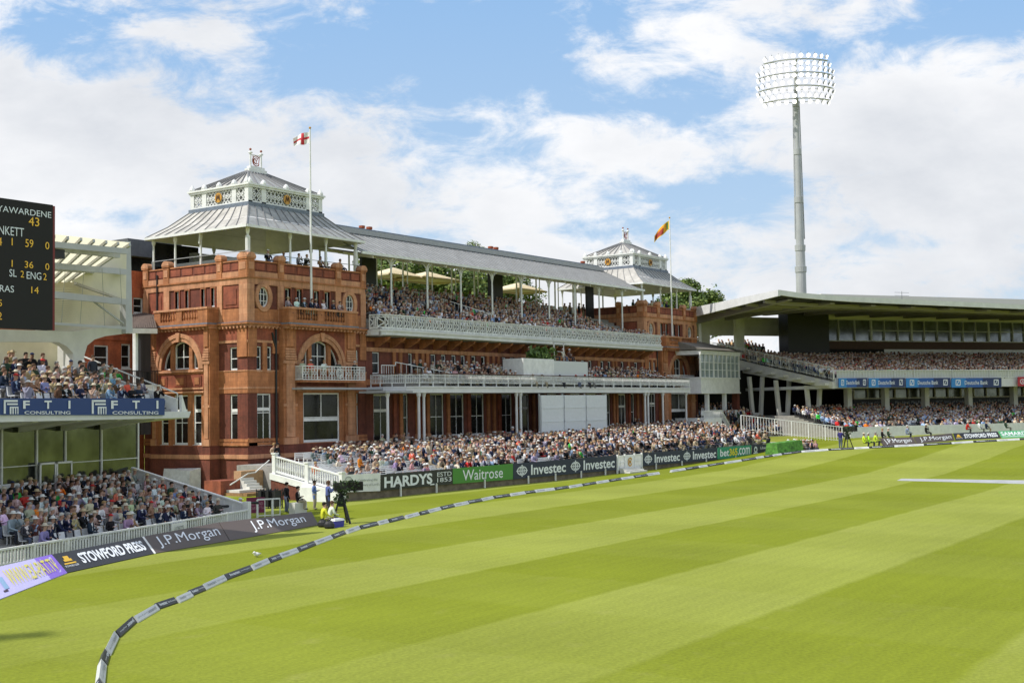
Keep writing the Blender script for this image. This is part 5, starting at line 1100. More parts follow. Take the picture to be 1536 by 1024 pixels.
p = un(711, 380, y=30); tree(p.x, 30, 2, un(711, 388, y=30).z, 2.1, 2.5, 'tree top just showing above the middle of the long pavilion roof', 5, 4000)
for i, (px_, py_, r_) in enumerate(((592, 418, 5), (640, 432, 4.5), (688, 440, 4.8), (716, 444, 4.2), (772, 446, 3.6))):
    y = 19+2*(i % 2); p = un(px_, py_, y=y); tree(p.x, y, 2, p.z, r_, 3.4, 'green tree seen under the pavilion roof, %s from the left' % ['first', 'second', 'third', 'fourth', 'fifth'][i], 20+i, 3500)
p = un(1090, 487, y=34)
tree(p.x, 40, 2, p.z+1, 8, 5, 'shaded tree seen beneath the right stand roof at its left end', 31, 5000)
for i, (xa, xb, yt) in enumerate(((561, 619, 401), (609, 673, 407), (752, 801, 424))):
    y = 10.8; a, b = un(xa, 418+9*i, y=y), un(xb, 418+9*i, y=y); c = (a+b)/2; w = (b-a).length/2; zt_ = un((xa+xb)/2, yt, y=y).z; ze = zt_-.95
    T = thing('parasol', 'large cream square parasol behind the upper terrace, %s from the left' % ['first', 'second', 'third'][i], 'parasol', (c.x, y, 16.9), 'cream parasols behind the terrace')
    mb = MB(); K = [(c.x-w*.95, y-w*.6), (c.x+w*.95, y-w*.6), (c.x+w*.95, y+w*.6), (c.x-w*.95, y+w*.6)]
    for (x0_, y0_), (x1_, y1_) in zip(K, K[1:]+K[:1]): mb.add([(x0_, y0_, ze), (x1_, y1_, ze), (c.x, y, zt_)], [(0, 1, 2)]); mb.add([(x0_, y0_, ze-.15), (x1_, y1_, ze-.15), (x1_, y1_, ze), (x0_, y0_, ze)], [(0, 1, 2, 3)])
    mb.build('canopy', mat('cream_canvas', (.72, .62, .43), .8), T, recalc=False); mb = MB(); mb.cyl((c.x, y, 16.9), (c.x, y, zt_), .05)
    for q in K: mb.bar((c.x, y, ze-.3), (q[0], q[1], ze-.1), .05)
    mb.build('pole', plainmat('varnished_wood', (.35, .17, .05)), T)
# ------------------------------------------------------------------ front terrace of the pavilion
def fz(y): return .50+(y+16)*.19 if y < -9.5 else 1.735+(y+9.5)*.045
FR = [-15.1+.93*i for i in range(14)]
mb = MB()
for i, y in enumerate(FR):
    xl = -6.3 if y < -9.8 else -1.2; xr = 69 if y > -10 else 66
    z_ = fz(y); mb.hull8([(xl, y-.35, -.6), (xr, y-.35, -.6), (xr, y+.58 if i < 13 else 0, -.6), (xl, y+.58 if i < 13 else 0, -.6), (xl, y-.35, z_), (xr, y-.35, z_+.9), (xr, y+.58 if i < 13 else 0, z_+.9), (xl, y+.58 if i < 13 else 0, z_)])
def fzx(x, y): return fz(y)+.9*max(0, (x+6.3))/70.0
struct(mb.build('seating_terrace', 'terrace'))
# benches
def bench(L_, label, grp):
    T = thing('bench', label, 'bench', (0, 0, 0), grp)
    mb = MB(); [mb.box(0, L_, -.22+.13*k, -.12+.13*k, .42, .45) for k in range(3)]; mb.build('seat', 'white', T)
    mb = MB(); [mb.box(0, L_, .2, .23, .54+.13*k, .63+.13*k) for k in range(3)]; mb.build('backrest', 'white', T)
    for k in (0, L_/2-.03, L_-.06): mb = MB(); mb.box(k, k+.06, -.2, -.15, 0, .42); mb.box(k, k+.06, .19, .25, 0, .9); mb.build('leg', 'white', T)
    return T
ORD = 'first second third fourth fifth sixth seventh eighth ninth tenth eleventh twelfth thirteenth fourteenth fifteenth sixteenth seventeenth eighteenth nineteenth twentieth'.split()
def nth(i): return ORD[i] if i < 20 else '%d%s' % (i+1, {1: 'st', 2: 'nd', 3: 'rd'}.get((i+1) % 10, 'th'))
bsrc = {}
BS = [(-5.9, 5.4), (.5, 6.4), (7.7, 7.2), (16.0, 9.0)]
for i, y in enumerate(FR[:12]):
    for j, (xs0, L_) in enumerate(BS):
        if j == 0 and y > -9.8: continue
        lab = f'white slatted bench on the pavilion terrace, {nth(i)} row, {["leftmost", "second", "third", "fourth"][j]} block'
        if j not in bsrc: T = bsrc[j] = bench(L_, lab, 'white benches on the pavilion terrace')
        else:
            s_ = bsrc[j]; T = s_.copy(); COL.objects.link(T); T['label'] = lab
            for ch in s_.children: c = ch.copy(); COL.objects.link(c); c.parent = T
        T.location = (xs0, y, fzx(xs0+L_/2, y))
# boundary wall under the boards
FP = [(-6.4, -16), (-2.4, -16.05), (13, -16.4), (28.6, -17.0), (34, -17.4), (50, -19.0), (57.5, -19.6)]
W1 = thing('boundary_wall', 'low mossy stone wall under the sponsor boards along the pavilion terrace', 'wall', (10, -16, 0))
mb = MB()
for (x0_, y0_), (x1_, y1_) in zip(FP, FP[1:]):
    mb.hull8([(x0_, y0_+.02, ground(x0_)-.3), (x1_, y1_+.02, ground(x1_)-.3), (x1_, y1_+.35, ground(x1_)-.3), (x0_, y0_+.35, ground(x0_)-.3), (x0_, y0_+.02, 1.0), (x1_, y1_+.02, 1.1), (x1_, y1_+.35, 1.1), (x0_, y0_+.35, 1.0)])
mb.build('masonry', 'stone', W1)
def fy(x):
    for (a, ya), (b, yb) in zip(FP, FP[1:]):
        if x <= b: return ya+(yb-ya)*(x-a)/(b-a)
    return FP[-1][1]
def on_fence(px_, py_):
    y = -16
    for _ in range(20): p = un(px_, py_, y=y); y = fy(p.x)-.12
    return un(px_, py_, y=y)
def board(quad, col, label, letter, name='advertising_board', th=.05, legs=0, lm='wtxt', grp=None, mats2=None):
    P = Plate(*quad, .02); T = thing(name, label, 'board', P.c[0], grp); mb = MB(); P.body(mb, th); mb.build('panel', col, T)
    tm = MB(); letter(P, tm)
    if tm.v: tm.build('lettering', mats2 or lm, T, recalc=False)
    for i in range(legs):
        q = P.at((i+.5)/legs, 0, 4); mb = MB(); mb.bar((q.x, q.y, ground(q.x)-.05), (q.x, q.y, P.at((i+.5)/legs, .15).z), .1); mb.build('post', 'white', T)
    return T
def fq(xa, ya0, ya1, xb, yb0, yb1): return (on_fence(xa, ya0), on_fence(xb, yb0), on_fence(xb, yb1), on_fence(xa, ya1))
def L_lords(P, t):
    P.ring(t, .16, .52, .11, .38, .12, 0); P.ring(t, .16, .52, .08, .28, .06, 0); P.text(t, 'Celebrating the', .40, .54, .92, .72, 1); P.text(t, "Bicentenary of Lord's", .31, .28, .97, .46, 1); P.text(t, '200', .12, .44, .2, .62, 0)
board(fq(513, 738, 712, 570.5, 736, 709), 'white', 'white bicentenary board at the left corner of the terrace', L_lords, mats2=[plainmat('grey_ink', (.3, .32, .3)), plainmat('grey_ink')], lm=None)
def L_hardys(P, t):
    P.text(t, 'HARDYS', .04, .14, .70, .84, 0, .035); P.text(t, 'ESTD', .77, .56, .98, .84, 0, .0); P.text(t, '1853', .77, .2, .98, .48, 0, .0); P.rect(t, .67, .06, .73, .14)
board(fq(571.5, 735.5, 711.5, 679, 725.5, 702.5), plainmat('charcoal_board', (.02, .022, .02)), 'black board reading HARDYS in large white capitals', L_hardys, legs=2)
board(fq(679.5, 725.5, 702.3, 769.5, 718.5, 695), plainmat('grass_green_board', (.06, .24, .03)), 'bright green board reading Waitrose in white', lambda P, t: P.text(t, 'Waitrose', .15, .16, .82, .84, 0, .005), legs=1)
def investec(P, t, n=2, w=.5):
    for i in range(n):
        u = i/n+.02; P.ring(t, u+.055, .5, .045, .30, .2, 0); P.rect(t, u+.05, .12, u+.06, .88); P.rect(t, u+.005, .47, u+.105, .53); P.ring(t, u+.055, .5, .022, .30, .3, 0); P.text(t, 'Investec', u+.135, .18, u+.46, .84, 0, .02)
board(fq(770, 718.5, 695, 924.5, 704.5, 682.5), plainmat('navy_board', (.012, .02, .05)), 'long navy board reading Investec twice, left of the white gate', investec, legs=4)
board(fq(963, 699, 679.5, 1076, 689, 671), 'navy_board', 'long navy board reading Investec twice, right of the white gate', investec, legs=3)
def L_bet(P, t): P.text(t, 'bet', .06, .2, .32, .84, 0, .02); P.text(t, '365', .33, .2, .57, .84, 1, .03); P.text(t, '.com', .58, .2, .95, .84, 0, .01)
board(fq(1077, 688.5, 671, 1127, 684, 667), plainmat('teal_board', (.02, .24, .13)), 'teal board reading bet365.com in white and yellow', L_bet, mats2=['wtxt', plainmat('yellow_ink', (.7, .6, .03))], legs=1)
def L_lib(P, t): P.text(t, 'Liberty Mutual', .30, .5, .95, .8, 0, .01); P.text(t, 'INSURANCE', .45, .2, .8, .36, 0); P.ring(t, .13, .55, .06, .3, .5, 0); P.rect(t, .05, .05, .21, .3)
board(fq(1128, 683.5, 667, 1168, 681, 664.5), 'navy_board', 'small dark blue insurance board at the end of the fence', L_lib)
# white gate
GT = thing('gate', 'white wooden players gate with a gilt crest between the navy boards', 'gate', on_fence(943, 705))
Pg = Plate(*fq(925.5, 709, 682, 962, 703, 679)); mb = MB()
for i in range(22): u = i/22; P = Pg; a = P.at(u+.005, .12); b = P.at(u+.035, .12); c = P.at(u+.035, .95); d_ = P.at(u+.005, .95); mb.hull8([a, b, b+Vector((0, .05, 0)), a+Vector((0, .05, 0)), d_, c, c+Vector((0, .05, 0)), d_+Vector((0, .05, 0))])
for v in (.15, .55, .92): mb.bar(Pg.at(0, v, 2), Pg.at(1, v, 2), .07)
for u in (0, .3, .7, 1): mb.bar(Pg.at(u, -.1, 3), Pg.at(u, 1.02, 3), .14)
mb.build('pickets', 'white', GT); mb = MB(); a, b, c, d_ = [Pg.at(u, v, 5) for u, v in ((.32, .05), (.68, .05), (.68, .93), (.32, .93))]; mb.quad(a, b, c, d_); mb.build('crest_panel', 'white', GT); tm = MB(); Pc = Plate(a, b, c, d_, .04); Pc.ring(tm, .5, .55, .26, .3, .3, 0, a0=30, a1=330); Pc.text(tm, 'M', .38, .42, .62, .68, 0, .02); tm.build('crest', 'gold', GT, recalc=False)
mb = MB(); q = on_fence(943, 708); zg = ground(q.x); [mb.box(q.x-1.6, q.x+1.6, q.y-.35*(k+1), q.y-.35*k, zg, zg+.42-.14*k) for k in range(3)]; mb.build('steps', 'concrete', GT)
# sight screen
SSC = thing('sight_screen', 'large white three panel sight screen standing in front of the pavilion terrace', 'screen', (39.8, -5.5, 2))
for i in range(3):
    a = 33.45+i*4.22; mb = MB(); mb.box(a, a+4.06, -5.62, -5.5, 3.3, 7.36); mb.box(a, a+4.06, -5.66, -5.62, 6.05, 6.13); mb.box(a, a+4.06, -5.66, -5.62, 4.7, 4.78)
    for q in (a, a+3.98): mb.box(q, q+.08, -5.66, -5.62, 3.3, 7.36)
    mb.build('panel', mat('white_screen_sheet', (.66, .69, .70), .6, noise=.05), SSC)
for x in (33.4, 37.6, 41.85, 46.1): mb = MB(); mb.box(x-.08, x+.08, -5.48, -5.36, 2.2, 7.5); mb.build('post', 'galv', SSC)
# television gantry box on the middle balcony
TV = thing('camera_platform', 'white boxed camera platform with camouflage net on the middle balcony', 'platform', (38.5, -4, 9.3))
mb = MB(); mb.box(32.4, 37.9, -4.3, -1.8, 8.6, 11.05); mb.build('white_box', 'white', TV); mb = MB(); mb.box(38.05, 44.6, -4.2, -1.8, 8.6, 10.9); mb.build('grey_box', mat('pale_grey_box', (.6, .62, .62), .6), TV)
mb = MB(); rnd = random.Random(5)
for i in range(420): c = Vector((rnd.uniform(35.2, 38.8), rnd.uniform(-4.1, -2.6), 11.0+rnd.random()**1.5*1.35*max(.15, 1-abs((rnd.uniform(-.3, .3)))))); s = .14; d1 = Vector((rnd.gauss(0, s), rnd.gauss(0, s), rnd.gauss(0, s))); d2 = Vector((rnd.gauss(0, s), rnd.gauss(0, s), rnd.gauss(0, s))); mb.add([c-d1, c-d2, c+d1, c+d2], [(0, 1, 2, 3)])
mb.build('camouflage_net', 'leaf1', TV, recalc=False)
mb = MB()
for x in (38.6, 40.4): mb.bar((x, -3.9, 10.9), (x, -3.9, 12.9), .07)
mb.bar((38.3, -3.9, 12.9), (40.8, -3.9, 12.8), .08); mb.bar((38.4, -3.9, 11.9), (40.6, -3.9, 11.9), .06); mb.bar((38.6, -4, 10.9), (37.7, -4.2, 14.2), .06); mb.build('scaffold', 'galv', TV)
# ---- balustrade and brick wall at the left end of the front terrace
BL = thing('balustrade', 'white turned balustrade sloping down the left end of the pavilion terrace', 'balustrade', (-6.4, -12, .8))
p0, p1 = Vector((-6.4, -16.0, .62)), Vector((-6.4, -9.6, 1.85)); mb = MB(); up = Vector((0, 0, 1))
mb.bar(p0+up*1.17, p1+up*1.17, .2, .1); mb.bar(p0+up*.13, p1+up*.13, .2, .12); mb.build('rail', 'white', BL)
for r0, r1 in ((1, 14), (16, 29)):
    mb = MB()
    for i in range(r0, r1): a = p0.lerp(p1, i/29); mb.lathe(a, [(.05, .15), (.04, .3), (.075, .5), (.045, .8), (.05, 1.14)], 6)
    mb.build('balusters', 'white', BL)
for f in (0, .5, 1): a = p0.lerp(p1, f); mb = MB(); mb.box(a.x-.15, a.x+.15, a.y-.15, a.y+.15, a.z-.1, a.z+1.32); mb.box(a.x-.2, a.x+.2, a.y-.2, a.y+.2, a.z+1.32, a.z+1.42); mb.build('newel', 'white', BL)
TW = thing('terrace_end_wall', 'stepped red brick wall with white coping under the sloping balustrade', 'wall', (-6.4, -12, 0))
mb = MB(); mb.hull8([(-6.62, -16.1, -.2), (-6.2, -16.1, -.2), (-6.2, -9.4, -.2), (-6.62, -9.4, -.2), (-6.62, -16.1, .2), (-6.2, -16.1, .2), (-6.2, -9.4, 1.42), (-6.62, -9.4, 1.42)]); mb.build('brickwork', 'brick', TW)
mb = MB(); mb.hull8([(-6.7, -16.15, .2), (-6.15, -16.15, .2), (-6.15, -9.35, 1.42), (-6.7, -9.35, 1.42), (-6.7, -16.15, .62), (-6.15, -16.15, .62), (-6.15, -9.35, 1.85), (-6.7, -9.35, 1.85)]); mb.build('coping', 'white', TW)
mb = MB(); mb.box(-7.0, -6.63, -16.15, -12.5, -.2, .95); mb.build('white_end_panel', 'white', TW)
# steps, brick block and handrail beside the tower
STP = thing('entrance_steps', 'brown brick stair block with pale stone steps at the foot of the near tower', 'steps', (-5, -6, 0))
a, b = un(331, 735, y=-3.2), un(361, 719, y=-3.2); mb = MB(); mb.box(a.x, b.x, -3.2, -1.4, -.2, b.z); mb.build('brick_block', 'terrad', STP)
a, b = un(361, 739, y=-3.0), un(399, 704, y=-3.0); mb = MB(); mb.box(a.x+.05, -1.25, -3.0, -2.2, -.2, b.z); mb.build('rendered_wall', plainmat('tan_render', (.42, .26, .14), .9, noise=.2), STP)
a, b = un(359, 739, y=-4.6), un(399, 731, y=-4.6); mb = MB(); mb.box(a.x, b.x, -4.6, -3.1, a.z, b.z-.05)
for k in range(4): mb.box(b.x-1.3, b.x, -4.2+.3*k, -3.1, b.z-.05+.2*k, b.z+.15+.2*k)
mb.build('stone_treads', 'concrete', STP)
mb = MB(); mb.box(a.x-.2, b.x+.1, -5.6, -3.15, -.2, a.z-.02); mb.build('brown_ledge', plainmat('ochre_brick', (.28, .16, .07), .9, noise=.3), STP)
mb = MB(); P_ = [un(345, 727, y=-4.8), un(372, 710, y=-4.8), un(383, 708, y=-4.8), un(404, 690, y=-4.8)]
for a, b in zip(P_, P_[1:]): mb.bar(a, b, .07)
mb.build('handrail', 'white', STP)
# ------------------------------------------------------------------ boards and boundary in front of the left stand
def tq(b0, b1, t1, t0, h=.62):
    "board leaning back: bottom corners on the grass, top corners h above it"
    return (un(*b0, z=.03), un(*b1, z=.03), un(*t1, z=h), un(*t0, z=h))
board(tq((-130, 948), (101, 858.5), (77.5, 831), (-150, 884)), plainmat('lilac_board', (.50, .47, .78), .5), 'lilac and purple board with a yellow web address at the far left', lambda P, t: (P.text(t, 'WWW.EX-PAT.TV', .60, .20, .97, .82, 0, .012, k=1.6), P.rect(t, .545, .2, .575, .62, 1), P.rect(t, .53, .12, .56, .18, 2)), mats2=[plainmat('lemon_ink', (.65, .6, .12)), plainmat('pale_blue_ink', (.25, .4, .6)), plainmat('dark_ink', (.05, .03, .06))], lm=None)
pm = plainmat('purple_board', (.24, .14, .62), .5)
T = [o for o in bpy.data.objects if o.name == 'advertising_board' or o.name.startswith('advertising_board')][-1]
P = Plate(*tq((-130, 948), (101, 858.5), (77.5, 831), (-150, 884)), .012); mb = MB(); [P.rect(mb, .86+.035*i, j/3, .895+.035*i, (j+1)/3, 0, .3) for i in range(4) for j in range(3)]; mb.build('purple_end', pm, T, recalc=False)
def L_stow(P, t):
    P.text(t, 'STOWFORD PRESS', .21, .24, .95, .80, 0, .035); P.poly(t, [(.05, .5), (.13, .5), (.13, .62), (.115, .62), (.115, .78), (.065, .78), (.065, .62), (.05, .62)], 1); P.rect(t, .03, .36, .15, .43, 1); P.text(t, 'STOWFORD CIDER', .02, .22, .16, .31, 0)
board(tq((101.5, 858), (231, 829.5), (213, 804.5), (78, 831)), plainmat('ink_board', (.018, .02, .028), .5), 'near black board reading STOWFORD PRESS in bold white capitals, left of the brown boards', L_stow, mats2=['wtxt', plainmat('amber_ink', (.7, .42, .03))], lm=None)
bm_ = plainmat('mushroom_brown_board', (.085, .066, .060), .6)
jp = lambda u0, u1: (lambda P, t: P.text(t, 'J.P.Morgan', u0, .16, u1, .84, 0, .0))
board(tq((233.5, 829), (344, 810), (328, 783), (215, 804)), bm_, 'brown board reading J.P.Morgan, nearer of the two before the left stand', jp(.10, .93))
board(tq((345, 810), (478, 786.5), (467, 767), (329, 783)), bm_, 'brown board reading J.P.Morgan, beside the seated steward in yellow', jp(.28, .88))
P = Plate(*tq((231, 829.5), (234, 829), (216, 804), (213, 804.5))); mb = MB(); P.body(mb, .05); tag(mb.build('board_divider', 'white'), 'thin white strip between the black board and the brown board', 'divider')
# boards before the right stand
def tr(b0, b1, t1, t0):
    a, b = ung(*b0), ung(*b1); D0, D1 = (a-CAMP).dot(_f), (b-CAMP).dot(_f)
    c, d_ = at_d(*t1, D1+.5), at_d(*t0, D0+.5); return (a, b, c, d_)
board(tr((1326, 668.5), (1375, 665.5), (1369, 655), (1316, 657)), bm_, 'brown board reading J.P.Morgan, left of the pair before the right stand', jp(.12, .9))
board(tr((1376, 665.5), (1432, 660.5), (1428, 649.5), (1370, 655)), bm_, 'brown board reading J.P.Morgan, right of the pair before the right stand', jp(.12, .94))
board(tr((1434, 660.5), (1502, 657), (1496, 646.5), (1430, 649.5)), 'ink_board', 'black board reading STOWFORD PRESS before the right stand', L_stow, mats2=['wtxt', 'amber_ink'], lm=None)
board(tr((1503, 657), (1600, 654), (1592, 643), (1497, 646.3)), plainmat('mint_board', (.08, .36, .16)), 'green board reading SAMARITANS at the far right edge', lambda P, t: (P.text(t, 'SAMARITANS', .02, .35, .62, .85, 0, .02), P.rect(t, .02, .18, .6, .24)))
# boundary cushions
rope = [ung(*p) for p in ((160, 1062), (152, 1030), (153, 1006), (158, 985), (171, 960), (195, 936), (225, 918), (260, 905), (300, 888), (340, 869), (390, 849), (450, 826), (500, 806), (545, 792), (610, 777), (680, 760), (735, 748.5), (790, 740), (840, 734), (900, 724.5), (960, 715), (990, 711))]
rope2 = [ung(*p) for p in ((1006, 708), (1060, 699.5), (1110, 692), (1170, 682.5), (1210, 677.5), (1270, 674), (1330, 671), (1400, 667.5), (1470, 663), (1536, 659.5), (1600, 657))]
M['cw'] = mat('white_vinyl', (.62, .63, .64), .4, noise=.08); M['ck'] = mat('black_vinyl', (.022, .024, .028), .4)
M['gink'] = plainmat('grey_print', (.25, .26, .28))
def along(path, step):
    out = []; cur = path[0].copy(); rem = step; pts = [cur]; i = 0
    d = 0; L_ = [0]
    for a, b in zip(path, path[1:]): L_.append(L_[-1]+(b-a).length)
    def at(s):
        for k in range(len(path)-1):
            if s <= L_[k+1]: return path[k].lerp(path[k+1], (s-L_[k])/(L_[k+1]-L_[k]))
        return path[-1]
    s = 0; rr_ = random.Random(4)
    while s+step*.6 < L_[-1]: st_ = step*rr_.choice((.6, 1, 1, 1.1, 1.2)); out.append((at(s), at(min(L_[-1], s+st_)))); s += st_
    return out
ci = 0; rnd = random.Random(2)
allseg = [(a, b, 0) for a, b in along(rope, 2.35)]+[(a, b, 1) for a, b in along(rope2, 2.7)]
for a, b, w in allseg:
    d = (b-a).normalized(); nrm = Vector((-d.y, d.x, 0)); nrm = nrm if nrm.dot(CAMP-a) < 0 else -nrm; a2, b2 = a+d*rnd.uniform(-.02, .08)+nrm*rnd.uniform(-.07, .07), b-d*.03+nrm*rnd.uniform(-.07, .07)
    blk = ci % 2 == (0 if w == 0 else 1)
    up = Vector((0, 0, .20+.02*rnd.random())); f = nrm*-.11; bk = nrm*.11
    mb = MB(); mb.add([a2+f, a2+bk, a2+up+bk*.15, b2+f, b2+bk, b2+up+bk*.15, a2+f+Vector((0, 0, .04)), b2+f+Vector((0, 0, .04)), a2+bk+Vector((0, 0, .04)), b2+bk+Vector((0, 0, .04))], [(0, 6, 2, 8, 1), (3, 4, 9, 5, 7), (0, 3, 7, 6), (6, 7, 5, 2), (2, 5, 9, 8), (8, 9, 4, 1), (0, 1, 4, 3)])
    o = mb.build('boundary_cushion', 'ck' if blk else 'cw')
    tag(o, f'{"black" if blk else "white"} wedge shaped boundary cushion, {nth(ci if ci < 200 else 0)} along the rope from the near end', 'boundary cushion', 'boundary cushions round the field')
    if a.x < 70:
        L0, L1 = (a2+f, b2+f) if (b2-a2).dot(_rh) > 0 else (b2+f, a2+f); T0, T1 = (a2+up, b2+up) if (b2-a2).dot(_rh) > 0 else (b2+up, a2+up)
        P = Plate(L0+Vector((0, 0, .06)), L1+Vector((0, 0, .06)), T1, T0, .015); tm = MB(); P.text(tm, 'Investec', .12, .2, .50, .8, 0, .02); P.text(tm, ['Wealth & Investment', 'Asset Management', 'Private Banking'][ci % 3], .54, .3, .94, .62, 0, .0); tm.build('lettering', 'wtxt' if blk else 'gink', o, recalc=False)
    ci += 1
# ------------------------------------------------------------------ people
def person_mesh(name, J, E, root, extra=None, sub=1, quad=True):
    me = bpy.data.meshes.new('t'); names = list(J); me.from_pydata([J[k][0] for k in names], [(names.index(a), names.index(b)) for a, b in E], []); o = bpy.data.objects.new('t', me); COL.objects.link(o)
    sk = o.modifiers.new('s', 'SKIN'); sk.use_smooth_shade = True; lay = me.skin_vertices[0].data
    for i, k in enumerate(names): r = J[k][1]; lay[i].radius = r if isinstance(r, tuple) else (r, r); lay[i].use_root = k == root
    if sub: s = o.modifiers.new('u', 'SUBSURF'); s.levels = s.render_levels = sub
    dg = bpy.context.evaluated_depsgraph_get(); dg.update(); m2 = bpy.data.meshes.new_from_object(o.evaluated_get(dg)); bpy.data.objects.remove(o); bpy.data.meshes.remove(me); m2.name = name
    return m2
def pose(kind, v=0):
    "joint positions (facing -y) and radii"
    r = random.Random(v*13+5); J = {}
    if kind == 'sit':
        lean = [-.02, .06, -.12, .02, -.20, .08][v % 6]; J['pelvis'] = ((0, .02, .52), (.155, .13)); J['waist'] = ((0, .04+lean*.3, .70), (.14, .11)); J['chest'] = ((0, .03+lean*.8, .93), (.165, .115)); hy = .0+lean*1.1
        hz = .90; base = .52
    else:
        lean = [0, .02, -.03, .02][v % 4]; J['pelvis'] = ((0, 0, .95), (.15, .11)); J['waist'] = ((0, 0, 1.12), (.15, .12)); J['chest'] = ((0, .01+lean*.8, 1.35), (.185, .13)); hy = lean*1.1
    cz = J['chest'][0][2]; cy = J['chest'][0][1]
    J['neck'] = ((0, cy-.01, cz+.17), .055); J['skull0'] = ((0, cy-.035, cz+.28), (.072, .082)); J['head'] = ((0, cy-.035, cz+.37), (.082, .095)); J['crown'] = ((0, cy-.03, cz+.44), (.062, .075)); J['nose'] = ((0, cy-.135, cz+.315), .016)
    E = [('pelvis', 'waist'), ('waist', 'chest'), ('chest', 'neck'), ('neck', 'skull0'), ('skull0', 'head'), ('head', 'crown'), ('skull0', 'nose')]
    for s, n in ((1, 'l'), (-1, 'r')):
        J['sh'+n] = ((s*.195, cy, cz+.08), .075)
        arm = (v+(s > 0)) % 4
        if kind == 'sit':
            if arm == 0: el, wr = (s*.26, cy-.06, cz-.20), (s*.10, cy-.30, cz-.28)
            elif arm == 1: el, wr = (s*.27, cy-.02, cz-.21), (s*.05, cy-.25, cz-.14)
            elif arm == 2: el, wr = (s*.27, cy-.10, cz-.20), (s*.13, cy-.38, cz-.32)
            else: el, wr = (s*.26, cy-.20, cz-.14), (s*.08, cy-.19, cz+.14)
            if v % 6 == 1: el, wr = (s*.28, cy+.0, cz-.22), (-s*.04, cy-.2, cz-.13)
        else:
            if v == 0: el, wr = (s*.26, cy+.03, cz-.22), (s*.25, cy-.06, cz-.48)
            elif v == 1: el, wr = (s*.28, cy+.02, cz-.22), (s*.04, cy-.24, cz-.16)
            elif v == 2: el, wr = (s*.27, cy-.06, cz-.2), (s*.08, cy-.3, cz+.0)
            else: el, wr = (s*.29, cy+.04, cz-.22), (s*.14, cy-.12, cz-.40)
        J['el'+n] = (el, .057); J['wr'+n] = (wr, .039); d = (Vector(wr)-Vector(el)).normalized(); h = Vector(wr)+d*.08; J['hd'+n] = (tuple(h), (.04, .025)); J['ft'+n] = (tuple(h+d*.07), (.03, .015))
        J['th'+n] = (tuple(Vector(wr)+d*.05+Vector((-s*.045, -.01, .02))), .012)
        E += [('chest', 'sh'+n), ('sh'+n, 'el'+n), ('el'+n, 'wr'+n), ('wr'+n, 'hd'+n), ('hd'+n, 'ft'+n), ('wr'+n, 'th'+n)]
        if kind == 'sit':
            sp = .10+.03*(v % 3); J['hip'+n] = ((s*.10, -.02, .52), .09); J['kn'+n] = ((s*sp, -.42, .53), .068); J['an'+n] = ((s*sp, -.40+.06*((v+s) % 2), .09), .045); J['to'+n] = ((s*sp, -.56, .04), .035)
        else:
            sp = .10+.02*(v % 2); J['hip'+n] = ((s*.098, 0, .88), .105); J['kn'+n] = ((s*sp, -.02, .49), .078); J['an'+n] = ((s*sp, .02, .09), .055); J['to'+n] = ((s*(sp+.02), -.14, .035), .035)
        E += [('pelvis', 'hip'+n), ('hip'+n, 'kn'+n), ('kn'+n, 'an'+n), ('an'+n, 'to'+n)]
    return J, E
def pmaterials():
    def objcol(name, rnd=None, rough=.85):
        m = bpy.data.materials.new(name); m.use_nodes = True; nt = m.node_tree; b = nt.nodes['Principled BSDF']; b.inputs['Roughness'].default_value = rough; b.inputs['Specular IOR Level'].default_value = .2
        oi = nt.nodes.new('ShaderNodeObjectInfo')
        if rnd is None: nt.links.new(oi.outputs['Color'], b.inputs['Base Color'])
        else:
            r = nt.nodes.new('ShaderNodeValToRGB'); r.color_ramp.interpolation = 'CONSTANT'
            for i, c in enumerate(rnd):
                e = r.color_ramp.elements[i] if i < 2 else r.color_ramp.elements.new(i/len(rnd)); e.position = i/len(rnd); e.color = (*c, 1)
            nt.links.new(oi.outputs['Random'], r.inputs[0]); nt.links.new(r.outputs[0], b.inputs['Base Color'])
        return m
    M['clothes'] = objcol('clothing'); M['skin'] = objcol('skin', [(.44, .26, .19), (.48, .3, .22), (.38, .21, .15), (.45, .27, .2), (.22, .12, .08), (.5, .33, .26)], .6)
    M['legs'] = objcol('trousers', [(.03, .035, .05), (.30, .25, .17), (.05, .05, .055), (.10, .12, .18), (.36, .31, .22), (.04, .04, .05), (.2, .2, .2)]); M['shirt'] = objcol('shirt', [(.65, .66, .68), (.35, .45, .62), (.68, .62, .6), (.6, .6, .6), (.6, .45, .48)]); M['shoe'] = mat('shoe_leather', (.02, .016, .013), .5); M['head'] = objcol('headwear_and_hair')
pmaterials()
def assign(me, J, kind, shirt):
    cz = J['chest'][0][2]; cy = J['chest'][0][1]
    hands = [Vector(J[k][0]) for k in ('hdl', 'hdr', 'ftl', 'ftr', 'thl', 'thr')]
    for m_ in ('clothes', 'skin', 'legs', 'shoe', 'shirt'): me.materials.append(M[m_])
    for p in me.polygons:
        c = p.center; k = 0
        if c.z > cz+.17 and abs(c.x) < .13: k = 1
        elif min((c-h).length for h in hands) < .075: k = 1
        elif kind == 'sit' and (c.z < .585 and c.y < -.06 or c.z < .42): k = 3 if c.z < .085 else 2
        elif kind != 'sit' and c.z < .98 and abs(c.x) < .21 and c.y > -.2 and min((c-h).length for h in hands) > .09 and (abs(c.x) < .17 or c.z < .7): k = 3 if c.z < .075 else 2
        elif shirt and abs(c.x) < .048 and c.y < cy-.05 and cz-.17 < c.z < cz+.18: k = 4
        p.material_index = k
        p.use_smooth = True
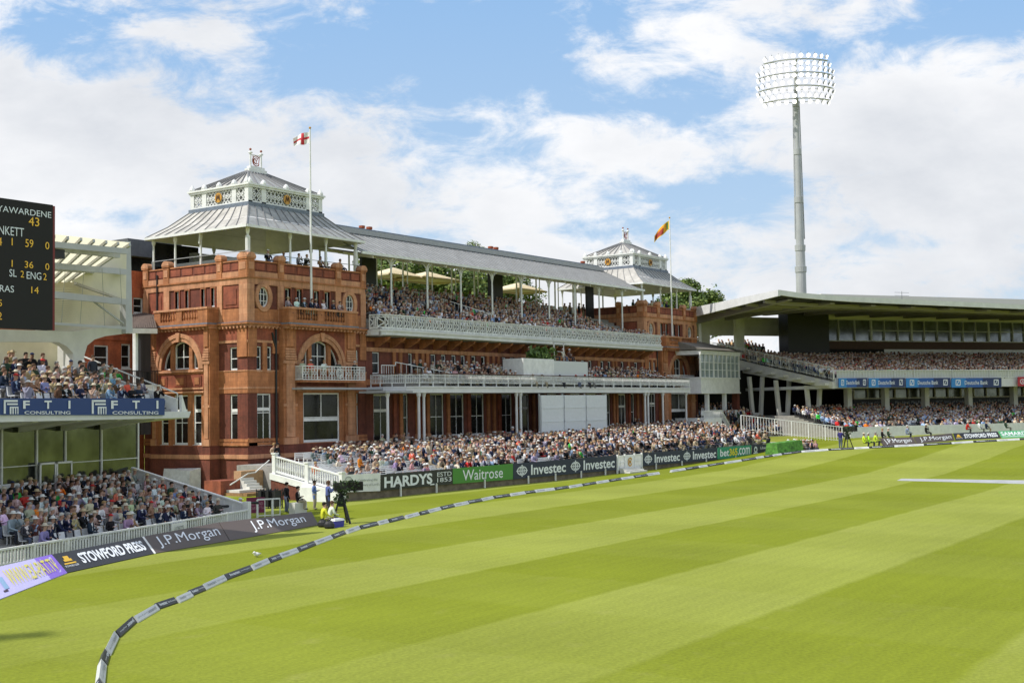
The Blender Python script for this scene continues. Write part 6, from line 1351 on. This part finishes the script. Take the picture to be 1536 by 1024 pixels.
def headgear(kind, J, hat):
    cz = J['chest'][0][2]; cy = J['chest'][0][1]-.03; c = Vector((0, cy, cz+.385)); mb = MB()
    if hat == 'hair':
        P = [(.001, .115), (.05, .108), (.085, .075), (.102, .02), (.10, -.03)]; n = 10; pts = []
        for r_, z_ in P:
            for i in range(n): t = 2*math.pi*i/n; bk = .5+.5*math.sin(t); pts.append(c+Vector((math.cos(t)*r_*.95, math.sin(t)*r_*1.1+.012, z_-(.055*bk if z_ < .05 else 0)+(.045*(1-bk) if z_ < .05 else 0))))
        mb.add(pts, [(k*n+i, k*n+(i+1) % n, (k+1)*n+(i+1) % n, (k+1)*n+i) for k in range(4) for i in range(n)])
    elif hat == 'brim': mb.lathe(c, [(.001, .14), (.06, .14), (.092, .11), (.1, .045), (.19, .03), (.185, .02), (.1, .03)], 12)
    else: mb.lathe(c, [(.001, .125), (.06, .11), (.1, .05), (.102, .02)], 10); mb.add([c+Vector(q) for q in ((-.07, -.08, .04), (.07, -.08, .04), (.06, -.19, .015), (-.06, -.19, .015))], [(0, 1, 2, 3)])
    o = mb.build({'hair': 'hair', 'brim': 'hat', 'cap': 'cap'}[hat], 'head', smooth=True); me = o.data; bpy.data.objects.remove(o); return me
BODY = {}; HEAD = {}; LOWP = {}
for kind, nv in (('sit', 6), ('stand', 4)):
    for v in range(nv):
        J, E = pose(kind, v)
        for sh in (0, 1): me = person_mesh('person', J, E, 'pelvis'); assign(me, J, kind, sh); BODY[kind, v, sh] = me
        me = person_mesh('low', J, E, 'pelvis', sub=0); assign(me, J, kind, v % 2); LOWP[kind, v] = me
        for h in ('hair', 'brim', 'cap'): HEAD[kind, v, h] = headgear(kind, J, h)
CLO0 = [('navy', (.018, .025, .06)), ('black', (.012, .012, .014)), ('charcoal', (.045, .047, .055)), ('beige', (.42, .34, .23)), ('light blue', (.22, .31, .46)), ('white', (.70, .71, .72)), ('pink', (.50, .29, .29)), ('lilac', (.32, .29, .40)), ('tan', (.30, .2, .11)), ('grey', (.2, .2, .21)), ('dark green', (.03, .06, .035)), ('brown', (.10, .055, .035)), ('cream', (.58, .53, .42))]
CLO = [CLO0[i] for i in (0, 0, 0, 0, 1, 1, 1, 2, 2, 2, 3, 3, 4, 5, 5, 6, 7, 8, 9, 9, 10, 11, 11, 12)]; CLO = CLO0[:0]+CLO
BRIGHT = [('orange', (.75, .20, .02)), ('red', (.5, .03, .03)), ('bright green', (.05, .4, .06)), ('coral', (.75, .16, .10))]
HAIRC = [('grey hair', (.26, .25, .24)), ('white hair', (.48, .47, .45)), ('dark hair', (.02, .015, .012)), ('brown hair', (.09, .05, .03)), ('fair hair', (.33, .22, .1))]
HATC = [('straw hat', (.46, .37, .23)), ('white hat', (.62, .62, .60)), ('cream hat', (.52, .47, .37))]
CAPC = [('white cap', (.7, .7, .7)), ('navy cap', (.02, .03, .09)), ('red cap', (.45, .03, .03))]
PC = [0]
def person(pos, face, kind='sit', v=None, col=None, head=None, label=None, group=None, rnd=random, scale=1):
    v = rnd.randrange(6 if kind == 'sit' else 4) if v is None else v; cn, cc = col or (rnd.choice(BRIGHT) if rnd.random() < .05 else rnd.choice(CLO))
    q = rnd.random()
    if head is None: head = ('brim', rnd.choice(HATC)) if q < .24 else ('cap', rnd.choice(CAPC)) if q < .32 else ('hair', rnd.choice(HAIRC))
    sh = 1 if cn in ('navy', 'black', 'charcoal', 'beige', 'grey', 'tan', 'brown') else 0
    o = bpy.data.objects.new('person', BODY[kind, v, sh]); COL.objects.link(o); o.location = pos; o.rotation_euler = (0, 0, math.atan2(face.y, face.x)+math.pi/2); o.scale = (scale*1.13, scale*1.1, scale); o.color = (*[min(1, c*rnd.uniform(.8, 1.2)) for c in cc], 1)
    h = bpy.data.objects.new({'hair': 'hair', 'brim': 'hat', 'cap': 'cap'}[head[0]], HEAD[kind, v, head[0]]); COL.objects.link(h); h.parent = o; h.color = (*head[1][1], 1)
    o['label'] = label(cn, head[1][0]) if callable(label) else label; o['category'] = 'person'
    if group: o['group'] = group
    PC[0] += 1; return o
# seats
def seatmesh(name, mt):
    mb = MB(); mb.hull8([(-.21, -.2, .40), (.21, -.2, .40), (.21, .2, .38), (-.21, .2, .38), (-.21, -.2, .45), (.21, -.2, .45), (.21, .2, .43), (-.21, .2, .43)])
    mb.hull8([(-.21, .19, .42), (.21, .19, .42), (.21, .24, .42), (-.21, .24, .42), (-.19, .27, .86), (.19, .27, .86), (.19, .31, .84), (-.19, .31, .84)]); mb.bar((-.12, .1, 0), (-.12, .1, .4), .04); mb.bar((.12, .1, 0), (.12, .1, .4), .04)
    o = mb.build(name, mt); me = o.data; bpy.data.objects.remove(o); return me
SM = [seatmesh('stand_seat', 'seatg'), seatmesh('stand_seat', 'seatw')]
rnd = random.Random(11)
def tier(rows, s0, s1, pitch, fill, place, face, loc, grp, skip=None, seats=True):
    for i, (t, z) in enumerate(rows):
        n = int((s1-s0)/pitch); k = 0
        for j in range(n):
            s = s0+pitch*(j+.5)
            if skip and skip(i, s): continue
            q_ = place(s, t, z)-CAMP
            if abs(q_.dot(CR)/q_.dot(CF)) > .415: continue      # outside the frame
            if seats:
                w = 1 if (i < 2 and rnd.random() < .8) else (0 if rnd.random() < .8 else 1); q = bpy.data.objects.new('stand_seat', SM[w]); COL.objects.link(q); q.location = place(s, t, z); q.rotation_euler = (0, 0, math.atan2(face.y, face.x)+math.pi/2); q['label'] = f'{"white" if w else "grey"} plastic seat in the {loc}'; q['category'] = 'seat'; q['group'] = f'{"white" if w else "grey"} seats in the {loc}'
            if rnd.random() < fill(i, s):
                kk = k; person(place(s+rnd.uniform(-.06, .06), t-.02, z), (face+Vector((rnd.uniform(-.35, .35), rnd.uniform(-.35, .35), 0))).normalized(), 'sit', rnd=rnd, scale=rnd.uniform(.93, 1.05), group=grp,
                       label=lambda c, h, i=i, kk=kk: f'spectator in {c} with {h}, row {i+1} of {loc}, {nth(kk)} from right'); k += 1
tier([(t+.25, z) for t, z in LR], .45, 16.6, .56, lambda i, s: .55 if i == 0 else .78, lambda s, t, z: ls(s, t, z), -LV, 'lower left stand', 'spectators in the lower left stand', skip=lambda i, s: s > 16.6-i*.05 or abs(s-8.2) < .35)
tier([(t+.2, z) for t, z in UR[:5]], 1.3, 13.0, .56, lambda i, s: .66, lambda s, t, z: ls(s, t, z), -LV, 'upper left stand', 'spectators in the upper left stand', skip=lambda i, s: s > 12.6-i*.1)
for i, (px_, py_, t) in enumerate(((139, 553, 9.3), (14, 553, 9.6), (38, 556, 9.8), (48, 552, 10.0), (64, 556, 9.7), (19, 556, 9.2))):
    s, z = lsz(px_, py_, t); person(ls(s, t, 7.75), (-LV+LU*.3).normalized(), 'stand', i % 4, col=CLO0[[2, 9, 1, 1, 2, 8][i]], rnd=rnd, label=lambda c, h, i=i: f'person in {c} with {h} standing at the back of upper left stand, {nth(i)}', group='people standing at the back of the upper left stand')
# standing figures by the fence
def gp(px_, py_, y=None): p = ung(px_, py_) if y is None else un(px_, py_, y=y); return p
fld = Vector((.5, -.85, 0)).normalized()
person(gp(430, 769), Vector((.9, -.3, 0)), 'stand', 0, col=CLO0[1], head=('hair', HAIRC[2]), label='man in a black suit standing behind the right brown board', rnd=rnd, scale=1.02)
person(gp(472, 764), fld, 'stand', 1, col=('blue vest', (.12, .2, .45)), head=('hair', HAIRC[2]), label='steward in a blue vest standing with folded arms before the balustrade', rnd=rnd)
person(gp(492, 768), Vector((1, -.5, 0)).normalized(), 'stand', 2, col=('blue vest', (.08, .14, .38)), head=('hair', HAIRC[3]), label='camera operator in a blue vest leaning over the television camera', rnd=rnd, scale=1.05)
bx = gp(447, 772); mb = MB(); mb.box(bx.x-.5, bx.x+.5, bx.y-.25, bx.y+.25, 0, .75); tag(mb.build('equipment_box', 'concrete'), 'pale box used as a seat behind the right brown board', 'box')
person(bx+Vector((0, 0, .3)), fld, 'sit', 0, col=CLO0[1], head=('hair', HAIRC[2]), label='woman with long dark hair sitting on a pale box', rnd=rnd)
st = gp(484, 789); person(st-Vector((0, 0, .12)), Vector((.9, -.5, 0)).normalized(), 'sit', 2, col=('yellow vest', (.55, .75, .04)), head=('hair', HAIRC[2]), label='steward in a fluorescent yellow vest seated by the boundary', rnd=rnd)
st = gp(494, 787); person(st-Vector((0, 0, .12)), Vector((.9, -.5, 0)).normalized(), 'sit', 4, col=CLO0[5], head=('hair', HAIRC[3]), label='person in white seated beside the steward in yellow', rnd=rnd)
for i, (x, y) in enumerate(((340, 786), (368, 784), (382, 780))):
    p = gp(x, y); p = p+LV*.9; person(p-Vector((0, 0, .15)), fld, 'sit', 3, col=CLO0[[0, 4, 5][i]], head=('cap', CAPC[0]), rnd=rnd, label=lambda c, h, i=i: f'photographer in {c} crouching behind the brown boards, {nth(i)} from the left', group='photographers behind the brown boards')
    mb = MB(); q = p+Vector((.35, -.35, .98)); mb.cyl(q, q+Vector((.42, -.30, -.02)), .05, .09, 10); mb.bar(q-Vector((.1, -.07, 0)), q+Vector((.03, -.02, 0)), .13, .11); tag(mb.build('camera', 'black'), f'black long lens camera held by the {nth(i)} photographer from the left', 'camera', 'long lens cameras behind the brown boards')
# cool box, bags
def simple(name, lab, cat, mt, fn): mb = MB(); fn(mb); return tag(mb.build(name, mt), lab, cat)
c = gp(505, 790); T = thing('cool_box', 'blue and white cool box on the grass by the boundary', 'cool box', c); mb = MB(); mb.hull8([c+Vector(q) for q in ((-.33, -.2, 0), (.33, -.2, 0), (.33, .2, 0), (-.33, .2, 0), (-.37, -.23, .34), (.37, -.23, .34), (.37, .23, .34), (-.37, .23, .34))]); mb.build('body', plainmat('cool_box_blue', (.05, .05, .38)), T); mb = MB(); mb.hull8([c+Vector(q) for q in ((-.39, -.25, .34), (.39, -.25, .34), (.39, .25, .34), (-.39, .25, .34), (-.34, -.2, .44), (.34, -.2, .44), (.34, .2, .44), (-.34, .2, .44))]); mb.bar(c+Vector((-.2, 0, .46)), c+Vector((.2, 0, .46)), .05); mb.build('lid', 'white', T)
for i, (x, y, w) in enumerate(((484, 790, .28), (494, 792, .30))):
    c = gp(x, y); simple('bag', ['black rucksack lying left of the cool box', 'black holdall lying in front of the cool box'][i], 'bag', 'black', lambda mb: (mb.lathe(c+Vector((0, 0, 0)), [(w*.8, 0), (w, .1), (w*.9, .25), (w*.5, .38), (.05, .42)], 9), mb.bar(c+Vector((-.15, 0, .4)), c+Vector((.12, 0, .46)), .05)))
# television camera on tripod
def tvcam(c, face, s, lab):
    T = thing('television_camera', lab, 'camera', c); f = face.normalized(); r_ = Vector((-f.y, f.x, 0)); up = Vector((0, 0, 1)); top = c+up*1.45*s
    mb = MB(); mb.hull8([top+r_*a*.14*s+f*b*.32*s+up*h*s for h in (0, .34) for a, b in ((-1, -1), (1, -1), (1, 1), (-1, 1))]); mb.build('body', 'black', T)
    mb = MB(); mb.hull8([top+r_*a*(.16+.02*(b > 0))*s+f*b_*s+up*h*s for h in (-.02, .36) for a, b, b_ in ((-1, -1, .33), (1, -1, .33), (1, 1, .95), (-1, 1, .95))]); mb.build('lens', 'dark', T)
    for a in (-.5, .5, 3.14): d = (r_*math.sin(a)*1.0+f*math.cos(a)*.5); mb = MB(); mb.bar(top, c+d*.75*s, .07*s); mb.build('tripod_leg', 'black', T)
    mb = MB(); rd = random.Random(1)
    for i in range(620): q = top+(f*rd.uniform(-.35, .75)*s if i % 3 else f*rd.uniform(-.3, .3)*s)+r_*rd.uniform(-.2, .2)*s+up*(rd.uniform(-.05, .42) if i % 3 else rd.uniform(-.55, .1))*s; d1 = Vector([rd.gauss(0, .045) for _ in range(3)]); d2 = Vector([rd.gauss(0, .045) for _ in range(3)]); mb.add([q-d1, q-d2, q+d1, q+d2], [(0, 1, 2, 3)])
    mb.build('camouflage_cover', plainmat('camouflage_green', (.05, .085, .03), .9, noise=.5), T, recalc=False)
    mb = MB(); mb.hull8([c+up*.75*s+r_*a*.13*s+f*b*.13*s for a, b in ((-1, -1), (1, -1), (1, 1), (-1, 1))]+[c+up*1.2*s+r_*a*.10*s+f*b*.10*s for a, b in ((-1, -1), (1, -1), (1, 1), (-1, 1))]); mb.build('dark_cover', plainmat('dark_green_cloth', (.012, .02, .014), .9), T)
c = gp(512, 785); tvcam(c, Vector((.8, -.6, 0)), 1.25, 'television camera with green leafy cover on a tripod beside the terrace')
c = gp(1271, 672); tvcam(c, Vector((-.3, -1, 0)), 1.25, 'television camera on a tripod near the right stand barrier')
person(gp(1261, 672), Vector((1, -.2, 0)), 'stand', 2, col=('navy', (.03, .03, .12)), head=('hair', HAIRC[2]), label='camera operator in navy at the far television camera', rnd=rnd, scale=1.1)
for i, (x, y) in enumerate(((1296, 670.5), (1304, 670), (1312, 669))):
    person(gp(x, y)+Vector((0, 0, -.1)), fld, 'sit', i, col=('yellow vest', (.5, .8, .05)), rnd=rnd, label=f'steward in a fluorescent vest seated before the right stand, {nth(i)} from the left', group='seated stewards before the right stand', scale=1.15)
for i, (x, y, c_) in enumerate(((1324, 667, CLO0[1]), (1334, 666, CLO0[10]), (1360, 661, CLO0[4]), (1390, 659, CLO0[1]), (1450, 653, BRIGHT[1]), (1470, 652, CLO0[5]), (1480, 652, CLO0[0]), (1510, 650, CLO0[10]))):
    p = gp(x, y); p = at_d(x, y, (p-CAMP).dot(_f)+2); p.z = ground(p.x)+.1; person(p, fld, 'sit', i % 6, col=c_, rnd=rnd, scale=1.1, label=lambda c, h, i=i: f'person in {c} with {h} seated behind the right stand boards, {nth(i)} from left', group='people seated behind the right stand boards')
# burgundy sign, crowd rail, black stacked frames
P = Plate(*[gp(370, 770), gp(397, 768), un(397, 745, y=gp(397, 768).y), un(370, 746, y=gp(370, 770).y)]); T = thing('sign', 'burgundy notice at the end of the left stand parapet', 'sign', P.c[0]); mb = MB(); P.body(mb, .05); mb.build('panel', plainmat('burgundy', (.17, .012, .06)), T); tm = MB(); P.text(tm, 'LEX AND', .25, .5, .9, .68); P.text(tm, 'CARLOTTA', .2, .22, .95, .4); tm.build('lettering', plainmat('dusty_pink_ink', (.45, .25, .3)), T, recalc=False)
a, b = gp(386, 776), gp(420, 774); o = rail2([a, b], 1.05, .4, 'crowd_barrier', None, post=2, w=.05); tag(o, 'short white tubular barrier left of the man in black', 'barrier')
for i, x in enumerate((397, 408, 418)):
    c = gp(x, 762); mb = MB()
    for h in range(4): mb.bar(c+Vector((-.35, 0, .2+.3*h)), c+Vector((.35, 0, .25+.3*h)), .05); mb.bar(c+Vector((-.3, .4, .2+.3*h)), c+Vector((.3, .4, .25+.3*h)), .05)
    for q in ((-.33, 0), (.33, 0), (-.33, .4), (.33, .4)): mb.bar(c+Vector((*q, 0)), c+Vector((*q, 1.25)), .05)
    mb.box(c.x-.3, c.x+.3, c.y+.05, c.y+.35, .1, 1.1); tag(mb.build('equipment_rack', 'black'), f'black equipment rack behind the white barrier, {nth(i)} from the left', 'rack', 'black racks behind the white barrier')
M_ = mat('green_tarpaulin', (.085, .24, .035), .8, noise=.6, nscale=2.5, bump=1, bscale=2)
a, b = ung(1168, 681.5), ung(1206, 677); mb = MB(); n_ = Vector((0, 1, 0)); mb.hull8([a, b, b+n_*1.5, a+n_*1.5, a+Vector((0, .2, 1.15)), b+Vector((0, .2, 1.2)), b+Vector((0, 1.3, 1.2)), a+Vector((0, 1.3, 1.15))]); tag(mb.build('rolled_cover', M_), 'bright green rolled pitch cover at the end of the fence', 'cover')
# ---- individual spectators on the left part of the pavilion terrace
def fpeople(x0_, x1_, rows, fill, grp, loc):
    for i in rows:
        y = FR[i]; n = int((x1_-x0_)/.56); k = 0
        for j in range(n):
            x = x0_+.56*(j+.5)
            if not any(a < x < a+L_ for a, L_ in BS) or (x < 0 and y > -9.8): continue
            if rnd.random() < fill(i, x):
                kk = k; person(Vector((x, y, fzx(x, y)-.03)), Vector((rnd.uniform(-.1, .5), -1, 0)).normalized(), 'sit', rnd=rnd, scale=rnd.uniform(.95, 1.06), group=grp, label=lambda c, h, i=i, kk=kk: f'spectator in {c} with {h}, row {i+1} of {loc}, {nth(kk)} from left'); k += 1
fpeople(-5.9, 6.4, range(12), lambda i, x: .12 if (x < -2 and i > 2) else (.34 if i < 3 else .62)*(1 if x > 2 else .65), 'spectators on the left part of the terrace', 'pavilion terrace')
for i, (px_, py_, y, c_) in enumerate(((416, 695, -5.5, CLO0[1]), (411, 697, -5.3, CLO0[3]), (573, 690, -3.2, CLO0[3]), (582, 688, -2.6, CLO0[1]), (594, 688, -2.9, CLO0[2]), (606, 690, -3.0, CLO0[8]), (612, 690, -3.2, CLO0[3]), (953, 668, -2.6, CLO0[1]), (958, 668, -3, CLO0[2]))):
    p = un(px_, py_-30, y=y); z = fzx(p.x, y) if p.x > -6 else 1.75
    lab = ['police officer in a dark vest and helmet standing by the tower base', 'person in beige standing behind the police officer', 'man in a beige jacket standing by the pavilion doorway', 'man in black standing just inside the pavilion doorway', 'man in a charcoal suit standing right of the doorway column', 'person in tan standing left of the paired columns', 'person in beige standing nearest the paired columns', 'man in black standing at the far pavilion door', 'man in charcoal standing at the far pavilion door'][i]
    person(Vector((p.x, y, z)), Vector((rnd.uniform(-.4, .4), -1, 0)).normalized(), 'stand', i % 4, col=c_, rnd=rnd, label=lab, head=('brim', ('helmet', (.01, .01, .015))) if i == 0 else None)
# on the tower balconies and roofs
def rowp(pts, kind, lab, grp, z, y=None, fn=None):
    for i, x in enumerate(pts): person(Vector((x, y, z)) if fn is None else fn(x, z), Vector((rnd.uniform(-.3, .4), -1, 0)).normalized(), kind, rnd=rnd, group=grp, label=lambda c, h, i=i: f'person in {c} with {h} {lab}, {nth(i)} from left')
rowp([4.0, 4.9, 5.8, 6.5, 7.2, 8.1, 9.3, 10.0], 'sit', 'on the near tower balcony', 'people on the near tower balcony', 14.15, -.6)
rowp([5.0, 5.9, 7.5, 9.3, 11.3], 'stand', 'on the near iron balcony', 'people on the near iron balcony', 8.6, -1.15)
rowp([3.2, 5.0, 6.6, 7.5, 9.4, 10.1, 11.9], 'sit', 'on the near tower roof', 'people on the near tower roof', 18.1, .9)
rowp([.8+FX, 1.9+FX, 2.6+FX, 4.2+FX, 7.0+FX], 'stand', 'on the far tower roof', 'people on the far tower roof', 17.45, 1.2)
rowp([FX+3.9, FX+5.0], 'stand', 'on the far tower balcony', 'people on the far tower balcony', 13.42, -.6)
rowp([36.0, 40.8, 42.3, 43.6], 'sit', 'on the camera platform', 'camera crew on the platform', 10.9, -2.6)
# ---- the rest of the crowd: one mass
CM = bpy.data.materials.new('crowd_colours'); CM.use_nodes = True; nt = CM.node_tree; at_ = nt.nodes.new('ShaderNodeAttribute'); at_.attribute_name = 'tint'; nt.links.new(at_.outputs['Color'], nt.nodes['Principled BSDF'].inputs['Base Color']); nt.nodes['Principled BSDF'].inputs['Roughness'].default_value = .8; nt.nodes['Principled BSDF'].inputs['Specular IOR Level'].default_value = .2
import numpy as np
SKN = [(.42, .25, .18), (.46, .28, .21), (.36, .2, .14), (.2, .11, .07), (.48, .31, .24)]
LEG = [(.03, .035, .05), (.30, .25, .17), (.05, .05, .055), (.10, .12, .18), (.36, .31, .22), (.04, .04, .05), (.2, .2, .2)]
TPL = {}
for key, me in LOWP.items():
    for hat in ('hair', 'brim', 'cap'):
        hm = HEAD[key[0], key[1], hat]; V_ = [tuple(v.co) for v in me.vertices]; n0 = len(V_); F_ = [list(p.vertices) for p in me.polygons]; K_ = [p.material_index for p in me.polygons]
        V_ += [tuple(v.co) for v in hm.vertices]; F_ += [[i+n0 for i in p.vertices] for p in hm.polygons]; K_ += [5]*len(hm.polygons)
        TPL[key[0], key[1], hat] = (np.array(V_), F_, K_, np.array([len(f) for f in F_]), np.concatenate([np.array(f) for f in F_]), np.array(K_))
class Crowd:
    def __init__(s): s.V = []; s.I = []; s.L = []; s.C = []; s.n = 0; s.count = 0
    def add(s, pos, face, kind='sit', pal=None, hatp=.3, sc=1.0):
        v = rnd.randrange(6 if kind == 'sit' else 4); q = rnd.random(); hat = 'brim' if q < hatp*.75 else 'cap' if q < hatp else 'hair'
        V_, F_, K_, ln, idx, K = TPL[kind, v, hat]; a = math.atan2(face.y, face.x)+math.pi/2; c, s_ = math.cos(a), math.sin(a); sc *= rnd.uniform(.93, 1.06)
        X = V_*sc; X = X*np.array([1.12, 1.1, 1.0]); Vn = np.stack([X[:, 0]*c-X[:, 1]*s_+pos.x, X[:, 0]*s_+X[:, 1]*c+pos.y, X[:, 2]+pos.z], 1)
        top = rnd.choice(BRIGHT)[1] if rnd.random() < .05 else rnd.choice(pal or CLO)[1]; j = rnd.uniform(.75, 1.25)
        cols = np.array([tuple(min(1, t*j*(1.4 if pal else 1)) for t in top), rnd.choice(SKN), rnd.choice(LEG), (.02, .016, .013), (.65, .66, .68), rnd.choice(HATC if hat == 'brim' else CAPC if hat == 'cap' else HAIRC)[1]])  # palette tops brightened in place of sun on the roofed tiers
        if pal is PALE_LIT: cols = np.minimum(cols*1.4, .85)  # whole figure brightened, sunlight painted into clothes and skin
        s.V.append(Vn); s.I.append(idx+s.n); s.L.append(ln); s.C.append(cols[K]); s.n += len(Vn); s.count += 1
    def build(s, name, label):
        V_ = np.concatenate(s.V); I = np.concatenate(s.I); L_ = np.concatenate(s.L); C = np.concatenate(s.C); me = bpy.data.meshes.new(name); me.vertices.add(len(V_)); me.vertices.foreach_set('co', V_.ravel()); me.loops.add(len(I)); me.loops.foreach_set('vertex_index', I); me.polygons.add(len(L_)); st_ = np.concatenate([[0], np.cumsum(L_)[:-1]]); me.polygons.foreach_set('loop_start', st_); me.polygons.foreach_set('loop_total', L_)
        me.update(calc_edges=True); at2 = me.attributes.new('tint', 'FLOAT_COLOR', 'FACE'); at2.data.foreach_set('color', np.concatenate([C, np.ones((len(C), 1))], 1).ravel()); me.materials.append(CM); o = bpy.data.objects.new(name, me); COL.objects.link(o); tag(o, label, 'crowd'); o['kind'] = 'stuff'; return o
cr = Crowd(); PALE = CLO+[CLO0[5], CLO0[4], CLO0[7], CLO0[12], CLO0[5], CLO0[4], CLO0[2]]
PALE_LIT = [(n_, tuple(min(.8, c*1.35) for c in c_)) for n_, c_ in PALE]  # brightened copy of the palette, standing in for sun on the right stand
fd = lambda: Vector((rnd.uniform(-.1, .5), -1, 0)).normalized()
for i, y in enumerate(FR):       # pavilion terrace
    for j in range(110):
        x = 6.5+.55*j
        if x > (65.5 if y < -10 else 66): break
        if any(abs(x-q) < .45 for q in (15.4, 26, 36.5, 47, 57)) : continue
        if rnd.random() < (.62 if i > 1 else .8): cr.add(Vector((x+rnd.uniform(-.1, .1), y+rnd.uniform(-.12, .12), fzx(x, y))), (fd()+Vector((rnd.uniform(-.4, .4), 0, 0))).normalized(), 'sit' if rnd.random() < .985 else 'stand', hatp=.28)
for i, (y, z) in enumerate(UT):  # upper terrace
    for j in range(100):
        x = 14.7+.53*j
        if x > 64: break
        if (30 < x < 33.5 and i < 8 and abs((x-29.8)-(7-i)*.5) < .5): continue
        lim = 58.5-(i*1.05)
        if x > lim+1.5 and i > 1: continue
        if rnd.random() < .9: cr.add(Vector((x+rnd.uniform(-.08, .08), y+.1, z)), fd(), 'sit', hatp=.34, pal=PALE)
for j in range(70):
    x = 15.5+j*.7+rnd.uniform(-.2, .2)
    if x < 63 and rnd.random() < .22: cr.add(Vector((x, 6.6+rnd.uniform(-.2, .4), 16.9)), fd(), 'stand')
for i, (y, z) in enumerate(MT):
    for j in range(100):
        x = 16.8+.54*j
        if x > 63.5: break
        if 31.8 < x < 45 and i < 3: continue
        if x < 22 and rnd.random() < .6: continue
        if rnd.random() < .8: cr.add(Vector((x, y+.1, z)), fd(), 'sit', hatp=.35)
for x in (33.5, 35.2, 38.5, 41.5, 43.4, 44.3): cr.add(Vector((x, -4.65, 8.1)), fd(), 'sit', hatp=.6)
for j in range(26): cr.add(Vector((FX+.6+j*.5, rnd.uniform(.9, 4), 17.45)), fd(), 'sit' if j % 3 else 'stand')
fw2 = -WB_
for i in range(NR-1):            # right stand upper tier
    b = .6+i*.84
    for j in range(120):
        s = -.3+.5*j
        if s > 50: break
        if rnd.random() < .93: cr.add(ws(s+rnd.uniform(-.08, .08), b, udz(b)), (fw2+Vector((rnd.uniform(-.3, .3), 0, 0))).normalized(), 'sit', pal=PALE_LIT, hatp=.3, sc=1.08)
for i in range(30):
    b = .6+i*.84
    for j in range(60):
        s = eL(b)+.3+.5*j
        if s > (-.5 if b < 18 else sb-.5): break
        if rnd.random() < (.9 if i < 27 else .5): cr.add(ws(s, b, udz(b)-.05), fw2, 'sit' if i < 25 else 'stand', pal=PALE_LIT, hatp=.3)
for i, (b, z) in enumerate(LT):
    for j in range(130):
        s = sw0+.3+.5*j
        if s > 48: break
        if rnd.random() < (.55 if i < 2 else .85): cr.add(ws(s, b+.1, z), fw2, 'sit', pal=PALE, hatp=.3)
for i, (b, z) in enumerate(LW_):
    for j in range(44):
        s = -12.5+.5*j
        if s < sw0-.3 and rnd.random() < .85: cr.add(ws(s, b+.1, z), fw2, 'sit', pal=PALE, hatp=.25)
for x in (1072, 1078, 1081, 1085, 1100, 1104, 1058, 1054): p = un(x, 613, y=AY+1.2); cr.add(Vector((p.x, p.y, z_b*0+p.z-1.3)), fd(), 'stand')
for i in range(26): p = un(rnd.uniform(1112, 1132), 640, y=-7); cr.add(Vector((p.x, p.y+rnd.uniform(0, 4), p.z-.4+rnd.random())), fd(), 'stand')
for i in range(22): a = ung(rnd.uniform(1206, 1235), 675); cr.add(a+Vector((0, rnd.uniform(.5, 2), -.3)), Vector((rnd.uniform(-1, 1), rnd.uniform(-1, 1), 0)).normalized(), 'sit')
cr.build('crowd', 'dense seated crowd filling the pavilion terraces and the right stand')
import collections; print('PEOPLE', PC[0], 'CROWD', cr.count)

# white sheeting over an opening at the foot of the tower
a, b = un(247, 728, x=-2.2), un(288, 704, x=-2.2); mb = MB(); mb.hull8([(-2.6, b.y, -.2), (-2.6, a.y, -.2), (-1.3, a.y, -.2), (-1.3, b.y, -.2), (-2.3, b.y+.1, b.z-.1), (-2.35, a.y-.1, b.z+.05), (-1.3, a.y, b.z), (-1.3, b.y, b.z+.1)]); tag(mb.build('sheeted_stack', mat('white_sheeting', (.62, .62, .6), .7, noise=.2, nscale=2, bump=.6, bscale=3)), 'white sheeted stack against the foot of the near tower', 'stack')
g_ = ung(385, 835); mb = MB(); mb.ball(g_+Vector((0, 0, .12)), .13, 7, 0, .7); mb.bar(g_+Vector((.1, 0, .15)), g_+Vector((.26, .05, .12)), .08, .05); mb.ball(g_+Vector((-.13, 0, .2)), .06, 6); mb.bar(g_+Vector((-.17, 0, .2)), g_+Vector((-.25, 0, .19)), .02); mb.bar(g_+Vector((0, .02, -.0)), g_+Vector((0, .02, .1)), .02); tag(mb.build('gull', plainmat('gull_white', (.7, .7, .68)), smooth=True), 'small white bird standing on the grass outside the rope', 'bird')
